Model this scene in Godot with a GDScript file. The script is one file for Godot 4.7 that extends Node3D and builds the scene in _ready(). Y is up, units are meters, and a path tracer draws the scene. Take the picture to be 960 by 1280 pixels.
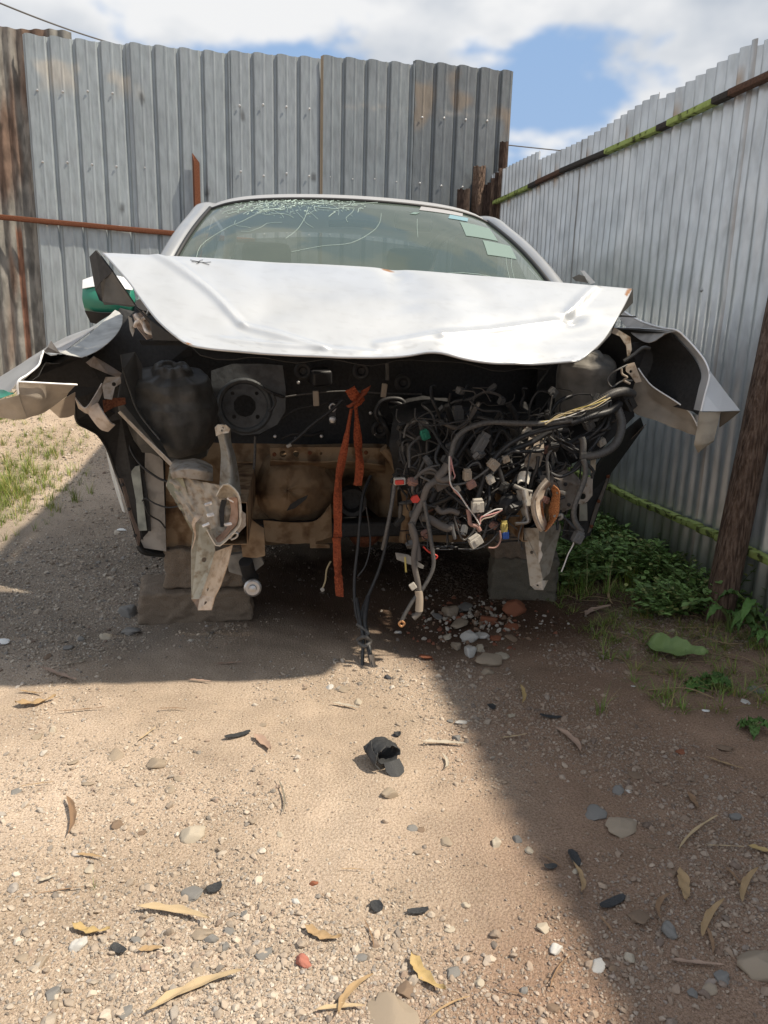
extends Node3D
# A stripped, crashed silver saloon propped on stone blocks in a dirt yard, between two sheet-metal fences.
# Units are metres, y is up; the camera stands at the origin looking along -z.

const FENCE_DIR := Vector3(-.179, 0, -.984)     # along the right fence, away from the camera
const FENCE_OUT := Vector3(.984, 0, -.179)      # from the yard through the right fence
const FENCE_FAR := 1.917
var rng := RandomNumberGenerator.new()
var M := {}
var taken := {}
var n1 := FastNoiseLite.new()
var n2 := FastNoiseLite.new()
var n3 := FastNoiseLite.new()

func v(x: float, y: float, z: float) -> Vector3: return Vector3(x, y, z)

# ------------------------------------------------------------------ mesh builder
class Geo:
	var V := PackedVector3Array()
	var N := PackedVector3Array()
	var C := PackedColorArray()
	var I := PackedInt32Array()
	var tint := Color.WHITE
	func put(p: Vector3, n: Vector3) -> int:
		V.append(p); N.append(n); C.append(tint)
		return V.size() - 1
	func tri(a: Vector3, b: Vector3, c: Vector3) -> void:
		var n := (c - a).cross(b - a).normalized()
		I.append_array([put(a, n), put(b, n), put(c, n)])
	func quad(a: Vector3, b: Vector3, c: Vector3, d: Vector3) -> void:
		var n := ((c - a).cross(b - a) + (d - a).cross(c - a)).normalized()
		var s := put(a, n)
		put(b, n); put(c, n); put(d, n)
		I.append_array([s, s + 1, s + 2, s, s + 2, s + 3])
	# a smooth skin over rows of points, given real thickness th (to the back)
	func sheet(g: Array, th: float, cols: Array = []) -> void:
		var R := g.size()
		var K: int = g[0].size()
		var s := V.size()
		var nn := PackedVector3Array()
		for i in R:
			var ra: PackedVector3Array = g[i]
			var up: PackedVector3Array = g[maxi(i - 1, 0)]
			var dn: PackedVector3Array = g[mini(i + 1, R - 1)]
			for j in K:
				var dv := dn[j] - up[j]
				var du := ra[mini(j + 1, K - 1)] - ra[maxi(j - 1, 0)]
				var n := dv.cross(du).normalized()
				if n.is_zero_approx(): n = nn[nn.size() - 1] if nn.size() else Vector3.UP
				nn.append(n)
				V.append(ra[j]); N.append(n); C.append(cols[i][j] if cols.size() else tint)
		for i in R - 1:
			for j in K - 1:
				var a := s + i * K + j
				I.append_array([a, a + 1, a + K + 1, a, a + K + 1, a + K])
		if th == 0.0: return
		var t := V.size()
		for i in R:
			for j in K:
				V.append(V[s + i * K + j] - nn[i * K + j] * th); N.append(-nn[i * K + j]); C.append(C[s + i * K + j])
		for i in R - 1:
			for j in K - 1:
				var a := t + i * K + j
				I.append_array([a, a + K + 1, a + 1, a, a + K, a + K + 1])
		for j in K - 1:
			rim(s + j, s + j + 1, t - s)
			rim(s + (R - 1) * K + j + 1, s + (R - 1) * K + j, t - s)
		for i in R - 1:
			rim(s + (i + 1) * K, s + i * K, t - s)
			rim(s + i * K + K - 1, s + (i + 1) * K + K - 1, t - s)
	func rim(a: int, b: int, off: int) -> void:
		var keep := tint
		tint = C[a]
		quad(V[a], V[a + off], V[b + off], V[b])
		tint = keep
	# a tube along a smooth curve; rad may be a number or a Callable of 0..1
	func tube(pts: Array, rad: Variant, sides := 8, sub := 6, flat := 1.0) -> void:
		var c := PackedVector3Array()
		var k := pts.size()
		for i in k - 1:
			var a: Vector3 = pts[maxi(i - 1, 0)]
			var b: Vector3 = pts[i]
			var d: Vector3 = pts[i + 1]
			var e: Vector3 = pts[mini(i + 2, k - 1)]
			for q in sub:
				c.append(b.cubic_interpolate(d, a, e, float(q) / sub))
		c.append(pts[k - 1])
		var x := Vector3.ZERO
		var s := V.size()
		var last := c.size() - 1
		for i in c.size():
			var t := (c[mini(i + 1, last)] - c[maxi(i - 1, 0)]).normalized()
			if x == Vector3.ZERO:
				x = t.cross(Vector3.UP if absf(t.y) < .9 else Vector3.RIGHT).normalized()
			x = (x - t * x.dot(t)).normalized()
			var y := t.cross(x)
			var r: float = rad.call(float(i) / last) if rad is Callable else rad
			for q in sides:
				var a := TAU * q / sides
				var n := x * cos(a) + y * sin(a) * flat
				put(c[i] + n * r, (x * cos(a) * flat + y * sin(a)).normalized())
		for i in last:
			for q in sides:
				var a := s + i * sides + q
				var b := s + i * sides + (q + 1) % sides
				I.append_array([a, a + sides, b + sides, a, b + sides, b])
		for e in 2:
			var o := s + (last * sides if e else 0)
			var n := (c[last] - c[last - 1]).normalized() if e else (c[0] - c[1]).normalized()
			var w := V.size()
			for q in sides: put(V[o + q], n)
			for q in range(1, sides - 1):
				I.append_array([w, w + q, w + q + 1] if e == 0 else [w, w + q + 1, w + q])
	# a flat plate of any outline with real holes [[centre, radius], ...]
	func plate(pts: Array, th: float, holes: Array = []) -> void:
		var n := Vector3.ZERO
		var mid := Vector3.ZERO
		for i in pts.size():
			var a: Vector3 = pts[i]
			var b: Vector3 = pts[(i + 1) % pts.size()]
			n += a.cross(b)
			mid += a / pts.size()
		n = n.normalized()
		var x: Vector3 = (pts[1] - pts[0])
		x = (x - n * x.dot(n)).normalized()
		var y := n.cross(x)
		var poly := PackedVector2Array()
		var deep := PackedFloat32Array()
		for p in pts:
			poly.append(Vector2((p - mid).dot(x), (p - mid).dot(y)))
			deep.append((p - mid).dot(n))
		var rings := [[poly, deep]]
		for h in holes:
			var ring := PackedVector2Array()
			var zero := PackedFloat32Array()
			var cc := Vector2((h[0] - mid).dot(x), (h[0] - mid).dot(y))
			for q in 10:
				ring.append(cc + Vector2(cos(-TAU * q / 10), sin(-TAU * q / 10)) * h[1])
				zero.append(0.0)
			rings.append([ring, zero])
			var best := 1e9
			var bi := 0
			var bq := 0
			for i in poly.size():
				for q in 10:
					var d := poly[i].distance_to(ring[q])
					if d < best:
						best = d; bi = i; bq = q
			var go := (ring[bq] - poly[bi]).normalized() * 2e-5
			var aside := Vector2(go.y, -go.x)
			var np := PackedVector2Array()
			var nd := PackedFloat32Array()
			for i in poly.size():
				np.append(poly[i]); nd.append(deep[i])
				if i == bi:
					for q in 11:
						np.append(ring[(bq + q) % 10] + (aside if q == 10 else Vector2.ZERO)); nd.append(0.0)
					np.append(poly[i] + aside); nd.append(deep[i])
			poly = np; deep = nd
		var ix := Geometry2D.triangulate_polygon(poly)
		if ix.is_empty(): printerr("plate not triangulated ", pts[0])
		for i in range(0, ix.size(), 3):
			for side in 2:
				var o: float = th * (.5 if side == 0 else -.5)
				var w := []
				for e in 3: w.append(mid + x * poly[ix[i + e]].x + y * poly[ix[i + e]].y + n * (deep[ix[i + e]] + o))
				var up: bool = (w[2] - w[0]).cross(w[1] - w[0]).dot(n) > 0
				if up == (side == 0): tri(w[0], w[1], w[2])
				else: tri(w[0], w[2], w[1])
		for r in rings:
			var pl: PackedVector2Array = r[0]
			for i in pl.size():
				var e := (i + 1) % pl.size()
				var a: Vector3 = mid + x * pl[i].x + y * pl[i].y + n * r[1][i]
				var b: Vector3 = mid + x * pl[e].x + y * pl[e].y + n * r[1][e]
				quad(a + n * th * .5, b + n * th * .5, b - n * th * .5, a - n * th * .5)
	# a box with rounded edges
	func rbox(t: Transform3D, size: Vector3, r: float) -> void:
		var h := size * .5
		r = minf(r, minf(h.x, minf(h.y, h.z)) * .98)
		for axis in 3:
			for sgn in [-1.0, 1.0]:
				var s := V.size()
				for i in 4:
					for j in 4:
						var p := Vector3.ZERO
						var a := (axis + 1) % 3
						var b := (axis + 2) % 3
						var st := [-1.0, -1.0, 1.0, 1.0]
						p[axis] = h[axis] * sgn
						p[a] = st[i] * h[a] if i in [0, 3] else st[i] * (h[a] - r)
						p[b] = st[j] * h[b] if j in [0, 3] else st[j] * (h[b] - r)
						var inn := p.clamp(-(h - Vector3.ONE * r), h - Vector3.ONE * r)
						var d := (p - inn).normalized()
						put(t * (inn + d * r), (t.basis * d).normalized())
				for i in 3:
					for j in 3:
						var q := s + i * 4 + j
						if sgn > 0: I.append_array([q, q + 5, q + 4, q, q + 1, q + 5])
						else: I.append_array([q, q + 4, q + 5, q, q + 5, q + 1])
	# a turned shape: profile of Vector2(radius, height) round the y axis of t
	func lathe(t: Transform3D, prof: Array, sides := 24) -> void:
		for i in prof.size() - 1:
			var a: Vector2 = prof[i]
			var b: Vector2 = prof[i + 1]
			var nn := Vector2(b.y - a.y, a.x - b.x).normalized()
			var s := V.size()
			for q in sides + 1:
				var an := TAU * q / sides
				var dir := Vector3(cos(an), 0, sin(an))
				var n := (t.basis * (dir * nn.x + Vector3.UP * nn.y)).normalized()
				put(t * (dir * a.x + Vector3.UP * a.y), n)
				put(t * (dir * b.x + Vector3.UP * b.y), n)
			for q in sides:
				var w := s + q * 2
				I.append_array([w, w + 2, w + 3, w, w + 3, w + 1])
	func done() -> ArrayMesh:
		var arr := []
		arr.resize(Mesh.ARRAY_MAX)
		arr[Mesh.ARRAY_VERTEX] = V; arr[Mesh.ARRAY_NORMAL] = N; arr[Mesh.ARRAY_COLOR] = C; arr[Mesh.ARRAY_INDEX] = I
		var m := ArrayMesh.new()
		m.add_surface_from_arrays(Mesh.PRIMITIVE_TRIANGLES, arr)
		return m

# ------------------------------------------------------------------ naming and placing
func numbered(called: String) -> String:
	var k: int = taken.get(called, 0)
	taken[called] = k + 1
	return called if k == 0 else "%s_%03d" % [called, k]

func thing(called: String, label: String, category: String, at := Vector3.ZERO, turn := 0.0, group := "") -> Node3D:
	var o := Node3D.new()
	o.name = numbered(called)
	add_child(o)
	o.position = at
	o.rotation.y = turn
	return tag(o, label, category, group)

func tag(o: Node3D, label: String, category: String, group := "") -> Node3D:
	o.set_meta("label", label)
	o.set_meta("category", category)
	if group: o.set_meta("group", group)
	return o

func put(called: String, mesh: Mesh, m: Material, parent: Node3D = self) -> MeshInstance3D:
	var o := MeshInstance3D.new()
	o.name = numbered(called) if parent == self else called
	o.mesh = mesh
	o.material_override = m
	parent.add_child(o, true)
	return o

func structure(o: Node3D, kind := "structure") -> Node3D:
	o.set_meta("kind", kind)
	return o

func scatter(called: String, mesh: Mesh, m: Material, where: Array, cols: Array, kind := "stuff") -> MultiMeshInstance3D:
	var mm := MultiMesh.new()
	mm.transform_format = MultiMesh.TRANSFORM_3D
	mm.use_colors = true
	mm.mesh = mesh
	mm.instance_count = where.size()
	for i in where.size():
		mm.set_instance_transform(i, where[i])
		mm.set_instance_color(i, cols[i])
	var o := MultiMeshInstance3D.new()
	o.name = numbered(called)
	o.multimesh = mm
	o.material_override = m
	add_child(o)
	o.set_meta("kind", kind)
	return o

# ------------------------------------------------------------------ materials
func lin(r: float, g: float, b: float) -> Color: return Color(r, g, b).linear_to_srgb()

func noise_tex(freq: float, stops: Array, seed_: int, size := 512, kind := FastNoiseLite.TYPE_SIMPLEX_SMOOTH, oct := 5, bump := 0.0, squash := 1.0) -> NoiseTexture2D:
	var f := FastNoiseLite.new()
	f.noise_type = kind
	f.seed = seed_
	f.frequency = freq
	f.fractal_octaves = oct
	var t := NoiseTexture2D.new()
	t.width = size
	t.height = int(size * squash)
	t.seamless = true
	t.noise = f
	if bump > 0.0:
		t.as_normal_map = true
		t.bump_strength = bump
	elif stops.size():
		var g := Gradient.new()
		g.offsets = PackedFloat32Array()
		g.colors = PackedColorArray()
		var off := PackedFloat32Array()
		var col := PackedColorArray()
		for s in stops:
			off.append(s[0]); col.append(s[1])
		g.offsets = off
		g.colors = col
		t.color_ramp = g
	return t

func mat(c: Color, rough: float, metal := 0.0, vcol := false) -> StandardMaterial3D:
	var m := StandardMaterial3D.new()
	m.albedo_color = c
	m.roughness = rough
	m.metallic = metal
	m.vertex_color_use_as_albedo = vcol
	return m

func tri_map(m: StandardMaterial3D, albedo: Texture2D, scale: Vector3, bump: Texture2D = null, strength := 1.0) -> StandardMaterial3D:
	m.uv1_triplanar = true
	m.uv1_scale = scale
	if albedo: m.albedo_texture = albedo
	if bump:
		m.normal_enabled = true
		m.normal_texture = bump
		m.normal_scale = strength
	return m

func grey(x: float) -> Color: return Color(x, x, x)

func make_materials() -> void:
	var grain := noise_tex(.02, [], 3, 512, FastNoiseLite.TYPE_SIMPLEX_SMOOTH, 6, 6.0)
	var pit := noise_tex(.06, [], 8, 512, FastNoiseLite.TYPE_CELLULAR, 3, 5.0)
	var blotch := noise_tex(.012, [[0.0, grey(.55)], [.45, grey(.8)], [.6, grey(.92)], [1.0, grey(1)]], 5, 512)
	var dusty := noise_tex(.03, [[0.0, grey(.62)], [.5, grey(.86)], [1.0, grey(1)]], 11, 512)
	var soft := noise_tex(.008, [[0.0, grey(.72)], [.45, grey(.9)], [.6, grey(.96)], [1.0, grey(1)]], 73, 512)
	var speck := noise_tex(.09, [[0.0, grey(.6)], [.35, grey(.85)], [.7, grey(.95)], [1.0, grey(1)]], 17, 512, FastNoiseLite.TYPE_SIMPLEX_SMOOTH, 4)
	# soil: vertex colours carry the large patches, two noises the grains
	var soil := tri_map(mat(Color.WHITE, .95, 0.0, true), noise_tex(.05, [[0.0, Color(.74, .71, .68)], [.4, Color(.90, .885, .87)], [.62, Color(.97, .96, .95)], [1.0, Color(1, 1, 1)]], 21, 1024, FastNoiseLite.TYPE_SIMPLEX_SMOOTH, 6), v(2.3, 2.3, 2.3), noise_tex(.055, [], 23, 1024, FastNoiseLite.TYPE_SIMPLEX_SMOOTH, 6, 9.0), .75)
	soil.detail_enabled = true
	soil.detail_blend_mode = BaseMaterial3D.BLEND_MODE_MUL
	soil.detail_albedo = noise_tex(.16, [[0.0, Color(.55, .52, .49)], [.33, Color(.88, .87, .86)], [.5, Color(1, .99, .98)], [1.0, Color(1, 1, 1)]], 27, 512, FastNoiseLite.TYPE_SIMPLEX_SMOOTH, 3)
	soil.detail_uv_layer = BaseMaterial3D.DETAIL_UV_2
	soil.uv2_triplanar = true
	soil.uv2_scale = v(3.7, 3.7, 3.7)
	soil.metallic_specular = .25
	M.soil = soil
	M.pebble = tri_map(mat(Color.WHITE, .9, 0.0, true), speck, v(9, 9, 9), pit, .5)
	M.pebble.metallic_specular = .3
	M.block = tri_map(mat(lin(.25, .195, .145), .95), speck, v(5, 5, 5), pit, 1.0)
	M.block_grey = tri_map(mat(lin(.17, .15, .115), .95), speck, v(5, 5, 5), pit, 1.0)
	# sheet metal of the fences, streaked along its length by vertex colour
	var galv := tri_map(mat(Color.WHITE, .36, .6, true), noise_tex(.02, [[0.0, grey(.78)], [.5, grey(.93)], [1.0, grey(1)]], 31, 512), v(2.2, .5, 2.2), grain, .12)
	M.galv = galv
	M.zinc = tri_map(mat(Color.WHITE, .5, .35, true), noise_tex(.02, [[0.0, grey(.84)], [.5, grey(.94)], [1.0, grey(1)]], 35, 512), v(2.6, .45, 2.6), grain, .15)
	M.rusty_sheet = tri_map(mat(Color.WHITE, .8, .15, true), blotch, v(3, .8, 3), grain, .3)
	M.rust = tri_map(mat(lin(.20, .085, .04), .9), noise_tex(.05, [[0.0, Color(.55, .4, .34)], [.5, Color(.85, .75, .7)], [1.0, Color(1, 1, 1)]], 37, 512), v(5, 5, 5), pit, .6)
	M.bolt = mat(lin(.5, .5, .5), .4, .7)
	# timber
	var woodtex := noise_tex(.02, [[0.0, Color(.38, .33, .31)], [.4, Color(.7, .64, .6)], [.6, Color(.9, .86, .83)], [1.0, Color(1, 1, 1)]], 41, 512)
	M.wood = tri_map(mat(lin(.20, .145, .112), .92), woodtex, v(9, .9, 9), noise_tex(.03, [], 43, 512, FastNoiseLite.TYPE_SIMPLEX_SMOOTH, 5, 12.0), 1.2)
	M.wood_dark = tri_map(mat(lin(.075, .05, .04), .95), woodtex, v(7, 1.2, 7), grain, .8)
	M.moss_wood = tri_map(mat(lin(.36, .43, .15), .9), noise_tex(.014, [[0.0, Color(.2, .17, .14)], [.30, Color(.4, .38, .28)], [.38, Color(.84, .86, .74)], [.6, Color(.95, .97, .9)], [1.0, Color(1, 1, 1)]], 47, 512), v(2.5, 2.5, 2.5), grain, .2)
	M.rail_black = tri_map(mat(lin(.055, .045, .038), .9), dusty, v(5, 5, 5), grain, .6)
	M.rail_brown = tri_map(mat(lin(.13, .065, .04), .92), dusty, v(5, 5, 5), grain, .6)
	# car
	var paint := mat(lin(.61, .63, .65), .34, .4, true)
	paint.clearcoat_enabled = true
	paint.clearcoat = .35
	paint.clearcoat_roughness = .12
	tri_map(paint, noise_tex(.006, [[0.0, grey(.88)], [.5, grey(.97)], [1.0, grey(1)]], 51, 512), v(1.4, 1.4, 1.4))
	M.paint = paint
	M.roof = mat(lin(.42, .42, .42), .45, .3)
	M.hem = mat(lin(.8, .8, .8), .4, .2)
	M.primer = tri_map(mat(Color.WHITE, .7, .1, true), soft, v(3, 3, 3), grain, .25)
	M.bay = tri_map(mat(lin(.10, .097, .09), .5, .2), soft, v(4, 4, 4), grain, .3)
	M.bay_blue = tri_map(mat(lin(.075, .082, .088), .5, .2), soft, v(4, 4, 4), grain, .25)
	M.bay_dark = tri_map(mat(lin(.028, .028, .029), .65), dusty, v(4, 4, 4), grain, .3)
	M.bay_brown = tri_map(mat(lin(.33, .235, .145), .85), noise_tex(.008, [[0.0, Color(.42, .34, .27)], [.34, Color(.76, .70, .64)], [.5, Color(.93, .91, .89)], [1.0, Color(1, 1, 1)]], 57, 512), v(2.2, 2.2, 2.2), grain, .4)
	M.bracket = tri_map(mat(Color.WHITE, .6, .25, true), noise_tex(.02, [[0.0, Color(.55, .45, .36)], [.33, Color(.86, .82, .78)], [.5, Color(.97, .96, .95)], [1.0, Color(1, 1, 1)]], 59, 512), v(3, 3, 3), grain, .25)
	M.rust_orange = tri_map(mat(lin(.48, .21, .085), .85), noise_tex(.03, [[0.0, Color(.5, .45, .42)], [.45, Color(.85, .8, .75)], [.6, Color(1, 1, 1)], [1.0, Color(1, 1, 1)]], 61, 512), v(9, 9, 9), pit, .5)
	M.rubber = mat(lin(.018, .018, .019), .6)
	M.plastic = mat(lin(.025, .025, .027), .45)
	M.seal = mat(lin(.02, .02, .02), .5)
	M.mirror_green = mat(lin(.03, .22, .15), .3)
	M.seat = mat(lin(.055, .055, .06), .9)
	M.dash = mat(lin(.03, .03, .032), .8)
	M.cable = tri_map(mat(lin(.04, .04, .042), .5), dusty, v(6, 6, 6))
	M.cable_grey = tri_map(mat(lin(.13, .125, .12), .55), dusty, v(6, 6, 6))
	M.loom = tri_map(mat(lin(.17, .15, .135), .8), speck, v(12, 12, 12), grain, .6)
	M.wire_tan = mat(lin(.45, .37, .22), .5)
	M.wire_pink = mat(lin(.55, .28, .26), .5)
	M.wire_white = mat(lin(.6, .58, .55), .5)
	M.conn_white = mat(lin(.44, .41, .36), .6)
	M.conn_beige = mat(lin(.36, .30, .235), .6)
	M.conn_grey = mat(lin(.12, .12, .12), .5)
	M.conn_black = mat(lin(.03, .03, .03), .5)
	M.red = mat(lin(.55, .05, .035), .5)
	M.teal = mat(lin(.05, .32, .22), .5)
	M.blue = mat(lin(.04, .11, .4), .5)
	M.yellow = mat(lin(.42, .34, .10), .6)
	M.strap = tri_map(mat(lin(.46, .115, .045), .9), noise_tex(.02, [[0.0, Color(.5, .42, .4)], [.5, Color(.85, .8, .78)], [1.0, Color(1, 1, 1)]], 67, 512), v(10, 10, 10), noise_tex(.12, [], 69, 256, FastNoiseLite.TYPE_CELLULAR, 2, 6.0), .6)
	M.steel = mat(lin(.5, .5, .5), .35, .9)
	M.copper = mat(lin(.55, .3, .15), .4, .8)
	var glass := mat(Color(.36, .41, .38, .6), .05)
	glass.transparency = BaseMaterial3D.TRANSPARENCY_ALPHA
	M.glass = glass
	M.crack = mat(lin(.5, .62, .57), .4)
	M.sticker = mat(lin(.15, .22, .20), .6)
	M.sticker_pale = mat(lin(.34, .34, .35), .6)
	M.visor_band = mat(lin(.09, .10, .10), .5)
	M.scrap = tri_map(mat(lin(.05, .052, .055), .7), dusty, v(14, 14, 14), pit, .8)
	# plants and litter
	var leaf := mat(Color.WHITE, .6, 0.0, true)
	leaf.backlight_enabled = true
	leaf.backlight = Color(.35, .35, .35)
	M.leaf = leaf
	M.dry = tri_map(mat(Color.WHITE, .8, 0.0, true), dusty, v(30, 30, 30), grain, .3)
	M.big_leaf = tri_map(mat(lin(.24, .35, .11), .5), dusty, v(9, 9, 9), grain, .5)
	M.sticker_blue = mat(lin(.18, .31, .36), .5)
	M.sticker_green = mat(lin(.05, .28, .2), .45)
	M.bay_pale = tri_map(mat(lin(.28, .265, .24), .6, .2), soft, v(4, 4, 4), grain, .3)
	M.wire_dull = mat(lin(.3, .17, .14), .6)
	M.paper = mat(lin(.75, .75, .73), .8)
	M.wire_air = mat(lin(.1, .1, .1), .8)

# ------------------------------------------------------------------ ground
func bank(x: float, d: float) -> float:   # the yard rises towards the far left corner
	return .55 * smoothstep(3.3, 5.7, d) * (1.0 - smoothstep(-1.8, -.3, x))

func soil_height(x: float, z: float) -> float:
	var fine := n1.get_noise_2d(x * 26.0, z * 26.0) * .0045 + n3.get_noise_2d(x * 55.0, z * 55.0) * .0012
	return bank(x, -z) + n1.get_noise_2d(x * 5.0, z * 5.0) * .016 + fine

func soil_color(x: float, z: float) -> Color:
	var dusty := Color(.53, .44, .35)
	var pale := Color(.61, .52, .43)
	var red := Color(.335, .235, .175)
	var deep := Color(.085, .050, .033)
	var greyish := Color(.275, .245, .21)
	var a := n1.get_noise_2d(x * 2.2 + 7.0, z * 2.2)
	var b := n2.get_noise_2d(x * 6.0, z * 6.0 + 3.0)
	var c := dusty.lerp(pale, clampf(.5 + a * .9 + b * .5, 0, 1))
	# redder earth along the right fence and under the right half of the car
	var r := smoothstep(-.02, .42, x + .20 * a + .14 * b + (z + 1.6) * .16)
	c = c.lerp(red, r * .92)
	# grey gravelly strip on the left
	var g := smoothstep(-.1, -.9, x + .3 * b + .12 * a) * smoothstep(1.9, 2.4, -z + .3 * a) * (1.0 - smoothstep(3.2, 4.4, -z))
	c = c.lerp(greyish, g * .85)
	# shade under the car, painted into the soil as near-black brown
	var car_shade := 1.0 - Vector2((x - .2) / 1.05, (z + 3.05) / .78).length()
	c = c.lerp(deep, smoothstep(-.12, .42, car_shade + b * .22 + a * .15) * .9)
	var k := 1.0 + .13 * b + .12 * n3.get_noise_2d(x * 30.0, z * 30.0)
	k *= .93
	return Color(c.r * k, c.g * k, c.b * k)

func build_ground() -> void:
	var xs := PackedFloat32Array()
	var zs := PackedFloat32Array()
	for q in [-150.0, -60.0, -25.0, -12.0, -8.0, -6.0, -5.0, -4.4, -4.0, -3.7, -3.4]: xs.append(q)
	var x := -3.2
	while x < 2.3:
		xs.append(x)
		x += .0125 if absf(x) < 1.5 else .025
	for q in [2.6, 3.2, 4.5, 7.0, 14.0, 40.0, 150.0]: xs.append(q)
	for q in [150.0, 50.0, 20.0, 8.0, 4.0, 2.0, 1.0, .4, 0.0, -.3]: zs.append(q)
	var z := -.5
	while z > -6.6:
		zs.append(z)
		z -= .0085 if z > -1.6 else (.012 if z > -2.6 else .028)
	for q in [-7.0, -8.0, -10.0, -14.0, -25.0, -60.0, -150.0]: zs.append(q)
	zs.reverse()
	var rows := []
	var cols := []
	for zz in zs:
		var r := PackedVector3Array()
		var c := PackedColorArray()
		for xx in xs:
			var h := soil_height(xx, zz) if absf(xx) < 6 and zz > -9 and zz < 3 else bank(xx, -zz)
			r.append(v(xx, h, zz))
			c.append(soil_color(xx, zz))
		rows.append(r)
		cols.append(c)
	var g := Geo.new()
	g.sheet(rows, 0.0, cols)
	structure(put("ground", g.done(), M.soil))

# ------------------------------------------------------------------ stones
func rock_mesh(seed_: int, detail: int, rough := .35, flat := .7, crisp := .45) -> ArrayMesh:
	var f := FastNoiseLite.new()
	f.seed = seed_
	f.frequency = .9
	f.fractal_octaves = 3
	var t := (1.0 + sqrt(5.0)) / 2.0
	var vs: Array = [v(-1, t, 0), v(1, t, 0), v(-1, -t, 0), v(1, -t, 0), v(0, -1, t), v(0, 1, t), v(0, -1, -t), v(0, 1, -t), v(t, 0, -1), v(t, 0, 1), v(-t, 0, -1), v(-t, 0, 1)]
	var fs := [[0, 11, 5], [0, 5, 1], [0, 1, 7], [0, 7, 10], [0, 10, 11], [1, 5, 9], [5, 11, 4], [11, 10, 2], [10, 7, 6], [7, 1, 8], [3, 9, 4], [3, 4, 2], [3, 2, 6], [3, 6, 8], [3, 8, 9], [4, 9, 5], [2, 4, 11], [6, 2, 10], [8, 6, 7], [9, 8, 1]]
	for i in vs.size(): vs[i] = vs[i].normalized()
	for k in detail:
		var nf := []
		var mids := {}
		for q in fs:
			var m := []
			for e in 3:
				var a: int = q[e]
				var b: int = q[(e + 1) % 3]
				var key := mini(a, b) * 100000 + maxi(a, b)
				if not mids.has(key):
					mids[key] = vs.size()
					vs.append((vs[a] + vs[b]).normalized())
				m.append(mids[key])
			nf.append_array([[q[0], m[0], m[2]], [q[1], m[1], m[0]], [q[2], m[2], m[1]], [m[0], m[1], m[2]]])
		fs = nf
	# chop with a few planes for broken faces, then roughen
	var r := RandomNumberGenerator.new()
	r.seed = seed_ * 77 + 5
	var cuts := []
	for k in 7: cuts.append([v(r.randfn(), r.randfn(), r.randfn()).normalized(), r.randf_range(.55, .85)])
	for i in vs.size():
		var p: Vector3 = vs[i]
		var q := p * (1.0 + rough * f.get_noise_3dv(p))
		for c in cuts:
			var over: float = q.dot(c[0]) - c[1]
			if over > 0: q -= c[0] * over * .9
		vs[i] = v(q.x, q.y * flat, q.z * .85)
	var g := Geo.new()
	for q in fs: g.tri(vs[q[0]], vs[q[2]], vs[q[1]])
	# half-smooth normals keep the faces crisp but not faceted like a gem
	var sums := {}
	for i in g.V.size(): sums[g.V[i]] = sums.get(g.V[i], Vector3.ZERO) + g.N[i]
	for i in g.V.size(): g.N[i] = (g.N[i] * crisp + sums[g.V[i]].normalized() * (1.0 - crisp)).normalized()
	return g.done()

func build_gravel() -> void:
	var meshes := []
	for k in 5: meshes.append(rock_mesh(k + 1, 1, .6, [.6, .75, .5, .85, .45][k], .85))
	var where := [[], [], [], [], []]
	var cols := [[], [], [], [], []]
	var tones := [Color(.60, .49, .38), Color(.70, .61, .50), Color(.42, .34, .265), Color(.27, .26, .245), Color(.45, .43, .41), Color(.30, .20, .15), Color(.74, .69, .61), Color(.10, .10, .105)]
	var n := 0
	while n < 230000:
		var d := pow(rng.randf(), 1.6) * 5.0 + .75
		var x := rng.randf_range(-1.0, 1.0) * (.35 + d * .62)
		if x > 1.917 / .984 - d * .182 - .05: continue
		var cl := n2.get_noise_2d(x * 3.0 + 50.0, d * 3.0) + .5 * n1.get_noise_2d(x * 9.0, d * 9.0)
		var keep := clampf(.30 + cl * 1.4 + .18 * smoothstep(1.3, .85, d) + .3 * smoothstep(-.3, -1.0, x), .04, 1.0)
		if rng.randf() > keep: continue
		var s := .0008 + .0034 * pow(rng.randf(), 3.2) + (.0075 * pow(rng.randf(), 2.4) if rng.randf() < .055 else 0.0)
		s *= 1.0 + .35 * smoothstep(1.5, 3.5, d)
		var b := Basis.from_euler(v(rng.randf() * .6, rng.randf() * TAU, rng.randf() * .6)).scaled(v(s, s, s) * rng.randf_range(.8, 1.25))
		var k := rng.randi() % 5
		where[k].append(Transform3D(b, v(x, soil_height(x, -d) + s * .22, -d)))
		var t: Color = tones[rng.randi() % 3] if rng.randf() < .55 else tones[rng.randi() % 8]
		var soil := soil_color(x, -d)
		t = t.lerp(soil, clampf(.46 + .2 * smoothstep(.0, .6, x) + .45 * smoothstep(.3, .08, soil.r), 0, .9))  # pebbles take on the soil tone, painted shade under the car included
		var br := rng.randf_range(.8, 1.2)
		cols[k].append(Color(t.r * br, t.g * br, t.b * br))
		n += 1
	for i in 420:   # broken rubble round the heap of stones under the car
		var q := Vector2(rng.randfn() * .14, rng.randfn() * .13)
		var p := v(.33 + q.x, 0, -2.62 + q.y)
		p.y = soil_height(p.x, p.z) + .022 * exp(-q.length_squared() / .012)
		var s := .003 + .011 * pow(rng.randf(), 2.5)
		var k := rng.randi() % 5
		where[k].append(Transform3D(Basis.from_euler(v(rng.randf() * 3, rng.randf() * TAU, rng.randf())).scaled(v(s, s, s)), p))
		var t: Color = [Color(.5, .44, .37), Color(.3, .2, .14), Color(.27, .11, .07), Color(.55, .5, .44)][rng.randi() % 4]
		cols[k].append(t)
	for k in 5: scatter("gravel", meshes[k], M.pebble, where[k], cols[k])

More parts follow.
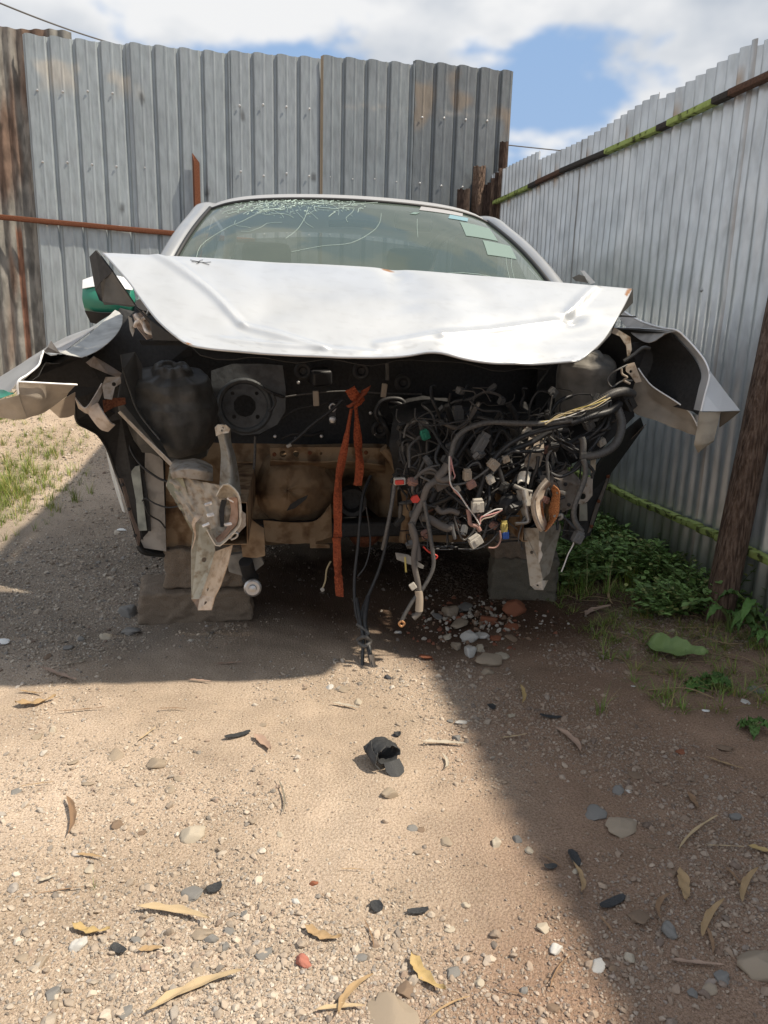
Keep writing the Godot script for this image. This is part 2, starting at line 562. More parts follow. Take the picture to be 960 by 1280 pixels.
func grounded(p: Vector3) -> Vector3:   # the same spot, on the uneven soil
	return v(p.x, soil_height(p.x, p.z), p.z)

func stones(list: Array) -> void:
	var shapes := []
	for k in 6: shapes.append(rock_mesh(20 + k, 2, .45, [.62, .75, .5, .8, .55, .42][k]))
	var mats := {}
	var i := 0
	for s in list:
		# [where, width, tone, label, flat]
		if not mats.has(s[2]):
			var m: StandardMaterial3D = M.pebble.duplicate()
			m.vertex_color_use_as_albedo = false
			m.albedo_color = {"buff": lin(.41, .335, .255), "grey": lin(.26, .25, .235), "pale": lin(.55, .48, .38), "red": lin(.33, .13, .075), "slate": lin(.09, .092, .1), "brown": lin(.27, .195, .14), "pink": lin(.5, .2, .15), "white": lin(.66, .64, .6)}[s[2]]
			mats[s[2]] = m
		var o := put("stone", shapes[i % 6], mats[s[2]])
		var w: float = s[1] * .55
		var f: float = s[4] if s.size() > 4 else 1.0
		o.transform = Transform3D(Basis.from_euler(v(rng.randf_range(-.2, .2), rng.randf() * TAU, rng.randf_range(-.2, .2))) * Basis.from_scale(v(w, w * f, w * rng.randf_range(.75, 1.0))), grounded(s[0]) + v(0, w * (.34 if "rubble" in s[3] else .16) * f, 0))
		tag(o, s[3], "stone", "stones lying on the dirt")
		i += 1

# ------------------------------------------------------------------ leaf litter
func blade(width: float, bend: float, curl: float, broad: float, ripple := 0.0) -> ArrayMesh:
	# a sickle-shaped dry leaf one metre long, lying along x
	var rows := []
	for i in 7:
		var s := i / 3.0 - 1.0
		var r := PackedVector3Array()
		for j in 13:
			var t := j / 12.0
			var w := width * pow(sin(PI * pow(t, broad)), .8) * (1.0 + .35 * n2.get_noise_2d(t * 26.0 + width * 900.0, signf(s) * 7.0)) + .004
			var x := t - .5
			r.append(v(x, curl * (x * x - .05) + absf(s) * w * .35 + ripple * sin(t * 17.0 + s * 2.0) * (1.0 - .3 * s), s * w + bend * (x * x * 4.0 - 1.0) * .5))
		rows.append(r)
	var g := Geo.new()
	g.sheet(rows, .004)
	return g.done()

func leaves(list: Array) -> void:
	var shapes := {"long": blade(.050, .14, .22, .85, .006), "curved": blade(.058, .3, .3, .9, .008), "broad": blade(.125, .09, .3, .8, .02), "thin": blade(.014, .15, .12, 1.0, .004), "torn": blade(.12, -.18, .4, .7, .035)}
	var tones := {"tan": Color(.50, .34, .18), "pale": Color(.66, .50, .30), "brown": Color(.34, .21, .12), "yellow": Color(.60, .43, .19), "rosy": Color(.52, .36, .27), "white": Color(.62, .55, .44), "grey": Color(.3, .26, .2)}
	var mats := {}
	for s in list:
		# [one end, other end, shape, tone, label, category]
		if not mats.has(s[3]):
			var m: StandardMaterial3D = M.dry.duplicate()
			m.vertex_color_use_as_albedo = false
			m.albedo_color = tones[s[3]].linear_to_srgb()
			mats[s[3]] = m
		var a := grounded(s[0])
		var b := grounded(s[1])
		var o := put("twig" if s[5] == "twig" else "dry_leaf", shapes[s[2]], mats[s[3]])
		var len_ := a.distance_to(b) * 1.04
		var x := (b - a).normalized()
		var z := x.cross(Vector3.UP).normalized()
		o.transform = Transform3D(Basis(x, z.cross(x), z).rotated(x, rng.randf_range(-.25, .25)).scaled_local(Vector3.ONE * len_), grounded((a + b) * .5) * .5 + (a + b) * .25 + v(0, .005 + len_ * .035, 0))
		tag(o, s[4], s[5], "leaf litter on the dirt")

# ------------------------------------------------------------------ fences
# one profiled metal sheet: from base along dir, standing up, facing nrm
func metal_sheet(parent: Node3D, m: Material, base: Vector3, dir: Vector3, nrm: Vector3, span: float, y0: float, top: Callable, prof: Callable, col: Callable, dt: float, rows: int, lean := 0.0) -> MeshInstance3D:
	var K := int(span / dt) + 1
	var g := []
	var cc := []
	for i in rows + 1:
		var r := PackedVector3Array()
		var c := PackedColorArray()
		for j in K:
			var t := span * j / (K - 1)
			var y: float = lerpf(top.call(t), y0, pow(float(i) / rows, 1.0))
			var dent := n1.get_noise_3d((base.x + dir.x * t) * 4.0, y * 3.0, (base.z + dir.z * t) * 4.0) * .009 + n2.get_noise_3d((base.x + dir.x * t) * 16.0, y * 12.0, (base.z + dir.z * t) * 16.0) * .0022
			r.append(base + dir * t + nrm * (prof.call(t) + dent + lean * y) + v(0, y, 0))
			c.append(col.call(t, y))
		g.append(r)
		cc.append(c)
	var geo := Geo.new()
	geo.sheet(g, .0012, cc)
	return put("metal_sheet", geo.done(), m, parent)

func bolts(parent: Node3D, spots: Array, nrm: Vector3, r := .007) -> void:
	var g := Geo.new()
	for p in spots:
		var y := nrm
		var x := y.cross(Vector3.UP).normalized()
		g.lathe(Transform3D(Basis(x, y, x.cross(y)), p), [Vector2(r * 1.5, 0), Vector2(r * 1.5, .002), Vector2(r, .003), Vector2(r * .9, .007), Vector2(0, .009)], 8)
	structure(put("roofing_bolts", g.done(), M.bolt, parent), "stuff")

func beam(called: String, m: Material, parent: Node3D, a: Vector3, b: Vector3, w: float, h: float, r := .006) -> MeshInstance3D:
	# a sawn timber or bar from a to b with slightly wandering edges
	var x := (b - a).normalized()
	var z := x.cross(Vector3.UP).normalized()
	var y := z.cross(x)
	var g := Geo.new()
	var n := maxi(2, int(a.distance_to(b) / .06))
	var ring := [Vector2(-1, 1), Vector2(-.75, 1.12), Vector2(.75, 1.1), Vector2(1.1, .8), Vector2(1.1, -.8), Vector2(.8, -1.1), Vector2(-.8, -1.1), Vector2(-1.1, -.8), Vector2(-1.1, .8), Vector2(-1, 1)]
	var rows := []
	for i in n + 1:
		var p := a.lerp(b, float(i) / n)
		var row := PackedVector3Array()
		for k in ring.size():
			var q: Vector2 = ring[k % (ring.size() - 1)]
			var wob := 1.0 + .10 * n2.get_noise_3d(p.x * 14.0 + k, p.y * 14.0, p.z * 14.0)
			row.append(p + z * q.x * w * .5 * wob * .92 + y * q.y * h * .5 * wob * .92)
		rows.append(row)
	rows.reverse()
	g.sheet(rows, 0.0)
	for e in 2:
		var s: PackedVector3Array = rows[0 if e == 0 else n]
		var mid := b if e == 0 else a
		for k in s.size() - 1:
			if e == 0: g.tri(mid, s[k], s[k + 1])
			else: g.tri(mid, s[k + 1], s[k])
	return put(called, g.done(), m, parent)

func post_mesh(h: float, r: float, lean: Vector3, seed_: int, taper := .85) -> ArrayMesh:
	# a weathered round pole with flutes, splits and a rough top
	var g := Geo.new()
	var rows := []
	var n := int(h / .02)
	for i in n + 1:
		var t := float(i) / n
		var row := PackedVector3Array()
		for q in 37:
			var an := -TAU * (q % 36) / 36.0
			var d := Vector2(cos(an), sin(an))
			var rr := r * lerpf(1.0, taper, 1.0 - t) * (1.0 + .05 * n1.get_noise_3d(d.x * 3.0 + seed_, d.y * 3.0, (1.0 - t) * h * 4.0))
			rr -= r * .10 * smoothstep(.25, .6, n2.get_noise_3d(d.x * 9.0, d.y * 9.0, (1.0 - t) * h * 1.3 + seed_))
			rr -= r * .05 * absf(n2.get_noise_3d(d.x * 16.0, d.y * 16.0, (1.0 - t) * h * 2.0))
			var y := h * (1.0 - t)
			row.append(v(d.x * rr, y + (n2.get_noise_2d(d.x * 6.0, d.y * 6.0) * r * .25 if i == 0 else 0.0), d.y * rr) + lean * y)
		rows.append(row)
	g.sheet(rows, 0.0)
	var s: PackedVector3Array = rows[0]
	for k in 36: g.tri(lean * h + v(0, h * .998, 0), s[k], s[k + 1])
	return g.done()

func box_profile(t: float) -> float:   # wide pans with narrow recessed channels, 172 mm apart
	var u := fposmod(t + .02, .172)
	if u < .009: return -.019 * u / .009
	if u < .027: return -.019
	if u < .036: return -.019 * (1.0 - (u - .027) / .009)
	if u < .075: return .0
	if absf(u - .105) < .007: return .0022
	return 0.0

func wave_profile(t: float) -> float:   # round corrugations, 76 mm apart
	return .0115 * cos(TAU * t / .076)

func build_back_fence() -> void:
	var A := v(-2.64, 0, -5.85)
	var D := v(.988, 0, -.154).normalized()
	var Nn := v(.154, 0, .988).normalized()
	var f := thing("metal_fence", "tall dark grey box-profile sheet metal fence across the back behind the car", "fence")
	var seams := [0.0, .72, 1.42, 2.1, 2.803, 3.577]
	var tops := [[3.03, 3.015], [3.02, 3.01], [3.03, 3.035], [3.045, 3.04], [3.07, 3.05]]
	var tones := [Color(.365, .41, .435), Color(.33, .37, .395), Color(.31, .345, .37), Color(.255, .285, .305), Color(.175, .195, .21)]
	for k in 5:
		var L: float = seams[k + 1] - seams[k] + .012
		var a: float = tops[k][0]
		var b: float = tops[k][1]
		var base: Vector3 = A + D * seams[k] + Nn * (.006 if k % 2 else .0)
		var tone: Color = tones[k]
		var top := func(t): return lerpf(a, b, t / L) + .006 * sin(t * 36.5)
		var col := func(t, y):
			var s := n2.get_noise_2d((t + k) * 22.0, y * .9) * .02 + n1.get_noise_2d((t + k) * 5.0, y * 2.2) * .06
			var c := tone * (1.0 + s)
			var chalk := smoothstep(.12, .4, n2.get_noise_2d((t + k) * 11.0 + 9.0, y * 11.0)) * smoothstep(2.62, 2.78, y) * (1.0 - smoothstep(2.86, 2.95, y))
			if k == 0 or (k == 1 and t < .12): c = c.lerp(Color(.56, .53, .47), chalk * .75)
			if k >= 3: c = c.lerp(Color(.36, .35, .33), smoothstep(.02, .0, absf(y - 2.72 - .02 * n1.get_noise_1d(t * 30.0))) * .55 * (.5 + n2.get_noise_2d(t * 14.0, k)))
			if k == 4: c = c.lerp(Color(.27, .215, .16), smoothstep(.1, .45, n2.get_noise_2d(t * 9.0 + 30.0, y * 9.0)) * smoothstep(2.5, 2.7, y) * .7)
			if k == 3 and t < .02: c = c.lerp(Color(.42, .3, .17), .7)
			for m in [[.80, 2.66], [1.52, 2.60], [2.05, 2.2], [.62, 1.9], [1.25, 2.05]]:
				var far := Vector2(t + seams[k] - m[0], (y - m[1]) * .6 - .15 * absf(t + seams[k] - m[0])).length()
				c = c.lerp(Color(.06, .06, .06), smoothstep(.03, .008, far + .01 * n2.get_noise_2d(t * 60.0, y * 60.0)) * .7)
			if y < .8: c = c.lerp(Color(.3, .27, .22), .35 * smoothstep(.8, .4, y))
			return Color(c.r, c.g, c.b)
		metal_sheet(f, M.zinc, base, D, Nn, L, -.05, top, box_profile, col, .0043, 110, [0.0, .004, -.002, .003, .0][k])
	var spots := []
	for k in 5:
		for y in [2.68, 1.78, 2.2]:
			for q in [.08, .252, .424, .596]:
				spots.append(A + D * (seams[k] + q) + Nn * .006 + v(0, y + .03 * n1.get_noise_2d(q * 90.0, y * 50.0 + k), 0))
	bolts(f, spots, Nn, .006)
	var rail := beam("rusty_rail", M.rust, f, A + D * -.75 + Nn * .026 + v(0, 1.825, 0), A + D * 1.6 + Nn * .026 + v(0, 1.715, 0), .034, .036)
	rail.set_meta("label", "rusty steel rail along the back fence")
	# the older rusty sheets to the left of it
	var o := thing("metal_fence", "old rust-streaked corrugated iron fence at the far left of the back fence", "fence")
	for k in 4:
		var base := A + D * (.30 - .78 * (k + 1)) - Nn * (.06 + .012 * (k % 2))
		var top := func(t): return 3.10 + .02 * k + .012 * sin(t * 11.0 + k) - .03 * t
		var col := func(t, y):
			var s := n2.get_noise_2d((t + k) * 24.0, y * 1.2) * .16 + n1.get_noise_2d((t + k) * 6.0, y * 3.0) * .2
			var c := Color(.31, .30, .275) * (1.0 + s * .6)
			var rustiness := n1.get_noise_2d((t - k * .78) * 9.0 + 2.0, y * 1.5) + .55 * n2.get_noise_2d((t + k) * 26.0, y * 3.5) + .35 * smoothstep(2.1, 2.9, y) + .22 * smoothstep(1.2, .7, y)
			c = c.lerp(Color(.20, .10, .055), smoothstep(.25, .75, rustiness) * .75)
			if k == 0 and absf(t - .335) < .02 and y < 1.75: c = c.lerp(Color(.27, .10, .045), .8)
			return Color(c.r, c.g, c.b)
		metal_sheet(o, M.rusty_sheet, base, D, Nn, .8, -.05, top, func(t): return .011 * cos(TAU * t / .094), col, .0075, 50)
	# a rusty steel angle post standing clear of the fence, its tip cut to a point
	var p := put("steel_post", Geo.new().done() if false else angle_post(), M.rust)
	p.position = A + D * 1.15 + Nn * .045
	p.rotation.y = .5
	tag(p, "rusty steel angle post with pointed tip in front of the back fence", "post")

func angle_post() -> ArrayMesh:
	var g := Geo.new()
	for s in 2:
		var x := Vector3.RIGHT if s == 0 else Vector3.BACK
		var a := Vector3.ZERO + (v(0, 0, .005) if s == 0 else Vector3.ZERO)
		g.plate([a + v(0, -.1, 0), a + x * .05 + v(0, -.1, 0), a + x * .05 + v(0, 2.25, 0), a + v(0, 2.31, 0)], .005)
	return g.done()

func build_right_fence() -> void:
	var f := thing("metal_fence", "pale galvanised corrugated iron fence running along the right side of the yard", "fence")
	var inward := -FENCE_OUT
	var org := FENCE_OUT * FENCE_FAR
	var sheets := [[5.1, 6.12, 2.255, 2.30], [4.40, 5.11, 2.165, 2.20], [3.59, 4.41, 2.19, 2.165], [2.87, 3.60, 2.175, 2.15], [2.13, 2.88, 2.14, 2.15], [1.39, 2.14, 2.16, 2.14], [.65, 1.40, 2.15, 2.16], [-.1, .66, 2.14, 2.15], [-.85, -.09, 2.16, 2.15], [-1.6, -.84, 2.15, 2.15]]
	for k in sheets.size():
		var s: Array = sheets[k]
		var L: float = s[1] - s[0] + .045
		var base: Vector3 = org + FENCE_DIR * float(s[0]) + inward * (.0016 if k % 2 else 0.0)
		var a: float = s[2]
		var b: float = s[3]
		var from: float = s[0]
		var top := func(t): return lerpf(a, b, t / L)
		var col := func(t, y):
			var w: float = from + t
			var st := n2.get_noise_2d(w * 30.0, y * .8) * .05 + n1.get_noise_2d(w * 4.0, y * 1.6) * .06
			var c := Color(.64, .675, .70) * (1.0 + st)
			# rust runs at the nails of the top rail, moss and splash at the foot
			var near := absf(fposmod(w, .456) - .228)
			c = c.lerp(Color(.40, .24, .11), smoothstep(.035, .008, near + .012 * n2.get_noise_2d(w * 40.0, y * 9.0)) * smoothstep(1.98, 2.02, y) * (1.0 - smoothstep(2.04, 2.13, y)) * (.75 if n1.get_noise_1d(floor(w / .456) * 37.0) > -.1 else .0))
			if absf(w - 5.07) < .045: c = c.lerp(Color(.42, .27, .13), .55 * smoothstep(1.98, 2.0, y) * (1.0 - smoothstep(2.1, 2.16, y)))
			c = c.lerp(Color(.21, .22, .14), smoothstep(.42, .05, y + .1 * n2.get_noise_2d(w * 16.0, y * 3.0)) * .75)
			if k > 0: c = c.lerp(Color(.30, .24, .19), smoothstep(.02, .0, t + .008 * n2.get_noise_2d(y * 14.0, k)) * .55)
			c = c.lerp(Color(.75, .77, .78), smoothstep(.35, .55, n2.get_noise_2d(w * 8.0 + 4.0, y * 5.0)) * .5)
			return Color(c.r, c.g, c.b)
		metal_sheet(f, M.galv, base, FENCE_DIR, inward, L, -.06, top, func(t): return wave_profile(from + t), col, .0068, 40, .0)
	var spots := []
	for i in 16: spots.append(org + FENCE_DIR * (-1.3 + .456 * i + .228) + inward * .012 + v(0, 1.2 + .5 * n1.get_noise_1d(i * 40.0), 0))
	bolts(f, spots, inward, .005)
	# top rail: short lengths of old timber, mossy green, black and brown
	var cut := [[-1.6, 1.2, "brown"], [1.22, 2.95, "brown"], [2.96, 3.06, "black"], [3.065, 3.40, "moss"], [3.41, 3.49, "black"], [3.50, 4.02, "moss"], [4.03, 4.62, "black"], [4.63, 5.02, "brown"], [5.03, 5.16, "black"], [5.17, 6.30, "moss"]]
	for c in cut:
		var m: Material = {"brown": M.rail_brown, "black": M.rail_black, "moss": M.moss_wood}[c[2]]
		var y := func(w): return 2.0 + .018 * (w - 2.8) + .006 * sin(w * 3.0)
		var r := beam("top_rail", m, f, org + FENCE_DIR * float(c[0]) + inward * .034 + v(0, y.call(c[0]), 0), org + FENCE_DIR * float(c[1]) + inward * .038 + v(0, y.call(c[1]), 0), .036, .026)
		r.set_meta("label", {"brown": "rotten brown length of the top rail", "black": "blackened length of the top rail", "moss": "mossy green length of the top rail"}[c[2]])
	var low := [[-1.6, .9], [.92, 2.44], [2.45, 2.66], [2.67, 2.79], [2.80, 2.95], [2.96, 3.17], [3.18, 3.28], [3.30, 3.66], [3.67, 4.3], [4.31, 5.2], [5.21, 6.1]]
	for c in low:
		beam("bottom_rail", M.moss_wood, f, org + FENCE_DIR * float(c[0]) + inward * (.036 + .004 * sin(c[0] * 9.0)) + v(0, .275 + .006 * sin(c[0] * 5.0), 0), org + FENCE_DIR * float(c[1]) + inward * .034 + v(0, .275 + .012 * (c[1] - 2.8), 0), .042, .028)
	# posts
	var p := put("timber_post", post_mesh(1.62, .058, v(.085, 0, -.05), 3), M.wood)
	p.position = v(1.31, -.04, -2.735)
	tag(p, "weathered brown round timber post in front of the right fence", "post")
	var q := put("timber_post", post_mesh(2.36, .052, v(.004, 0, 0), 11, .95), M.wood)
	q.position = v(.655, -.04, -6.22)
	tag(q, "round timber post stump in the corner behind the car roof", "post", "")
	q = put("timber_post", post_mesh(2.16, .05, v(0, 0, 0), 17, 1.0), M.wood_dark)
	q.position = v(.545, -.02, -6.15)
	tag(q, "low dark timber post just left of the corner post stump", "post", "")
	q = put("timber_post", post_mesh(2.56, .035, v(0, 0, 0), 23, 1.0), M.wood_dark)
	q.position = v(.855, -.04, -6.31)
	tag(q, "thin dark timber post against the right end of the back fence", "post", "")
	var planks := thing("plank_fence", "short run of rotten brown planks closing the corner between both fences", "fence")
	for i in 5:
		beam("plank", M.wood if i in [2, 4] else M.wood_dark, planks, v(.715 + i * .026, -.02, -6.2 + i * .012), v(.717 + i * .026, 2.19 + .025 * i + .012 * sin(i * 5.0), -6.2 + i * .012), .018, .03)

func overhead(called: String, a: Vector3, b: Vector3, sag: float, label: String) -> void:
	var pts := []
	for i in 9:
		var t := i / 8.0
		pts.append(a.lerp(b, t) - v(0, sag * 4.0 * t * (1.0 - t), 0))
	var g := Geo.new()
	g.tube(pts, .009, 6, 3)
	tag(put(called, g.done(), M.wire_air), label, "wire")

# ------------------------------------------------------------------ sky
func build_sky() -> Sky:
	# broken cumulus over blue, brightest where the cloud is thick and sunlit
	var W := 2048
	var H := 1024
	var f := FastNoiseLite.new()
	f.seed = 12
	f.noise_type = FastNoiseLite.TYPE_SIMPLEX_SMOOTH
	f.frequency = 1.0
	f.fractal_octaves = 7
	f.fractal_gain = .52
	var w := FastNoiseLite.new()
	w.seed = 40
	w.frequency = .8
	w.fractal_octaves = 3
	var im := Image.create(W, H, false, Image.FORMAT_RGBAF)
	for y in H:
		var up := PI * .5 - (y + .5) / H * PI
		for x in W:
			var az := ((x + .5) / W) * TAU
			if az > PI: az -= TAU
			var d := v(sin(az) * cos(up), sin(up), -cos(az) * cos(up))
			var c: Color
			if d.y < 0.0:
				c = Color(.34, .29, .23)
			else:
				var blue := Color(.28, .47, .80).lerp(Color(.50, .66, .88), exp(-d.y * 3.5))
				var q := v(d.x, d.y * 2.1, d.z) * 2.0
				var n := f.get_noise_3dv(q + v(4.7, 1.3, 2.2)) + .22 * w.get_noise_3dv(q * .7)
				n += .33 - .15 * exp(-pow((az - .205) / .115, 2.0) - pow((up - .262) / .05, 2.0))
				var cover := smoothstep(.0, .17, n)
				var shade := clampf(.68 + f.get_noise_3dv(q * 1.7 + v(9, 3, 1)) * 1.7 - .35 * w.get_noise_3dv(q), 0, 1)
				var cloud := Color(.60, .65, .72).lerp(Color(1.0, 1.0, 1.0), shade)
				c = blue.lerp(cloud, cover * .97)
			im.set_pixel(x, y, Color(c.r, c.g, c.b, 1))
	var m := PanoramaSkyMaterial.new()
	m.panorama = ImageTexture.create_from_image(im)
	var s := Sky.new()
	s.sky_material = m
	return s

# ------------------------------------------------------------------ plants
func leaf_clump(kind: int) -> ArrayMesh:
	# a sprig: a bent stem with pairs of small oval leaves
	var r := RandomNumberGenerator.new()
	r.seed = 300 + kind
	var g := Geo.new()
	for s in 5:
		var an := r.randf() * TAU
		var dir := v(cos(an), r.randf_range(.5, 1.3), sin(an)).normalized()
		var p := v(cos(an) * .01, 0, sin(an) * .01)
		var len_ := r.randf_range(.06, .13)
		g.tint = Color(.10, .13, .035)
		g.tube([p, p + dir * len_ * .6, p + dir * len_ + v(cos(an), -.15, sin(an)) * .02], .0012, 4, 2)
		for k in 6:
			var at := p + dir * len_ * (.25 + .75 * k / 5.0)
			var a := an + (1.2 if k % 2 else -1.2) + r.randf_range(-.5, .5)
			var o := v(cos(a), r.randf_range(-.1, .5), sin(a)).normalized()
			var side := o.cross(Vector3.UP).normalized()
			var l := r.randf_range(.016, .032)
			var br := r.randf_range(.75, 1.3)
			g.tint = Color(.15 * br, .25 * br, .07 * br)
			if r.randf() < .12: g.tint = Color(.24, .27, .09)
			oval(g, at, o, side, l, l * .36)
	return g.done()

func oval(g: Geo, at: Vector3, o: Vector3, side: Vector3, l: float, w: float) -> void:
	var up := side.cross(o) * w * .25
	var pts := []
	for q in [[.0, .0], [.3, .9], [.6, 1.0], [1.0, .0]]:
		pts.append([at + o * l * q[0] + side * w * q[1] + up * q[1], at + o * l * q[0] - up * .6, at + o * l * q[0] - side * w * q[1] + up * q[1]])
	for i in 3:
		for e in 2: g.quad(pts[i][e], pts[i][e + 1], pts[i + 1][e + 1], pts[i + 1][e])

func grass_clump(kind: int) -> ArrayMesh:
	var r := RandomNumberGenerator.new()
	r.seed = 500 + kind
	var g := Geo.new()
	for s in 14:
		var an := r.randf() * TAU
		var out := v(cos(an), 0, sin(an))
		var side := v(-sin(an), 0, cos(an)) * r.randf_range(.0012, .0024)
		var h := r.randf_range(.05, .13)
		var lean := r.randf_range(.15, .9)
		var br := r.randf_range(.8, 1.25)
		g.tint = Color(.16 * br, .23 * br, .045 * br) if r.randf() < .8 else Color(.36, .3, .14)
		var p := out * r.randf() * .03
		for k in 4:
			var t := k / 4.0
			var u := (k + 1) / 4.0
			var a := p + v(0, h * t, 0) + out * lean * h * t * t
			var b := p + v(0, h * u - h * .25 * u * u * lean, 0) + out * lean * h * u * u
			a = p + v(0, h * t - h * .25 * t * t * lean, 0) + out * lean * h * t * t
			g.quad(a - side * (1.0 - t), a + side * (1.0 - t), b + side * (1.0 - u), b - side * (1.0 - u))
	return g.done()

func weed(called: String, label: String, at: Vector3, seed_: int, n: int, tall: float, leaf_len: float, width: float) -> void:
	# a broad-leaved weed: arching stems that carry long pointed leaves
	var t := thing(called, label, "weed", grounded(at))
	var r := RandomNumberGenerator.new()
	r.seed = seed_
	var stems := Geo.new()
	stems.tint = Color(.12, .17, .05)
	for s in n:
		var an := TAU * s / n + r.randf_range(-.4, .4)
		var out := v(cos(an), 0, sin(an))
		var h := tall * r.randf_range(.45, 1.0)
		var tip := out * h * .55 + v(0, h, 0)
		stems.tube([out * .01 - v(0, .02, 0), out * h * .15 + v(0, h * .55, 0), tip], .0028, 5, 4)
		var l := leaf_len * r.randf_range(.6, 1.1)
		var rows := []
		var side := v(-sin(an), 0, cos(an))
		for i in 5:
			var q := i / 2.0 - 1.0
			var row := PackedVector3Array()
			for j in 10:
				var u := j / 9.0
				var w := width * l * pow(sin(PI * pow(minf(u, .995), .7)), .9)
				row.append(tip + out * l * u * (1.0 - .2 * u) + v(0, l * (.35 * u - .75 * u * u) + absf(q) * w * .35 + .006 * sin(u * 20.0 + q * 3.0), 0) + side * q * w)
			rows.append(row)
		var g := Geo.new()
		var br := r.randf_range(.75, 1.25)
		g.tint = Color(.075 * br, .155 * br, .032 * br)
		g.sheet(rows, .0008)
		put("leaf", g.done(), M.leaf, t)
	put("stem", stems.done(), M.leaf, t)

func build_plants() -> void:
	var clumps := []
	for k in 5: clumps.append(leaf_clump(k))
	var tufts := []
	for k in 4: tufts.append(grass_clump(k))
	# creeping ground cover between the car and the right fence
	var where := [[], [], [], [], []]
	var cols := [[], [], [], [], []]
	var n := 0
	while n < 1100:
		var w := rng.randf_range(2.5, 4.7)
		var off := rng.randf() * .95 + .02
		var p := FENCE_OUT * (FENCE_FAR - off) + FENCE_DIR * w
		var thick := 1.15 - absf(w - 3.35) * .75 - off * .65 + n1.get_noise_2d(p.x * 9.0, p.z * 9.0) * 1.5 - .1
		if w < 2.85 and off > .4: thick -= .6
		if p.x < .70: thick -= 1.0
		if rng.randf() > thick: continue
		var s := rng.randf_range(.45, 1.0) + .7 * pow(rng.randf(), 4.0)
		var k := rng.randi() % 5
		where[k].append(Transform3D(Basis.from_euler(v(rng.randf_range(-.3, .3), rng.randf() * TAU, rng.randf_range(-.3, .3))).scaled(v(s, s * rng.randf_range(.7, 1.2), s)), v(p.x, rng.randf() * .06 * clampf(thick, 0, 1), p.z)))
		var br := rng.randf_range(.75, 1.3)
		cols[k].append(Color(br, br, br))
		n += 1
	for k in 5: scatter("ground_cover", clumps[k], M.leaf, where[k], cols[k])
	# grass on the left, in the middle distance, and a few tufts
	var gw := [[], [], [], []]
	var gc := [[], [], [], []]
	var patches := [[v(-2.12, 0, -4.0), .30, .62, 430, .85], [v(-2.62, 0, -5.0), .3, .2, 110, .7], [v(-2.2, 0, -4.75), .22, .16, 40, .55], [v(-2.5, 0, -5.4), .6, .1, 40, .6]]
	for c in patches:
		for i in int(c[3]):
			var q := Vector2(rng.randfn() * .5, rng.randfn() * .5)
			var p := v(c[0].x + q.x * c[1], 0, c[0].z + q.y * c[2])
			if p.z > -3.3: continue
			p.y = soil_height(p.x, p.z) - .005
			var s: float = c[4] * rng.randf_range(.6, 1.2)
			var k := rng.randi() % 4
			gw[k].append(Transform3D(Basis.from_euler(v(0, rng.randf() * TAU, 0)).scaled(v(s, s, s)), p))
			var br := rng.randf_range(.8, 1.3)
			gc[k].append(Color(br * 1.05, br, br * .8))
	for i in 620:   # thin grass and straw along the fence
		var p := FENCE_OUT * (FENCE_FAR - rng.randf_range(.03, .75)) + FENCE_DIR * rng.randf_range(1.75, 4.1)
		p.y = soil_height(p.x, p.z) - .004
		var s := rng.randf_range(.4, .9)
		gw[i % 4].append(Transform3D(Basis.from_euler(v(0, rng.randf() * TAU, 0)).scaled(v(s * 1.3, s * .6, s * 1.3)), p))
		gc[i % 4].append(Color(.95, .85, .7) if rng.randf() < .4 else Color(.9, 1.0, .8))
	for i in 230:   # blades and seed stalks growing up through the ground cover
		var p := FENCE_OUT * (FENCE_FAR - rng.randf_range(.03, .85)) + FENCE_DIR * rng.randf_range(2.75, 4.4)
		if p.x < .72: continue
		var s := rng.randf_range(.9, 1.8)
		gw[i % 4].append(Transform3D(Basis.from_euler(v(0, rng.randf() * TAU, 0)).scaled(v(s * .8, s, s * .8)), v(p.x, -.01, p.z)))
		gc[i % 4].append(Color(1.3, 1.15, .9) if rng.randf() < .35 else Color(.8, .95, .8))
	for k in 4: scatter("grass", tufts[k], M.leaf, gw[k], gc[k])
	var tuft := put("grass_tuft", tufts[1], M.leaf)
	tuft.transform = Transform3D(Basis.from_scale(v(.95, .75, .95)), grounded(v(0.643, 0, -1.953)))
	tag(tuft, "thin grass tuft on bare red dirt in front of the creeping plants", "grass tuft")
	var tuft2 := put("grass_tuft", tufts[2], M.leaf)
	tuft2.transform = Transform3D(Basis.from_scale(v(.28, .2, .28)), grounded(v(-0.542, -0.001, -1.229)))
	tag(tuft2, "tiny green sprout on the sunlit dirt", "grass tuft")
	weed("weed", "broad-leaved green weed at the foot of the timber post", v(1.305, -0.001, -2.611), 5, 9, .12, .10, .17)
	weed("weed", "tall arching green weed right of the timber post against the fence", v(1.384, -0.001, -2.57), 9, 9, .17, .14, .11)
	weed("weed", "bushy green weed at the right frame edge below the timber post", v(1.366, -0.001, -2.455), 14, 11, .10, .085, .2)
	weed("weed", "small bright green seedling on the dirt below the big fallen leaf", v(1.061, -0.001, -2.171), 21, 10, .035, .05, .35)
	weed("weed", "pale grey-green seedling beside the bright seedling below the big fallen leaf", v(1, -0.001, -2.15), 25, 7, .02, .06, .25)
	weed("weed", "small green seedling at the right edge on the dirt", v(1.036, -0.002, -1.866), 28, 7, .03, .05, .3)
	weed("weed", "young weed growing against the fence in the ground cover", v(1.364, -0.001, -3.372), 33, 8, .13, .07, .3)
	# one big fallen leaf
	var big := put("fallen_leaf", blade(.25, .07, .25, .7, .035), M.big_leaf)
	var ends := [v(0.919, -0.001, -2.405), v(1.11, 0, -2.344)]
	var x: Vector3 = (ends[1] - ends[0])
	var len_ := x.length()
	x = x.normalized()
	var zz := x.cross(Vector3.UP).normalized()
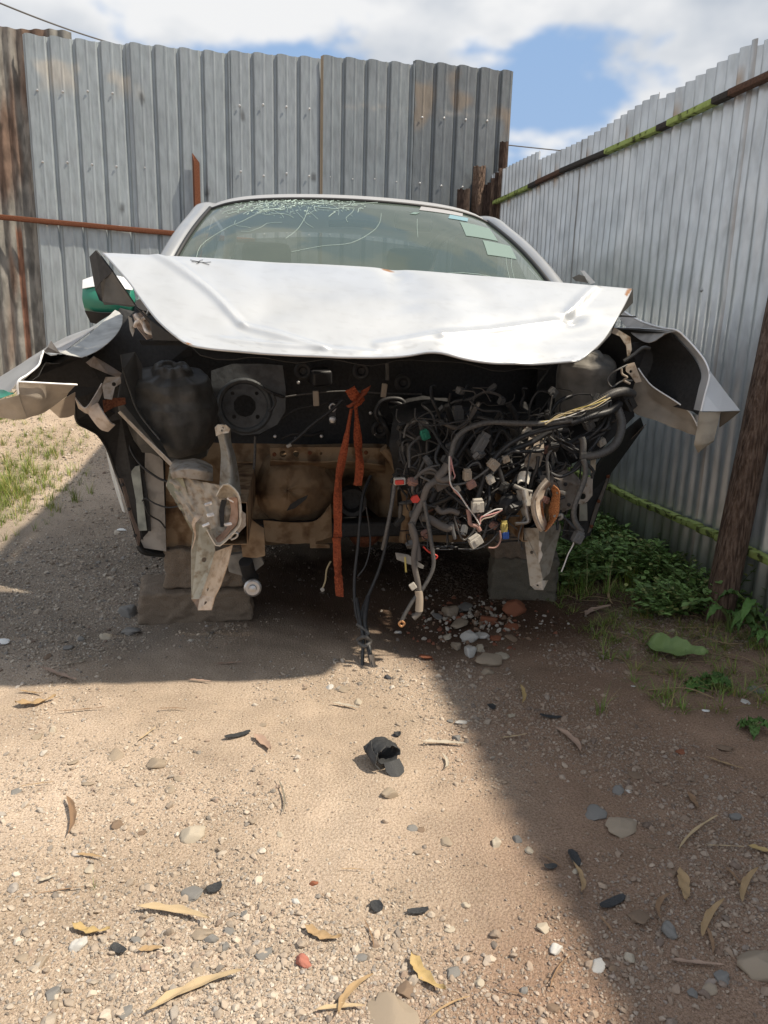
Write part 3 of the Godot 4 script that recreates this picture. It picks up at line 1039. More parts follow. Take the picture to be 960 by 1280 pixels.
	big.transform = Transform3D(Basis(x, zz.cross(x), zz).rotated(x, .3).scaled_local(v(len_, len_, len_)), grounded((ends[0] + ends[1]) * .5) + v(0, .028, 0))
	tag(big, "large flat green leaf lying on the dirt near the timber post", "leaf")
	# straw and dry runners at the foot of the fence
	var straw := Geo.new()
	for i in 70:
		var p := FENCE_OUT * (FENCE_FAR - rng.randf_range(.08, .62)) + FENCE_DIR * rng.randf_range(1.75, 2.75)
		var an := rng.randf_range(-.7, .7) + (PI if rng.randf() < .5 else 0.0)
		var dd := v(cos(an), 0, sin(an)) * rng.randf_range(.05, .2)
		p.y = soil_height(p.x, p.z) + .006
		straw.tint = Color(.34, .24, .14) * rng.randf_range(.6, 1.3)
		straw.tube([p, p + dd * .5 + v(rng.randf_range(-.03, .03), .012, rng.randf_range(-.03, .03)), p + dd + v(0, .0, rng.randf_range(-.04, .04))], rng.randf_range(.0008, .0022), 5, 4)
	structure(put("dry_straw", straw.done(), M.dry), "stuff")
	# rubble heap at the foot of the left end of the back fence

# ------------------------------------------------------------------ the car (own axes: x right, y up, -z towards its tail; the rail ends are at z = 0)
var car: Node3D

func part(called: String, g: Geo, m: Material, parent: Node3D = null, label := "") -> MeshInstance3D:
	var o := put(called, g.done(), m, parent if parent else car)
	if label: o.set_meta("label", label)
	return o

func along(line: Array, t: float) -> Vector3:   # point at share t of a polyline's length, smoothed
	var total := 0.0
	var acc := [0.0]
	for i in line.size() - 1:
		total += line[i].distance_to(line[i + 1])
		acc.append(total)
	var want := t * total
	for i in line.size() - 1:
		if want <= acc[i + 1] + 1e-6:
			var u: float = clampf((want - acc[i]) / maxf(acc[i + 1] - acc[i], 1e-6), 0, 1)
			var a: Vector3 = line[maxi(i - 1, 0)]
			var e: Vector3 = line[mini(i + 2, line.size() - 1)]
			return line[i].cubic_interpolate(line[i + 1], a, e, u)
	return line[line.size() - 1]

func loft(g: Geo, lines: Array, th := .0018, n := 14, between := 4, wrinkle := 0.0) -> void:   # skin over polylines
	var rows := []
	for k in lines.size():
		var steps := between if k < lines.size() - 1 else 1
		for q in steps:
			var row := PackedVector3Array()
			for j in n + 1:
				var p := along(lines[k], float(j) / n)
				if q > 0: p = p.lerp(along(lines[k + 1], float(j) / n), float(q) / steps)
				if wrinkle > 0.0: p += v(0, n1.get_noise_3d(p.x * 30.0, p.y * 30.0, p.z * 12.0), n2.get_noise_3d(p.x * 40.0, p.y * 40.0, p.z * 20.0)) * wrinkle
				row.append(p)
			rows.append(row)
	g.sheet(rows, th)

func plate(called: String, pts: Array, m: Material, tone := Color.WHITE, th := .003, holes := [], parent: Node3D = null, label := "") -> MeshInstance3D:
	var g := Geo.new()
	g.tint = tone
	g.plate(pts, th, holes)
	return part(called, g, m, parent, label)

func pressed(g: Geo, t: Transform3D, prof: Array, sides := 48, wobble := .05, seed_ := 1.0) -> void:   # a turned shape knocked out of round
	var rows := []
	for i in prof.size() - 1:
		for q in (4 if i < prof.size() - 2 else 5):
			var p: Vector2 = prof[i].lerp(prof[i + 1], q / 4.0)
			var row := PackedVector3Array()
			for k in sides + 1:
				var a := -TAU * k / sides
				var d := Vector2(cos(a), sin(a))
				var w := 1.0 + wobble * n1.get_noise_3d(d.x * 5.0 + seed_, d.y * 5.0, p.y * 14.0) + wobble * .35 * n2.get_noise_3d(d.x * 14.0, d.y * 14.0 + seed_, p.y * 40.0)
				row.append(t * v(d.x * p.x * w, p.y + wobble * .12 * n1.get_noise_2d(d.x * 4.0 + seed_, d.y * 4.0), d.y * p.x * w))
			rows.append(row)
	rows.reverse()
	g.sheet(rows, 0.0)

func tube(called: String, pts: Array, r: Variant, m: Material, parent: Node3D = null, sides := 8, sub := 6, flat := 1.0) -> MeshInstance3D:
	var g := Geo.new()
	g.tube(pts, r, sides, sub, flat)
	return part(called, g, m, parent)

func conduit(called: String, pts: Array, r: float, m: Material) -> MeshInstance3D:   # ribbed split tubing
	var g := Geo.new()
	var n := 0.0
	for i in pts.size() - 1: n += pts[i].distance_to(pts[i + 1])
	var ribs := n / .0062
	g.tube(pts, func(t): return r * (1.0 + .11 * signf(sin(t * ribs * TAU))), 10, maxi(6, int(ribs * 4.0 / (pts.size() - 1))))
	return part(called, g, m)

func box(called: String, at: Vector3, size: Vector3, turn: Vector3, m: Material, r := .003, parent: Node3D = null) -> MeshInstance3D:
	var g := Geo.new()
	g.rbox(Transform3D(Basis.from_euler(turn), at), size, r)
	return part(called, g, m, parent)

func connector(at: Vector3, size: Vector3, turn: Vector3, m: Material) -> void:
	var g := Geo.new()
	var t := Transform3D(Basis.from_euler(turn), at)
	g.rbox(t, size, .0015)
	g.rbox(t * Transform3D(Basis(), v(0, size.y * .55, 0)), v(size.x * .8, size.y * .4, size.z * .75), .001)
	g.rbox(t * Transform3D(Basis(), v(0, size.y * .1, size.z * .55)), v(size.x * .3, size.y * .6, size.z * .25), .001)
	for k in 3: g.rbox(t * Transform3D(Basis(), v((k - 1) * size.x * .28, -size.y * .52, 0)), v(size.x * .16, size.y * .16, size.z * .6), .0006)
	part("connector", g, m)

func build_car() -> void:
	car = thing("crashed_car", "silver saloon car with its front stripped off and crumpled bonnet, propped on stone blocks", "car", v(-.024, 0, -2.2), .1396)
	build_bonnet()
	build_cabin()
	build_left_fender()
	build_right_fender()
	build_bay()
	build_brackets()
	build_harness()

func build_bonnet() -> void:
	var top := [v(-0.757, 1.239, 0), v(-0.502, 1.237, 0), v(-0.286, 1.233, 0), v(-0.041, 1.229, 0), v(0.283, 1.218, 0), v(0.524, 1.208, 0), v(0.747, 1.198, 0)]
	var low := [v(-0.506, 1.012, 0.3), v(-0.382, 1, 0.31), v(-0.131, 0.995, 0.32), v(0.008, 1.002, 0.32), v(0.098, 1.016, 0.32), v(0.212, 0.997, 0.32), v(0.341, 0.992, 0.31), v(0.483, 1.005, 0.3)]
	var lft := [v(-0.757, 1.239, 0), v(-0.676, 1.156, 0.1), v(-0.587, 1.061, 0.22), v(-0.506, 1.012, 0.3)]
	var rgt := [v(0.747, 1.198, 0), v(0.672, 1.123, 0.1), v(0.573, 1.042, 0.22), v(0.483, 0.997, 0.3)]
	var rows := []
	var cols := []
	var NU := 170
	var NV := 84
	for i in NV + 1:
		var w := float(i) / NV
		var row := PackedVector3Array()
		var cr := PackedColorArray()
		for j in NU + 1:
			var u := float(j) / NU
			var p: Vector3 = along(top, u).lerp(along(low, u), w) + along(lft, w).lerp(along(rgt, w), u)
			p -= top[0].lerp(top[6], u).lerp(low[0].lerp(low[7], u), w)
			var nn := v(0, .8, .6)
			var d := .030 * sin(PI * pow(w, .7)) * (1.0 - .3 * absf(2.0 * u - 1.0))
			d += .006 * n1.get_noise_2d(u * 9.0, w * 5.0) * sin(PI * w)
			d += ridge(u, w, .10, .05, .185, .72, .010) * .012 + ridge(u, w, .185, .72, .33, .90, .012) * .010
			d += ridge(u, w, .185, .72, .28, .55, .03) * -.006 + ridge(u, w, .20, .2, .3, .1, .05) * -.006
			d += ridge(u, w, .915, .08, .885, .42, .009) * .014 - .020 * exp(-(pow((u - .895) / .018, 2) + pow((w - .47) / .05, 2)))
			d += ridge(u, w, .88, .50, .62, .80, .013) * .011 + ridge(u, w, .62, .80, .46, .86, .012) * .009
			d += ridge(u, w, .45, .93, .78, .99, .03) * -.005 + ridge(u, w, .12, .86, .45, .93, .010) * .006
			d -= .014 * exp(-(pow((u - .525) / .02, 2) + pow((w - .10) / .09, 2)))
			d += ridge(u, w, .525, .1, .55, .45, .03) * -.005 + ridge(u, w, .66, .15, .76, .35, .04) * -.005
			var crumple := smoothstep(.6, 1.0, w)
			d += crumple * .003 * n2.get_noise_2d(u * 22.0, w * 7.0)
			row.append(p + nn * d * .8)
			var c := Color.WHITE * (1.0 - .05 * absf(n2.get_noise_2d(u * 40.0, w * 14.0)))
			var chip := exp(-(pow((u - .512) / .014, 2) + pow((w - .02) / .05, 2))) + exp(-(pow(u / .03, 2) + pow(w / .07, 2))) + .8 * exp(-(pow((u - .995) / .012, 2) + pow((w - .1) / .12, 2))) + .9 * exp(-(pow((u - .005) / .02, 2) + pow((w - .99) / .03, 2)))
			chip *= .7 + 1.2 * n2.get_noise_2d(u * 130.0, w * 45.0)
			c = c.lerp(Color(.62, .28, .10), clampf(smoothstep(.35, .6, chip), 0, 1))
			var scuff := smoothstep(.34, .5, n2.get_noise_2d(u * 90.0, w * 60.0 + 20.0)) * (.3 + .7 * smoothstep(.75, .98, w))
			cr.append(c.lerp(Color(.45, .43, .4), scuff * .25))
		rows.append(row)
		cols.append(cr)
	var g := Geo.new()
	g.sheet(rows, .0016, cols)
	var b := part("bonnet", g, M.paint, null, "buckled silver bonnet folded up in front of the windscreen")
	# hemmed edge along the front and sides
	g = Geo.new()
	var edge := []
	for i in range(2, NV + 1, 6): edge.append(rows[i][0] + v(0, -.002, -.003))
	for j in range(4, NU + 1, 4): edge.append(rows[NV][j] + v(0, -.002, -.003))
	for i in range(NV - 6, 2, -6): edge.append(rows[i][NU] + v(0, -.002, -.003))
	g.tint = Color(.9, .9, .9)
	g.tube(edge, .0032, 6, 2)
	part("hemmed_edge", g, M.paint, b)
	# folded rear half, going back and down to the scuttle
	g = Geo.new()
	var back := []
	for i in 13:
		var t := i / 12.0
		var row := PackedVector3Array()
		for j in 41:
			var u := j / 40.0
			var p := along(top, 1.0 - u)
			row.append(p + v((.0 - p.x) * .06 * t, -.006 * (1.0 - t) - .055 * t + .012 * sin(PI * t), -.004 - .50 * t))
		back.append(row)
	g.sheet(back, .0016)
	part("rear_half", g, M.paint, b)
	# inner frame below the skin
	g = Geo.new()
	var inner := []
	for i in 9:
		var row := PackedVector3Array()
		for j in 25:
			row.append(rows[12 + i * 8][10 + j * 6] + v(0, -.035 - .008 * sin(j * 1.3) * sin(i * .9), -.04))
		inner.append(row)
	g.sheet(inner, .002)
	part("inner_frame", g, M.bay_dark, b)  # shade under the bonnet is put into this near-black colour
	# torn corners
	plate("corner_fold", [v(-0.803, 1.233, -0.06), v(-0.774, 1.246, -0.01), v(-0.761, 1.232, 0), v(-0.725, 1.189, 0.03), v(-0.769, 1.164, -0.02), v(-0.793, 1.145, -0.06)], M.bay_dark, Color.WHITE, .004, [], b)
	plate("corner_fold", [v(-0.803, 1.233, -0.06), v(-0.793, 1.145, -0.06), v(-0.782, 1.118, -0.05), v(-0.773, 1.113, -0.05), v(-0.769, 1.164, -0.02)], M.bay_dark, Color.WHITE, .003, [], b)
	plate("corner_fold", [v(-0.766, 1.162, -0.01), v(-0.749, 1.182, 0), v(-0.726, 1.19, 0.03), v(-0.664, 1.103, 0.07), v(-0.687, 1.101, 0.03), v(-0.734, 1.107, -0.02), v(-0.767, 1.106, -0.04), v(-0.769, 1.115, -0.03)], M.bay, Color.WHITE, .004, [], b)
	plate("corner_fold", [v(0.754, 1.201, -0.01), v(0.777, 1.161, -0.05), v(0.747, 1.14, -0.03), v(0.705, 1.117, 0.02), v(0.724, 1.159, 0.01)], M.bay, Color.WHITE, .004, [], b)
	plate("side_flange", [v(0.724, 1.159, 0.01), v(0.705, 1.117, 0.02), v(0.633, 1.074, 0.1), v(0.557, 1.022, 0.16), v(0.535, 1.005, 0.2), v(0.588, 1.023, 0.16), v(0.65, 1.064, 0.1)], M.bay_dark, Color.WHITE, .003, [], b)
	plate("side_flange", [v(-0.665, 1.102, 0.07), v(-0.621, 1.067, 0.1), v(-0.575, 1.039, 0.16), v(-0.525, 1.019, 0.2), v(-0.534, 1.017, 0.16), v(-0.625, 1.016, 0.06), v(-0.633, 1.059, 0.05)], M.bay_dark, Color.WHITE, .003, [], b)
	# scrawled pen mark on the skin near the fold
	g = Geo.new()
	for s in [[.150, .10, .180, .145], [.155, .15, .172, .09], [.150, .125, .185, .118]]:
		var pts := []
		for q in 5:
			var u: float = lerpf(s[0], s[2], q / 4.0)
			var w: float = lerpf(s[1], s[3], q / 4.0)
			pts.append(rows[int(w * NV)][int(u * NU)] + v(0, .0012, .0012))
		g.tube(pts, .0007, 5, 2)
	part("pen_mark", g, M.plastic, b)
func ridge(u: float, w: float, u0: float, w0: float, u1: float, w1: float, wide: float) -> float:   # 1 on the line, fading to both sides
	var k := .38   # the bonnet is wider than deep
	var a := Vector2(u0, w0 * k)
	var b := Vector2(u1, w1 * k)
	var p := Vector2(u, w * k)
	var t := clampf((p - a).dot(b - a) / (b - a).length_squared(), 0, 1)
	var d := p.distance_to(a.lerp(b, t))
	return exp(-pow(d / wide, 2)) * (1.0 - .3 * absf(2.0 * t - 1.0))

func screen_point(u: float, w: float) -> Vector3:   # the windscreen: u across, w up
	var k := 2.0 * u - 1.0
	var a := v(.045 + k * .755, 1.19 - .01 * k * k, -(.56 + .14 * k * k))
	var b := v(.022 + k * .592, 1.588 - .022 * k * k - .028 * pow(absf(k), 7.0), -(1.13 + .09 * k * k))
	var p := a.lerp(b, w)
	return p + v(0, .022, .016) * sin(PI * w)

func build_cabin() -> void:
	var rows := []
	for i in 21:
		var row := PackedVector3Array()
		for j in 41: row.append(screen_point(j / 40.0, 1.0 - i / 20.0))
		rows.append(row)
	var g := Geo.new()
	g.sheet(rows, .0)
	var ws := part("windscreen", g, M.glass, null, "dusty windscreen cracked at the upper corner")
	# cracks: a web that spreads from the upper corner, each line a hairline ridge in the glass
	var web := Geo.new()
	var r := RandomNumberGenerator.new()
	r.seed = 77
	var lift := v(0, .0012, .0012)
	for k in 46:
		var p := Vector2(.10 + .42 * r.randf(), 0)
		p.y = .97 - absf(r.randfn()) * .13 - .25 * maxf(0.0, .2 - p.x)
		var an := r.randf_range(-.5, .5) + (PI if r.randf() < .5 else 0.0) + (1.57 if r.randf() < .3 else 0.0)
		var pts := []
		var n := r.randi_range(3, 7)
		var go := r.randf_range(.03, .16)
		for q in n:
			pts.append(screen_point(clampf(p.x, .02, .98), clampf(p.y, .05, .985)) + lift)
			p += Vector2(cos(an), sin(an) * 1.9) * go / n
			an += r.randf_range(-.8, .8)
		web.tube(pts, .0004 + .0007 * pow(r.randf(), 2.0), 4, 2)
	for k in 420:   # crushed flecks where the glass took the blow
		var p := Vector2(.27 + r.randfn() * .11, .97 - absf(r.randfn()) * .09)
		if p.y > .98 or p.x < .05: continue
		var a := screen_point(p.x, p.y) + lift
		var an := r.randf() * TAU
		var go := r.randf_range(.003, .011)
		var b := screen_point(p.x + go * cos(an), minf(p.y + 2.2 * go * sin(an), .985)) + lift
		web.tube([a, b], .0005 + .0010 * pow(r.randf(), 2.0), 4, 2)
	for q in [[[.06, .2], [.05, .4], [.10, .58], [.14, .66], [.19, .78], [.26, .86]], [[.34, .86], [.33, .7], [.31, .55], [.28, .45]], [[.34, .8], [.37, .68]], [[.3, .32], [.38, .38], [.46, .42], [.53, .56], [.56, .68], [.575, .8]], [[.66, .52], [.67, .62], [.69, .76]], [[.885, .10], [.91, .30], [.945, .44]], [[.87, .10], [.90, .33], [.94, .5]], [[.98, .12], [.975, .25], [.97, .33]], [[.55, .12], [.75, .2], [.88, .16]]]:
		var pts := []
		for e in q: pts.append(screen_point(e[0], e[1]) + lift)
		web.tube(pts, .00055, 4, 4)
	part("crack", web, M.crack, ws)
	# stickers, the tint band and the sensor pod behind the glass
	var inside := v(0, -.003, -.003)
	for s in [[.845, .60, .955, .80, "sticker"], [.875, .40, .970, .57, "sticker"], [.74, .91, .90, .985, "pale"], [.695, .83, .715, .865, "sticker"], [.83, .83, .90, .90, "blue"]]:
		g = Geo.new()
		var patch := []
		for i in 4:
			var row := PackedVector3Array()
			for j in 5: row.append(screen_point(lerpf(s[0], s[2], j / 4.0) - .02 * i / 3.0, lerpf(s[3], s[1], i / 3.0)) - inside * .5)
			patch.append(row)
		g.sheet(patch, .0006)
		part("sticker", g, {"sticker": M.sticker, "pale": M.sticker_pale, "blue": M.sticker_blue}[s[4]], ws)
	g = Geo.new()
	var band := []
	for i in 3:
		var row := PackedVector3Array()
		for j in 31: row.append(screen_point(lerpf(.46, .985, j / 30.0), .99 - (.05 + .05 * smoothstep(0.0, 6.0, j)) * i / 2.0) + inside)
		band.append(row)
	g.sheet(band, .0006)
	part("tint_band", g, M.visor_band, ws)
	box("sensor_pod", screen_point(.7, .86) + v(0, -.03, -.05), v(.16, .05, .08), v(.6, 0, 0), M.plastic, .015, ws)
	# seals
	var edge := []
	for j in 13: edge.append(screen_point(0, j / 12.0) + v(-.006, .002, .002))
	tube("seal", edge, .009, M.seal, ws)
	edge = []
	for j in 13: edge.append(screen_point(1, j / 12.0) + v(.006, .002, .002))
	tube("seal", edge, .009, M.seal, ws)
	edge = []
	for j in 21: edge.append(screen_point(j / 20.0, .985) + v(0, .002, .002))
	tube("seal", edge, .006, M.seal, ws)
	# pillars and roof
	for s in [-1.0, 1.0]:
		var u := .0 if s < 0 else 1.0
		var pts := []
		for q in [-.12, .1, .35, .6, .85, 1.0]: pts.append(screen_point(u, q) + v(s * .038, -.004, -.012))
		var last: Vector3 = pts[5]
		pts.append_array([last + v(-s * .03, .026, -.16), last + v(-s * .045, .045, -.5), last + v(-s * .05, .03, -1.0), last + v(-s * .0, -.07, -1.5), last + v(s * .06, -.28, -1.95)])
		g = Geo.new()
		g.tint = Color(.62, .62, .62)
		g.tube(pts, .034, 12, 6, .8)
		part("roof_pillar", g, M.paint)
	g = Geo.new()
	var roof := []
	for i in 25:
		var t := i / 24.0
		var row := PackedVector3Array()
		for j in 33:
			var k := j / 16.0 - 1.0
			var p := screen_point((k + 1) * .5, 1.0)
			var z := -1.45 * t
			row.append(v(lerpf(p.x, k * .60, t), p.y + .024 * smoothstep(0.0, .03, t) + .05 * sin(PI * .55 * t) - .03 * t * t, p.z + z - .004))
		roof.append(row)
	roof.reverse()
	g.sheet(roof, .0015)
	part("roof", g, M.roof)
	# body sides: doors, wings and sills
	for s in [-1.0, 1.0]:
		var sect := [v(.775, .285, 0), v(.82, .33, 0), v(.845, .50, 0), v(.858, .75, 0), v(.852, .92, 0), v(.83, 1.06, 0), v(.79, 1.155, 0), v(.765, 1.165, 0)]
		for d in [[-.62, -1.62, "door"], [-1.63, -2.55, "door"], [-2.56, -3.75, "rear_wing"]]:
			var sk := []
			for q in sect:
				var row := PackedVector3Array()
				for j in 15:
					var z: float = lerpf(d[0], d[1], j / 14.0)
					var taper := 1.0 - .10 * smoothstep(-2.6, -3.75, z) - .04 * smoothstep(-1.0, -.6, z)
					row.append(v(s * q.x * taper + .03, q.y, z))
				if s > 0: row.reverse()
				sk.append(row)
			sk.reverse()
			if true:
				g = Geo.new()
				g.sheet(sk, .002 if false else .0016)
				var dr := part(d[2], g, M.paint)
				if d[2] == "door":
					tube("handle", [v(s * .858 + .03, .93, d[1] + .22), v(s * .885 + .03, .935, d[1] + .16), v(s * .858 + .03, .93, d[1] + .08)], .011, M.paint, dr)
		# side windows
		for d in [[-.95, -1.62], [-1.66, -2.4]]:
			var sw := []
			for i in 5:
				var row := PackedVector3Array()
				var t := i / 4.0
				for j in 9:
					var z: float = lerpf(d[0] - .28 * t * (1.0 if d[0] > -1.0 else 0.0), d[1] + (.25 * t if d[1] < -2.0 else 0.0), j / 8.0)
					row.append(v(s * lerpf(.775, .63, t) + .03, lerpf(1.165, 1.56, t), z))
				sw.append(row)
			g = Geo.new()
			g.sheet(sw, 0.0)
			part("side_window", g, M.glass)
	# boot, rear panel and rear window
	g = Geo.new()
	loft(g, [[v(-.7, 1.16, -3.0), v(0, 1.19, -2.98), v(.76, 1.16, -3.0)], [v(-.68, 1.15, -3.4), v(0, 1.18, -3.4), v(.74, 1.15, -3.4)], [v(-.66, 1.1, -3.72), v(0, 1.13, -3.76), v(.72, 1.1, -3.72)], [v(-.68, .7, -3.76), v(0, .72, -3.84), v(.74, .7, -3.76)], [v(-.66, .35, -3.7), v(0, .34, -3.78), v(.72, .35, -3.7)]], .002, 16, 5)
	part("boot", g, M.paint)
	g = Geo.new()
	loft(g, [[v(-.56, 1.56, -2.5), v(.02, 1.60, -2.52), v(.60, 1.56, -2.5)], [v(-.66, 1.17, -2.98), v(.02, 1.2, -3.02), v(.72, 1.17, -2.98)]], 0.0, 12, 6)
	part("rear_window", g, M.glass)
	# floor, dashboard, seats and steering wheel
	box("floor", v(.03, .28, -2.2), v(1.52, .05, 3.0), v(0, 0, 0), M.bay_dark, .01)
	g = Geo.new()
	loft(g, [[v(-.70, 1.10, -.62), v(.03, 1.13, -.58), v(.76, 1.10, -.62)], [v(-.70, 1.13, -.95), v(.03, 1.15, -1.0), v(.76, 1.13, -.95)], [v(-.68, .95, -1.12), v(.03, .93, -1.16), v(.74, .95, -1.12)], [v(-.66, .6, -1.05), v(.03, .6, -1.08), v(.72, .6, -1.05)]], .004, 18, 6)
	part("dashboard", g, M.dash)
	var wheel := []
	for k in 17: wheel.append(v(-.36, 1.08, -1.32) + v(cos(TAU * k / 16) * .18, sin(TAU * k / 16) * .165, sin(TAU * k / 16) * -.07))
	var sw2 := tube("steering_wheel", wheel, .014, M.plastic, null, 8, 3)
	for a in [.4, 2.7, -1.57]: tube("spoke", [v(-.36, 1.08, -1.30), v(-.36, 1.08, -1.32) + v(cos(a) * .175, sin(a) * .16, sin(a) * -.07)], .012, M.plastic, sw2)
	for s in [-.36, .42]:
		var bk := box("seat", v(s, .98, -1.95), v(.48, .72, .14), v(-.25, 0, 0), M.seat, .06)
		box("headrest", v(s, 1.42, -2.06), v(.26, .17, .1), v(-.2, 0, 0), M.seat, .04, bk)
		box("cushion", v(s, .58, -1.65), v(.5, .18, .52), v(.12, 0, 0), M.seat, .06, bk)
	box("rear_seat", v(.03, .95, -2.8), v(1.25, .66, .16), v(-.3, 0, 0), M.seat, .06)
	tube("rear_view_mirror", [v(-.08, 1.50, -1.2), v(.02, 1.505, -1.19), v(.12, 1.50, -1.2)], .03, M.plastic, null, 8, 4, .5)
	# scuttle below the glass
	g = Geo.new()
	loft(g, [[v(-.76, 1.19, -.70), v(.04, 1.175, -.55), v(.83, 1.19, -.70)], [v(-.74, 1.13, -.64), v(.04, 1.12, -.5), v(.8, 1.13, -.64)]], .003, 16, 4)
	part("scuttle", g, M.plastic)
	# right hinge cover and the rusty end of the right pillar
	plate("pillar_end", [v(0.792, 1.271, -0.6), v(0.817, 1.283, -0.6), v(0.839, 1.277, -0.6), v(0.848, 1.263, -0.6), v(0.855, 1.254, -0.6), v(0.807, 1.259, -0.6)], M.bay, Color.WHITE, .004)
	plate("pillar_trim", [v(0.825, 1.297, -0.61), v(0.839, 1.298, -0.61), v(0.887, 1.256, -0.61), v(0.869, 1.251, -0.61)], M.paint, Color.WHITE, .01)
	# door mirror
	g = Geo.new()
	g.tint = Color.WHITE
	var mc := v(-0.907, 1.134, -0.72)
	var sec := []
	for q in [[0.0, .005, .0], [.06, .055, .0], [.3, .075, .0], [.7, .08, .0], [.94, .06, .0], [1.0, .005, .0]]:
		var row := PackedVector3Array()
		for k in 17:
			var a := -TAU * k / 16.0
			row.append(mc + v(lerpf(-.085, .10, q[0]), .008, 0) + v(0, cos(a) * q[1] * (1.0 if cos(a) > 0 else .8), sin(a) * q[1] * .75))
		sec.append(row)
	sec.reverse()
	g.sheet(sec, 0.0)
	var mir := part("door_mirror", g, M.mirror_green, null, "door mirror with green shell and white top")
	g = Geo.new()
	loft(g, [[mc + v(-.072, .04, .04), mc + v(0, .05, .058), mc + v(.1, .04, .05)], [mc + v(-.074, .07, .02), mc + v(0, .092, .02), mc + v(.1, .078, .02)], [mc + v(-.07, .06, -.04), mc + v(0, .075, -.045), mc + v(.1, .06, -.04)]], .002, 12, 4)
	part("mirror_cap", g, M.hem, mir)
	g = Geo.new()
	loft(g, [[mc + v(-.07, -.035, .04), mc + v(0, -.04, .055), mc + v(.1, -.035, .05)], [mc + v(-.06, -.075, .01), mc + v(0, -.085, .01), mc + v(.1, -.075, .01)]], .002, 12, 4)
	part("mirror_base", g, M.plastic, mir)
	tube("mirror_arm", [mc + v(.09, -.03, -.01), mc + v(.16, -.05, -.02), v(-.76, mc.y - .05, mc.z - .05)], .022, M.plastic, mir)

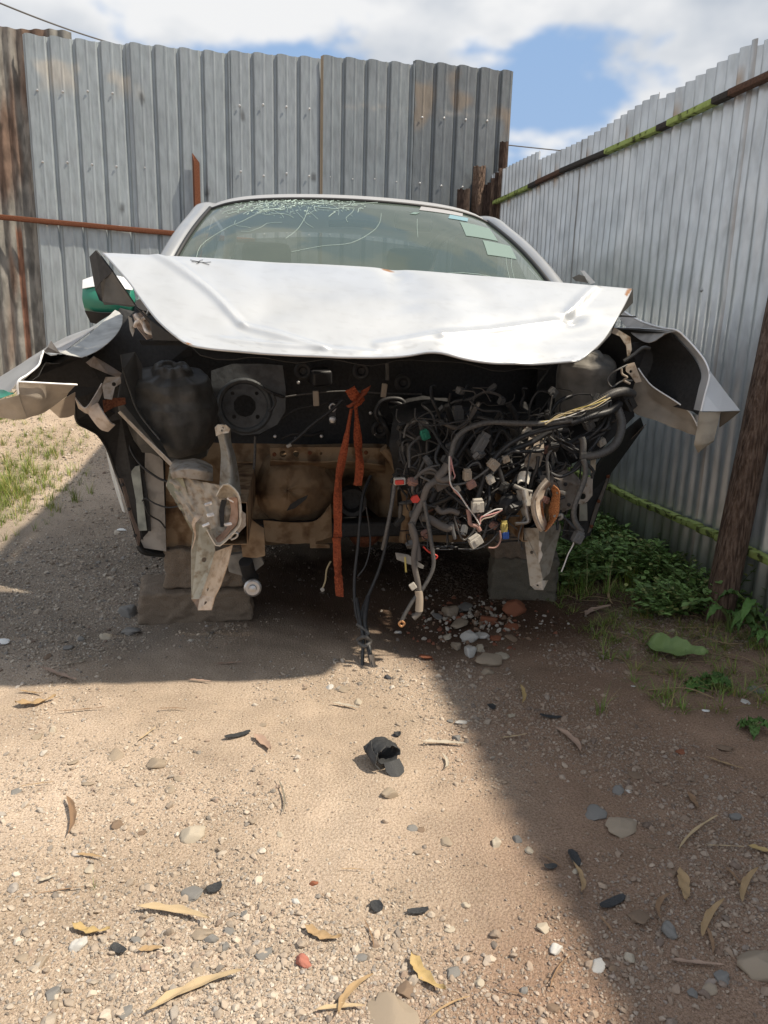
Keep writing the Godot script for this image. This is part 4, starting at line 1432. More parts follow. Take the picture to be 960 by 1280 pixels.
func build_left_fender() -> void:
	var g := Geo.new()
	loft(g, [[v(-1.176, 0.852, -0.25), v(-1.15, 0.886, -0.3), v(-1.094, 0.933, -0.36), v(-1.016, 0.99, -0.42), v(-0.943, 1.027, -0.46), v(-0.9, 1.046, -0.5), v(-0.85, 1.092, -0.55)],
		[v(-1.102, 0.848, 0), v(-1.077, 0.875, -0.04), v(-1.023, 0.921, -0.08), v(-0.964, 0.968, -0.12), v(-0.925, 0.999, -0.2), v(-0.891, 1.029, -0.3), v(-0.846, 1.088, -0.5)],
		[v(-1.035, 0.848, 0.22), v(-0.975, 0.867, 0.2), v(-0.927, 0.91, 0.22), v(-0.899, 0.944, 0.15), v(-0.897, 0.979, 0.1), v(-0.878, 0.974, 0.02), v(-0.843, 1.074, -0.42)]], .0016, 44, 10, .005)
	var f := part("front_wing", g, M.paint, null, "left front wing torn outwards, silver with a green smear")
	g = Geo.new()
	g.tint = Color(.5, .5, .48)
	loft(g, [[v(-0.878, 0.975, 0.02), v(-0.861, 0.994, -0.08), v(-0.845, 1.024, -0.18), v(-0.834, 1.064, -0.32), v(-0.825, 1.101, -0.45)], [v(-0.86, 0.971, 0.03), v(-0.833, 0.98, -0.05), v(-0.814, 1.009, -0.14), v(-0.805, 1.049, -0.28), v(-0.806, 1.094, -0.42)], [v(-0.817, 0.965, 0.04), v(-0.794, 0.979, -0.02), v(-0.765, 1.013, -0.1), v(-0.768, 1.05, -0.25), v(-0.792, 1.083, -0.4)]], .0016, 14, 3)
	part("gutter_flange", g, M.primer, f)
	plate("torn_tip", [v(-0.899, 0.978, 0.1), v(-0.889, 0.991, 0.09), v(-0.888, 1.007, 0.06), v(-0.883, 0.994, 0.05), v(-0.875, 0.973, 0.03)], M.primer, Color(.16, .15, .15), .0025, [], f)
	plate("inner_wall", [v(-0.981, 0.925, -0.12), v(-0.964, 0.968, -0.12), v(-0.855, 0.96, -0.16), v(-0.804, 0.919, -0.2), v(-0.819, 0.865, -0.2), v(-0.892, 0.834, -0.16), v(-1.024, 0.885, -0.1)], M.bay_dark, Color.WHITE, .003, [], f)
	g = Geo.new()
	g.tint = Color(.47, .41, .335)
	loft(g, [[v(-0.927, 0.908, 0.22), v(-0.891, 0.905, 0.2), v(-0.852, 0.901, 0.17), v(-0.81, 0.899, 0.14)], [v(-0.932, 0.879, 0.21), v(-0.893, 0.868, 0.19), v(-0.87, 0.869, 0.15), v(-0.833, 0.875, 0.13)], [v(-0.93, 0.817, 0.16), v(-0.908, 0.824, 0.14), v(-0.886, 0.835, 0.12), v(-0.846, 0.861, 0.11)]], .0016, 26, 9, .007)
	part("lower_flap", g, M.primer, f)
	g = Geo.new()
	g.tint = Color(.49, .43, .35)
	loft(g, [[v(-1.035, 0.847, 0.22), v(-0.996, 0.858, 0.21), v(-0.962, 0.869, 0.21), v(-0.93, 0.879, 0.215)], [v(-1.045, 0.819, 0.2), v(-1.016, 0.814, 0.19), v(-0.963, 0.812, 0.18), v(-0.93, 0.817, 0.16)]], .0016, 22, 9, .008)
	part("lower_flap", g, M.primer, f)
	g = Geo.new()
	g.tint = Color(.40, .32, .24)
	loft(g, [[v(-0.906, 0.828, 0.06), v(-0.877, 0.849, 0.04), v(-0.848, 0.869, 0.01)], [v(-0.888, 0.799, 0.03), v(-0.872, 0.799, 0.01), v(-0.859, 0.805, -0.01)]], .0016, 10, 5)
	part("lower_flap", g, M.primer, f)
	g = Geo.new()
	g.tube([v(-0.897, 0.981, 0.1), v(-0.899, 0.961, 0.12), v(-0.895, 0.946, 0.16), v(-0.909, 0.926, 0.2), v(-0.925, 0.91, 0.225), v(-0.929, 0.879, 0.22)], .0028, 6, 5)
	g.tube([v(-0.925, 0.91, 0.225), v(-0.89, 0.907, 0.205), v(-0.851, 0.903, 0.175), v(-0.807, 0.899, 0.145)], .0026, 6, 5)
	part("folded_edge", g, M.hem, f)
	g = Geo.new()   # green paint rubbed off another car
	loft(g, [[v(-1.002, 0.883, 0.158), v(-0.967, 0.888, 0.205), v(-0.955, 0.883, 0.212), v(-0.942, 0.883, 0.22)], [v(-0.989, 0.864, 0.2), v(-0.971, 0.869, 0.212), v(-0.954, 0.875, 0.217), v(-0.938, 0.88, 0.222)]], .0006, 8, 4)
	part("paint_smear", g, M.sticker_green, f)
	g = Geo.new()
	loft(g, [[v(-1.084, 0.86, -0.2), v(-0.976, 0.957, -0.16), v(-0.937, 0.983, -0.24), v(-0.895, 1.016, -0.34), v(-0.851, 1.072, -0.52)], [v(-0.943, 0.91, 0.17), v(-0.907, 0.937, 0.12), v(-0.902, 0.971, 0.07), v(-0.879, 0.968, 0), v(-0.844, 1.062, -0.44)]].map(func(l): return l.map(func(p): return p - v(0, .018, 0))), .001, 20, 6)
	part("inner_skin", g, M.bay_dark, f)  # thin dark sheet added inside the wing skin
	plate("upper_apron", [v(-0.847, 1.075, -0.5), v(-0.819, 1.108, -0.5), v(-0.716, 1.086, -0.5), v(-0.582, 0.997, -0.45), v(-0.583, 0.958, -0.45), v(-0.682, 0.912, -0.4), v(-0.775, 0.851, -0.4), v(-0.866, 0.81, -0.4), v(-0.929, 0.816, -0.4), v(-0.951, 0.861, -0.4), v(-0.914, 0.945, -0.4)], M.bay_dark, Color.WHITE, .004)
	plate("upper_apron", [v(-0.948, 0.866, -0.37), v(-0.854, 0.897, -0.37), v(-0.783, 0.827, -0.37), v(-0.806, 0.752, -0.37), v(-0.915, 0.727, -0.37), v(-0.952, 0.76, -0.37)], M.bay_dark, Color.WHITE, .004)  # black plate added where the gap between wing and arch lies in shade
	# struts and brackets behind the lamp opening
	var b: Material = M.bracket
	plate("bracket", [v(-0.842, 0.945, -0.1), v(-0.819, 0.963, -0.1), v(-0.794, 0.945, -0.12), v(-0.755, 0.914, -0.15), v(-0.762, 0.9, -0.15), v(-0.787, 0.912, -0.12), v(-0.83, 0.934, -0.1)], b, Color(.33, .30, .28), .004)
	plate("bracket", [v(-0.781, 0.907, -0.06), v(-0.744, 0.908, -0.08), v(-0.743, 0.889, -0.08), v(-0.759, 0.878, -0.07), v(-0.767, 0.843, -0.06), v(-0.788, 0.846, -0.06), v(-0.792, 0.882, -0.06)], b, Color(.36, .33, .30), .004, [[v(-0.758, 0.887, -0.06), .006]])
	g = Geo.new()
	g.tint = Color(.62, .58, .54)
	loft(g, [[v(-0.864, 0.849, -0.04), v(-0.834, 0.821, -0.02), v(-0.812, 0.849, -0.04), v(-0.791, 0.889, -0.06)], [v(-0.861, 0.817, -0.06), v(-0.83, 0.802, -0.05), v(-0.806, 0.834, -0.06), v(-0.79, 0.882, -0.09)]], .003, 12, 3)
	part("bracket", g, b)
	g = Geo.new()
	g.tint = Color(.60, .55, .51)
	loft(g, [[v(-0.837, 0.815, -0.05), v(-0.816, 0.786, -0.04), v(-0.8, 0.761, -0.05), v(-0.783, 0.753, -0.06)], [v(-0.798, 0.836, -0.03), v(-0.779, 0.81, -0.01), v(-0.765, 0.784, -0.02), v(-0.759, 0.776, -0.04)]], .004, 10, 4)
	part("bracket", g, b)
	plate("bracket", [v(-0.797, 0.839, -0.08), v(-0.771, 0.846, -0.08), v(-0.738, 0.846, -0.1), v(-0.737, 0.827, -0.1), v(-0.768, 0.819, -0.09), v(-0.78, 0.812, -0.08), v(-0.796, 0.803, -0.08)], M.rust, Color.WHITE, .004)
	plate("hinge", [v(-0.708, 1.083, -0.12), v(-0.682, 1.091, -0.12), v(-0.659, 1.064, -0.14), v(-0.658, 1.018, -0.14), v(-0.672, 1.013, -0.12), v(-0.697, 1.044, -0.12)], b, Color(.50, .43, .39), .006, [[v(-0.669, 1.033, -0.12), .006]])
	tube("hinge_arm", [v(-0.696, 1.082, -0.1), v(-0.688, 1.073, -0.09), v(-0.677, 1.059, -0.1), v(-0.667, 1.038, -0.09), v(-0.655, 1.032, -0.1)], .006, b)
	tube("hinge_arm", [v(-0.679, 1.091, -0.1), v(-0.669, 1.077, -0.1), v(-0.693, 1.063, -0.09), v(-0.7, 1.049, -0.1)], .005, b)
	plate("bracket", [v(-0.725, 1.079, -0.14), v(-0.715, 1.073, -0.14), v(-0.709, 1.037, -0.14), v(-0.715, 1.02, -0.14), v(-0.722, 1.039, -0.14)], b, Color(.45, .45, .43), .004)
	# rear of the wheel arch: liner, hinge pillar, sill end
	plate("arch_liner", [v(-0.923, 0.825, -0.26), v(-0.928, 0.757, -0.28), v(-0.912, 0.732, -0.32), v(-0.887, 0.704, -0.36), v(-0.869, 0.649, -0.4), v(-0.855, 0.566, -0.44), v(-0.828, 0.475, -0.44), v(-0.791, 0.296, -0.44), v(-0.77, 0.267, -0.46), v(-0.703, 0.245, -0.5), v(-0.69, 0.693, -0.5), v(-0.815, 0.761, -0.4), v(-0.857, 0.793, -0.3)], M.bay_dark, Color.WHITE, .004)
	tube("arch_lip", [v(-0.917, 0.83, -0.24), v(-0.92, 0.757, -0.26), v(-0.898, 0.728, -0.3), v(-0.877, 0.702, -0.34), v(-0.863, 0.643, -0.4), v(-0.848, 0.57, -0.42), v(-0.833, 0.534, -0.42)], .0045, M.seal)
	g = Geo.new()
	g.tint = Color(.27, .2, .165)
	loft(g, [[v(-0.831, 0.546, -0.4), v(-0.818, 0.485, -0.4), v(-0.804, 0.414, -0.4), v(-0.789, 0.357, -0.4), v(-0.784, 0.314, -0.4)], [v(-0.823, 0.544, -0.41), v(-0.808, 0.477, -0.41), v(-0.796, 0.412, -0.41), v(-0.775, 0.347, -0.41), v(-0.782, 0.305, -0.41)]], .003, 14, 3)
	part("rusty_flange", g, M.primer)
	bolts_on([v(-0.82, 0.525, -0.392), v(-0.803, 0.44, -0.392), v(-0.788, 0.346, -0.392)], .006, M.bay_dark)
	g = Geo.new()
	g.tint = Color(.78, .80, .78)
	loft(g, [[v(-0.881, 0.63, -0.46), v(-0.863, 0.563, -0.46), v(-0.842, 0.49, -0.44), v(-0.829, 0.417, -0.44)], [v(-0.914, 0.601, -0.6), v(-0.904, 0.531, -0.6), v(-0.888, 0.456, -0.6), v(-0.87, 0.384, -0.6)]], .0016, 10, 3)
	part("door_edge", g, M.primer)
	plate("pillar_strip", [v(-0.797, 0.564, -0.425), v(-0.782, 0.583, -0.425), v(-0.767, 0.587, -0.425), v(-0.762, 0.5, -0.425), v(-0.753, 0.356, -0.425), v(-0.782, 0.355, -0.425), v(-0.785, 0.465, -0.425)], M.primer, Color(.44, .47, .42), .004)
	plate("hinge_panel", [v(-0.788, 0.691, -0.455), v(-0.741, 0.656, -0.455), v(-0.693, 0.599, -0.455), v(-0.695, 0.27, -0.455), v(-0.771, 0.284, -0.455), v(-0.782, 0.311, -0.455), v(-0.754, 0.342, -0.455), v(-0.765, 0.494, -0.455), v(-0.777, 0.6, -0.455)], M.primer, Color(.40, .37, .33), .004)
	plate("hinge_gap", [v(-0.77, 0.585, -0.44), v(-0.761, 0.589, -0.44), v(-0.743, 0.447, -0.44), v(-0.742, 0.349, -0.44), v(-0.754, 0.349, -0.44), v(-0.762, 0.49, -0.44)], M.bay_dark, Color.WHITE, .004)
	tube("sill_edge", [v(-0.787, 0.299, -0.43), v(-0.773, 0.277, -0.43), v(-0.745, 0.262, -0.45), v(-0.695, 0.245, -0.49)], .009, M.seal)
	tube("cable", [v(-0.798, 0.716, -0.42), v(-0.795, 0.647, -0.42), v(-0.761, 0.596, -0.4), v(-0.721, 0.563, -0.39), v(-0.675, 0.541, -0.38), v(-0.582, 0.54, -0.32)], .004, M.cable)
	tube("cable", [v(-0.759, 0.467, -0.4), v(-0.745, 0.478, -0.39), v(-0.711, 0.461, -0.38), v(-0.67, 0.451, -0.37), v(-0.626, 0.463, -0.34)], .003, M.cable)
	tube("cable", [v(-0.756, 0.461, -0.41), v(-0.743, 0.419, -0.41), v(-0.709, 0.388, -0.43), v(-0.693, 0.36, -0.44)], .003, M.cable)

func bolts_on(spots: Array, r: float, m: Material, parent: Node3D = null) -> void:
	for p in spots:
		var g := Geo.new()
		g.lathe(Transform3D(Basis.from_euler(v(PI / 2, 0, 0)), p), [Vector2(r, -.002), Vector2(r, .002), Vector2(r * .6, .004), Vector2(0, .0045)], 10)
		part("bolt", g, m, parent)

func build_right_fender() -> void:
	var hem := [v(0.914, 1.081, -0.02), v(0.935, 1.061, 0), v(0.951, 1.028, 0.04), v(0.966, 0.995, 0.07), v(0.967, 0.962, 0.1), v(0.96, 0.932, 0.11), v(0.95, 0.902, 0.12), v(0.938, 0.854, 0.13)]
	var g := Geo.new()
	var mid := []
	var far := []
	for p in hem:
		mid.append(p + v(-.015, .01, -.25))
		far.append(p + v(-.07, .015, -.60))
	hem.reverse(); mid.reverse(); far.reverse()
	loft(g, [far, mid, hem], .0016, 36, 10, .005)
	var f := part("front_wing", g, M.paint, null, "right front wing splayed open to the front")
	g = Geo.new()
	var inn := []
	for line in [far, mid, hem]:
		var o := []
		for p in line: o.append(p + v(-.006, -.006, -.004))
		inn.append(o)
	inn[2] = inn[2].map(func(p): return p + v(0, 0, -.03))
	loft(g, inn, .001, 20, 6)
	part("inner_skin", g, M.bay_dark, f)  # second, dark layer set just within the silver skin
	plate("upper_apron", [v(.56, 1.13, -.06), v(.80, 1.12, -.06), v(.88, 1.14, -.64), v(.56, 1.15, -.64)], M.bay_dark, Color.WHITE, .004)  # panel added and widened to block sun leaking onto the ground below
	plate("upper_apron", [v(.86, 1.13, -.62), v(.70, 1.15, -.64), v(.70, .55, -.64), v(.86, .55, -.62)], M.bay_dark, Color.WHITE, .004)
	plate("torn_corner", [v(0.966, 0.97, 0.1), v(1.007, 0.915, 0.12), v(1.055, 0.857, 0.14), v(0.99, 0.854, 0.14), v(0.939, 0.853, 0.13), v(0.951, 0.902, 0.12), v(0.961, 0.932, 0.11)], M.paint, Color.WHITE, .003, [], f)
	g = Geo.new()
	g.tint = Color(.40, .38, .35)
	loft(g, [[v(0.924, 1.148, -0.42), v(0.933, 1.113, -0.3), v(0.919, 1.089, -0.12), v(0.917, 1.081, -0.02)], [v(0.91, 1.135, -0.41), v(0.919, 1.093, -0.29), v(0.9, 1.065, -0.12), v(0.902, 1.079, -0.03)], [v(0.903, 1.122, -0.4), v(0.897, 1.067, -0.27), v(0.882, 1.044, -0.12), v(0.894, 1.074, -0.05)]], .002, 14, 3)
	part("gutter_flange", g, M.primer, f)
	g = Geo.new()
	g.tube([v(0.924, 1.149, -0.42), v(0.933, 1.114, -0.3), v(0.918, 1.091, -0.12), v(0.914, 1.083, -0.02), v(0.935, 1.062, 0), v(0.951, 1.029, 0.04), v(0.966, 0.996, 0.07), v(0.967, 0.962, 0.1), v(0.96, 0.932, 0.112), v(0.949, 0.902, 0.122), v(0.937, 0.853, 0.132)], .0032, 6, 6)
	part("folded_edge", g, M.hem, f)
	plate("inner_wall", [v(0.931, 1.075, -0.12), v(0.972, 1.079, -0.12), v(1.029, 1.031, -0.12), v(1.087, 0.972, -0.12), v(1.089, 0.905, -0.12), v(1.079, 0.815, -0.12), v(1.014, 0.871, -0.18), v(0.903, 0.952, -0.22), v(0.864, 1.04, -0.22), v(0.932, 1.049, -0.22)], M.bay_dark, Color.WHITE, .003, [], f)
	g = Geo.new()
	g.tint = Color(.33, .295, .25)
	loft(g, [[v(0.853, 0.962, -0.12), v(0.869, 0.933, -0.1), v(0.882, 0.906, -0.06), v(0.926, 0.866, 0.01), v(0.951, 0.839, 0.05), v(0.969, 0.802, 0.07)], [v(0.854, 0.927, -0.13), v(0.866, 0.896, -0.1), v(0.899, 0.858, -0.07), v(0.937, 0.826, 0), v(0.952, 0.811, 0.04), v(0.973, 0.788, 0.06)], [v(0.85, 0.892, -0.14), v(0.856, 0.82, -0.12), v(0.895, 0.803, -0.05), v(0.942, 0.785, 0), v(0.956, 0.777, 0.04), v(0.973, 0.773, 0.06)]], .0018, 30, 8, .007)
	part("lower_strip", g, M.primer, f)
	g = Geo.new()
	g.tube([v(0.851, 0.963, -0.116), v(0.867, 0.934, -0.096), v(0.88, 0.907, -0.056), v(0.924, 0.868, 0.014), v(0.948, 0.841, 0.054), v(0.967, 0.802, 0.074)], .0025, 6, 6)
	part("folded_edge", g, M.hem, f)
	g = Geo.new()
	g.tint = Color(.44, .40, .33)
	loft(g, [[v(0.934, 0.85, 0.13), v(0.97, 0.851, 0.13), v(1.001, 0.852, 0.13)], [v(0.939, 0.808, 0.12), v(0.969, 0.805, 0.125), v(1.002, 0.805, 0.12)], [v(0.941, 0.752, 0.11), v(0.969, 0.754, 0.12), v(0.998, 0.766, 0.12)], [v(0.976, 0.72, 0.08), v(0.976, 0.735, 0.1), v(1.004, 0.761, 0.11)]], .002, 10, 4)
	part("lower_flap", g, M.primer, f)
	plate("lower_flap", [v(1.001, 0.851, 0.13), v(1.062, 0.855, 0.13), v(1.05, 0.824, 0.1), v(1.022, 0.803, 0.1)], M.primer, Color(.16, .13, .1), .003, [], f)
	plate("lower_flap", [v(0.965, 0.836, 0.03), v(0.955, 0.837, 0.1), v(0.956, 0.812, 0.1), v(0.969, 0.807, 0.06)], M.paint, Color.WHITE, .003, [], f)
	var b: Material = M.bracket
	plate("bracket", [v(0.74, 1.077, -0.14), v(0.758, 1.093, -0.14), v(0.824, 1.06, -0.14), v(0.833, 1.021, -0.14), v(0.824, 0.984, -0.14), v(0.813, 1.032, -0.14), v(0.789, 1.061, -0.14)], b, Color(.5, .45, .38), .004, [[v(0.756, 1.084, -0.14), .005]])
	plate("bracket", [v(0.78, 0.975, -0.06), v(0.808, 0.983, -0.06), v(0.838, 0.925, -0.06), v(0.819, 0.92, -0.06), v(0.799, 0.944, -0.06), v(0.783, 0.955, -0.06)], b, Color(.55, .46, .36), .004, [[v(0.799, 0.955, -0.06), .005]])
	tube("bracket_rod", [v(0.801, 0.984, -0.12), v(0.835, 1.007, -0.12), v(0.861, 1.027, -0.12), v(0.886, 1.026, -0.12)], .006, M.bay)
	tube("wire", [v(0.775, 0.975, -0.04), v(0.741, 0.96, -0.03), v(0.723, 0.943, -0.04), v(0.718, 0.924, -0.04), v(0.734, 0.908, -0.04), v(0.763, 0.925, -0.04), v(0.798, 0.928, -0.04)], .003, M.cable_grey)
	tube("wire", [v(0.754, 0.964, -0.03), v(0.758, 0.948, -0.03), v(0.77, 0.939, -0.02), v(0.765, 0.929, -0.03), v(0.787, 0.919, -0.03)], .0035, M.conn_beige)
	# rear of the right wheel arch
	plate("arch_liner", [v(0.834, 0.616, -0.32), v(0.886, 0.703, -0.32), v(0.989, 0.782, -0.34), v(1.026, 0.743, -0.38), v(0.983, 0.658, -0.42), v(0.946, 0.563, -0.44), v(0.912, 0.416, -0.45), v(0.89, 0.315, -0.45), v(0.791, 0.312, -0.42), v(0.792, 0.416, -0.42), v(0.802, 0.49, -0.36)], M.bay_dark, Color.WHITE, .004)
	g = Geo.new()
	g.tint = Color(.2, .175, .15)
	loft(g, [[v(1.014, 0.757, -0.34), v(0.983, 0.676, -0.41), v(0.955, 0.581, -0.44), v(0.934, 0.514, -0.44), v(0.911, 0.426, -0.44), v(0.888, 0.335, -0.44)], [v(0.998, 0.747, -0.33), v(0.969, 0.665, -0.4), v(0.938, 0.575, -0.43), v(0.918, 0.508, -0.43), v(0.89, 0.423, -0.43), v(0.874, 0.329, -0.43)]], .003, 18, 3)
	part("rusty_flange", g, M.primer)
	bolts_on([v(0.926, 0.552, -0.42), v(0.899, 0.457, -0.42), v(0.88, 0.359, -0.42)], .007, M.rust)
	plate("pillar_strip", [v(0.815, 0.449, -0.4), v(0.844, 0.455, -0.4), v(0.852, 0.387, -0.4), v(0.821, 0.387, -0.4)], M.primer, Color(.36, .35, .30), .004)
	plate("pillar_strip", [v(0.72, 0.663, -0.12), v(0.739, 0.666, -0.12), v(0.74, 0.619, -0.12), v(0.732, 0.615, -0.12), v(0.726, 0.622, -0.12)], M.primer, Color(.50, .42, .31), .004)
	plate("sill_end", [v(0.778, 0.387, -0.44), v(0.868, 0.375, -0.44), v(0.886, 0.347, -0.44), v(0.87, 0.308, -0.44), v(0.816, 0.293, -0.44), v(0.775, 0.309, -0.44)], M.bay_dark, Color.WHITE, .006)

func build_bay() -> void:
	# bulkhead with the gearbox tunnel, pressed bumps and stained lower half
	var rows := []
	for i in 33:
		var row := PackedVector3Array()
		var y := lerpf(1.15, .20, i / 32.0)
		for j in 61:
			var x := lerpf(-.74, .82, j / 60.0)
			var z := -.78
			z += .10 * exp(-pow((x + .20) / .11, 2) - pow((y - .50) / .11, 2))
			z += .05 * exp(-pow((x + .42) / .10, 2) - pow((y - .42) / .2, 2))
			z -= .22 * smoothstep(.09, .05, absf(x - .03)) * smoothstep(.52, .40, y)
			z += .05 * exp(-pow((x - .35) / .14, 2) - pow((y - .6) / .12, 2))
			z += .012 * sin(x * 34.0) * smoothstep(.65, .45, y)
			z += .006 * n1.get_noise_2d(x * 9.0, y * 9.0)
			row.append(v(x, y, z))
		rows.append(row)
	var g := Geo.new()
	g.sheet(rows.slice(18), .003)
	part("bulkhead", g, M.bay_brown, null, "stained brown lower bulkhead")
	g = Geo.new()
	g.sheet(rows.slice(0, 19), .003)
	part("bulkhead", g, M.bay_dark, null, "black upper bulkhead")
	# cross member with punched holes
	plate("cross_member", [v(-0.328, 0.619, -0.64), v(-0.221, 0.623, -0.64), v(-0.039, 0.623, -0.64), v(0.11, 0.62, -0.64), v(0.113, 0.551, -0.64), v(-0.039, 0.568, -0.64), v(-0.15, 0.564, -0.64), v(-0.325, 0.567, -0.64)], M.bay_brown, Color.WHITE, .012, [[v(-0.279, 0.596, -0.64), .013], [v(-0.23, 0.596, -0.64), .012], [v(-0.136, 0.598, -0.64), .006], [v(0.02, 0.604, -0.64), .006]])
	g = Geo.new()
	loft(g, [[v(-0.328, 0.574, -0.6), v(-0.152, 0.569, -0.6), v(-0.042, 0.573, -0.6), v(0.108, 0.556, -0.6)], [v(-0.328, 0.53, -0.7), v(-0.147, 0.526, -0.7), v(-0.033, 0.53, -0.7), v(0.123, 0.508, -0.7)]], .004, 14, 3)
	part("cross_member", g, M.bay_brown)
	# pressed gearbox cover with a torn slot
	var c := v(-0.243, 0.471, -0.6)
	g = Geo.new()
	pressed(g, Transform3D(Basis.from_euler(v(PI / 2 - .1, 0, .2)), c + v(0, -.02, -.1)), [Vector2(.16, -.06), Vector2(.15, -.01), Vector2(.115, .05), Vector2(.085, .085), Vector2(.05, .10), Vector2(.003, .105)], 40, .13, 9.0)
	part("pressed_cover", g, M.bay_brown)
	plate("torn_slot", [v(-0.267, 0.401, -0.52), v(-0.254, 0.425, -0.52), v(-0.224, 0.445, -0.52), v(-0.188, 0.461, -0.52), v(-0.194, 0.446, -0.52), v(-0.237, 0.411, -0.52)], M.bay_dark, Color.WHITE, .003)
	plate("floor_bracket", [v(-0.204, 0.316, -0.6), v(-0.16, 0.32, -0.6), v(-0.155, 0.251, -0.6), v(-0.102, 0.247, -0.6), v(-0.101, 0.233, -0.6), v(-0.177, 0.234, -0.6), v(-0.179, 0.288, -0.6)], M.bay_brown, Color.WHITE, .008)
	g = Geo.new()
	loft(g, [[v(-0.354, 0.35, -0.58), v(-0.24, 0.34, -0.58), v(-0.152, 0.349, -0.58), v(-0.099, 0.413, -0.58)], [v(-0.347, 0.262, -0.6), v(-0.24, 0.25, -0.6), v(-0.15, 0.26, -0.6), v(-0.092, 0.278, -0.6)]], .004, 14, 4)
	part("lower_panel", g, M.bay_brown)
	tube("support_leg", [v(0.088, 0.638, -0.52), v(0.125, 0.595, -0.52), v(0.157, 0.533, -0.52), v(0.182, 0.444, -0.52), v(0.183, 0.353, -0.52), v(0.175, 0.279, -0.52)], .03, M.bay_brown, null, 10, 5, .6)
	# tunnel: dark drive flange, rusty mount
	c = v(-0.011, 0.404, -0.66)
	g = Geo.new()
	g.lathe(Transform3D(Basis.from_euler(v(PI / 2, 0, 0)), c), [Vector2(.0, -.02), Vector2(.035, -.02), Vector2(.04, .02), Vector2(.055, .025), Vector2(.058, 0), Vector2(.056, -.05)], 24)
	part("drive_flange", g, M.bay_dark)
	c = v(0.05, 0.272, -0.7)
	g = Geo.new()
	g.lathe(Transform3D(Basis.from_euler(v(PI / 2 - .3, 0, 0)), c), [Vector2(.065, -.06), Vector2(.063, .0), Vector2(.05, .03), Vector2(.02, .045), Vector2(0, .045)], 24)
	part("gearbox_mount", g, M.rust)
	# brake servo plate with its round opening
	plate("servo_plate", [v(-0.534, 0.902, -0.6), v(-0.46, 0.928, -0.6), v(-0.365, 0.931, -0.6), v(-0.279, 0.927, -0.6), v(-0.268, 0.84, -0.6), v(-0.27, 0.76, -0.6), v(-0.3, 0.711, -0.6), v(-0.363, 0.677, -0.6), v(-0.427, 0.67, -0.6), v(-0.489, 0.693, -0.6), v(-0.521, 0.74, -0.6), v(-0.535, 0.817, -0.6)], M.bay_blue, Color.WHITE, .006, [[v(-0.417, 0.778, -0.6), .041], [v(-0.46, 0.823, -0.6), .007], [v(-0.373, 0.824, -0.6), .007], [v(-0.456, 0.738, -0.6), .008], [v(-0.371, 0.739, -0.6), .008]])
	g = Geo.new()
	c = v(-0.417, 0.778, -0.6)
	g.lathe(Transform3D(Basis.from_euler(v(PI / 2, 0, 0)), c), [Vector2(.105, -.003), Vector2(.10, .008), Vector2(.094, .012), Vector2(.085, .009), Vector2(.08, .003)], 36)
	part("servo_ring", g, M.bay_blue)
	# left strut tower and apron
	c = v(-0.636, 0.895, -0.36)
	g = Geo.new()
	pressed(g, Transform3D(Basis.from_euler(v(.26, 0, -.06)), c), [Vector2(.12, -.24), Vector2(.14, -.20), Vector2(.150, -.12), Vector2(.143, -.075), Vector2(.138, -.066), Vector2(.130, -.05), Vector2(.124, -.018), Vector2(.113, .0), Vector2(.085, .007), Vector2(.066, .012), Vector2(.057, .03), Vector2(.047, .037), Vector2(.034, .037), Vector2(.03, .026), Vector2(.002, .026)], 60, .10, 2.0)
	part("strut_tower", g, M.bay)
	plate("apron", [v(-0.789, 0.961, -0.32), v(-0.749, 0.97, -0.34), v(-0.725, 0.93, -0.32), v(-0.727, 0.813, -0.3), v(-0.696, 0.704, -0.28), v(-0.626, 0.621, -0.25), v(-0.623, 0.611, -0.22), v(-0.711, 0.717, -0.22), v(-0.782, 0.79, -0.22), v(-0.784, 0.834, -0.22), v(-0.777, 0.914, -0.28)], M.bay, Color.WHITE, .004)
	plate("apron", [v(-0.746, 0.863, -0.42), v(-0.521, 0.867, -0.42), v(-0.503, 0.714, -0.42), v(-0.541, 0.621, -0.42), v(-0.591, 0.593, -0.42), v(-0.636, 0.602, -0.32), v(-0.708, 0.691, -0.34)], M.bay, Color.WHITE, .004)
	g = Geo.new()
	g.tint = Color(.55, .53, .5)
	loft(g, [[v(-0.781, 0.792, -0.2), v(-0.714, 0.717, -0.2), v(-0.617, 0.618, -0.18)], [v(-0.768, 0.8, -0.17), v(-0.701, 0.726, -0.17), v(-0.602, 0.632, -0.14)]], .002, 12, 2)
	part("apron_flange", g, M.bracket)
	plate("apron_flange", [v(-0.728, 1.009, -0.3), v(-0.578, 1.009, -0.35), v(-0.446, 0.984, -0.4), v(-0.455, 0.974, -0.4), v(-0.587, 0.994, -0.35), v(-0.72, 0.993, -0.3)], M.bay_dark, Color.WHITE, .004)
	g = Geo.new()
	loft(g, [[v(-0.711, 0.588, -0.5), v(-0.648, 0.56, -0.5), v(-0.582, 0.579, -0.5)], [v(-0.708, 0.423, -0.5), v(-0.653, 0.413, -0.5), v(-0.596, 0.423, -0.5)], [v(-0.714, 0.236, -0.52), v(-0.662, 0.229, -0.52), v(-0.612, 0.236, -0.52)]], .003, 8, 5)
	part("inner_panel", g, M.bay_brown)
	# right strut tower
	c = v(0.798, 0.977, -0.4)
	g = Geo.new()
	pressed(g, Transform3D(Basis.from_euler(v(.24, 0, .06)), c), [Vector2(.10, -.20), Vector2(.105, -.10), Vector2(.106, -.03), Vector2(.10, -.008), Vector2(.09, .002), Vector2(.06, .01), Vector2(.045, .025), Vector2(.002, .025)], 48, .09, 6.0)
	part("strut_tower", g, M.bay_pale)
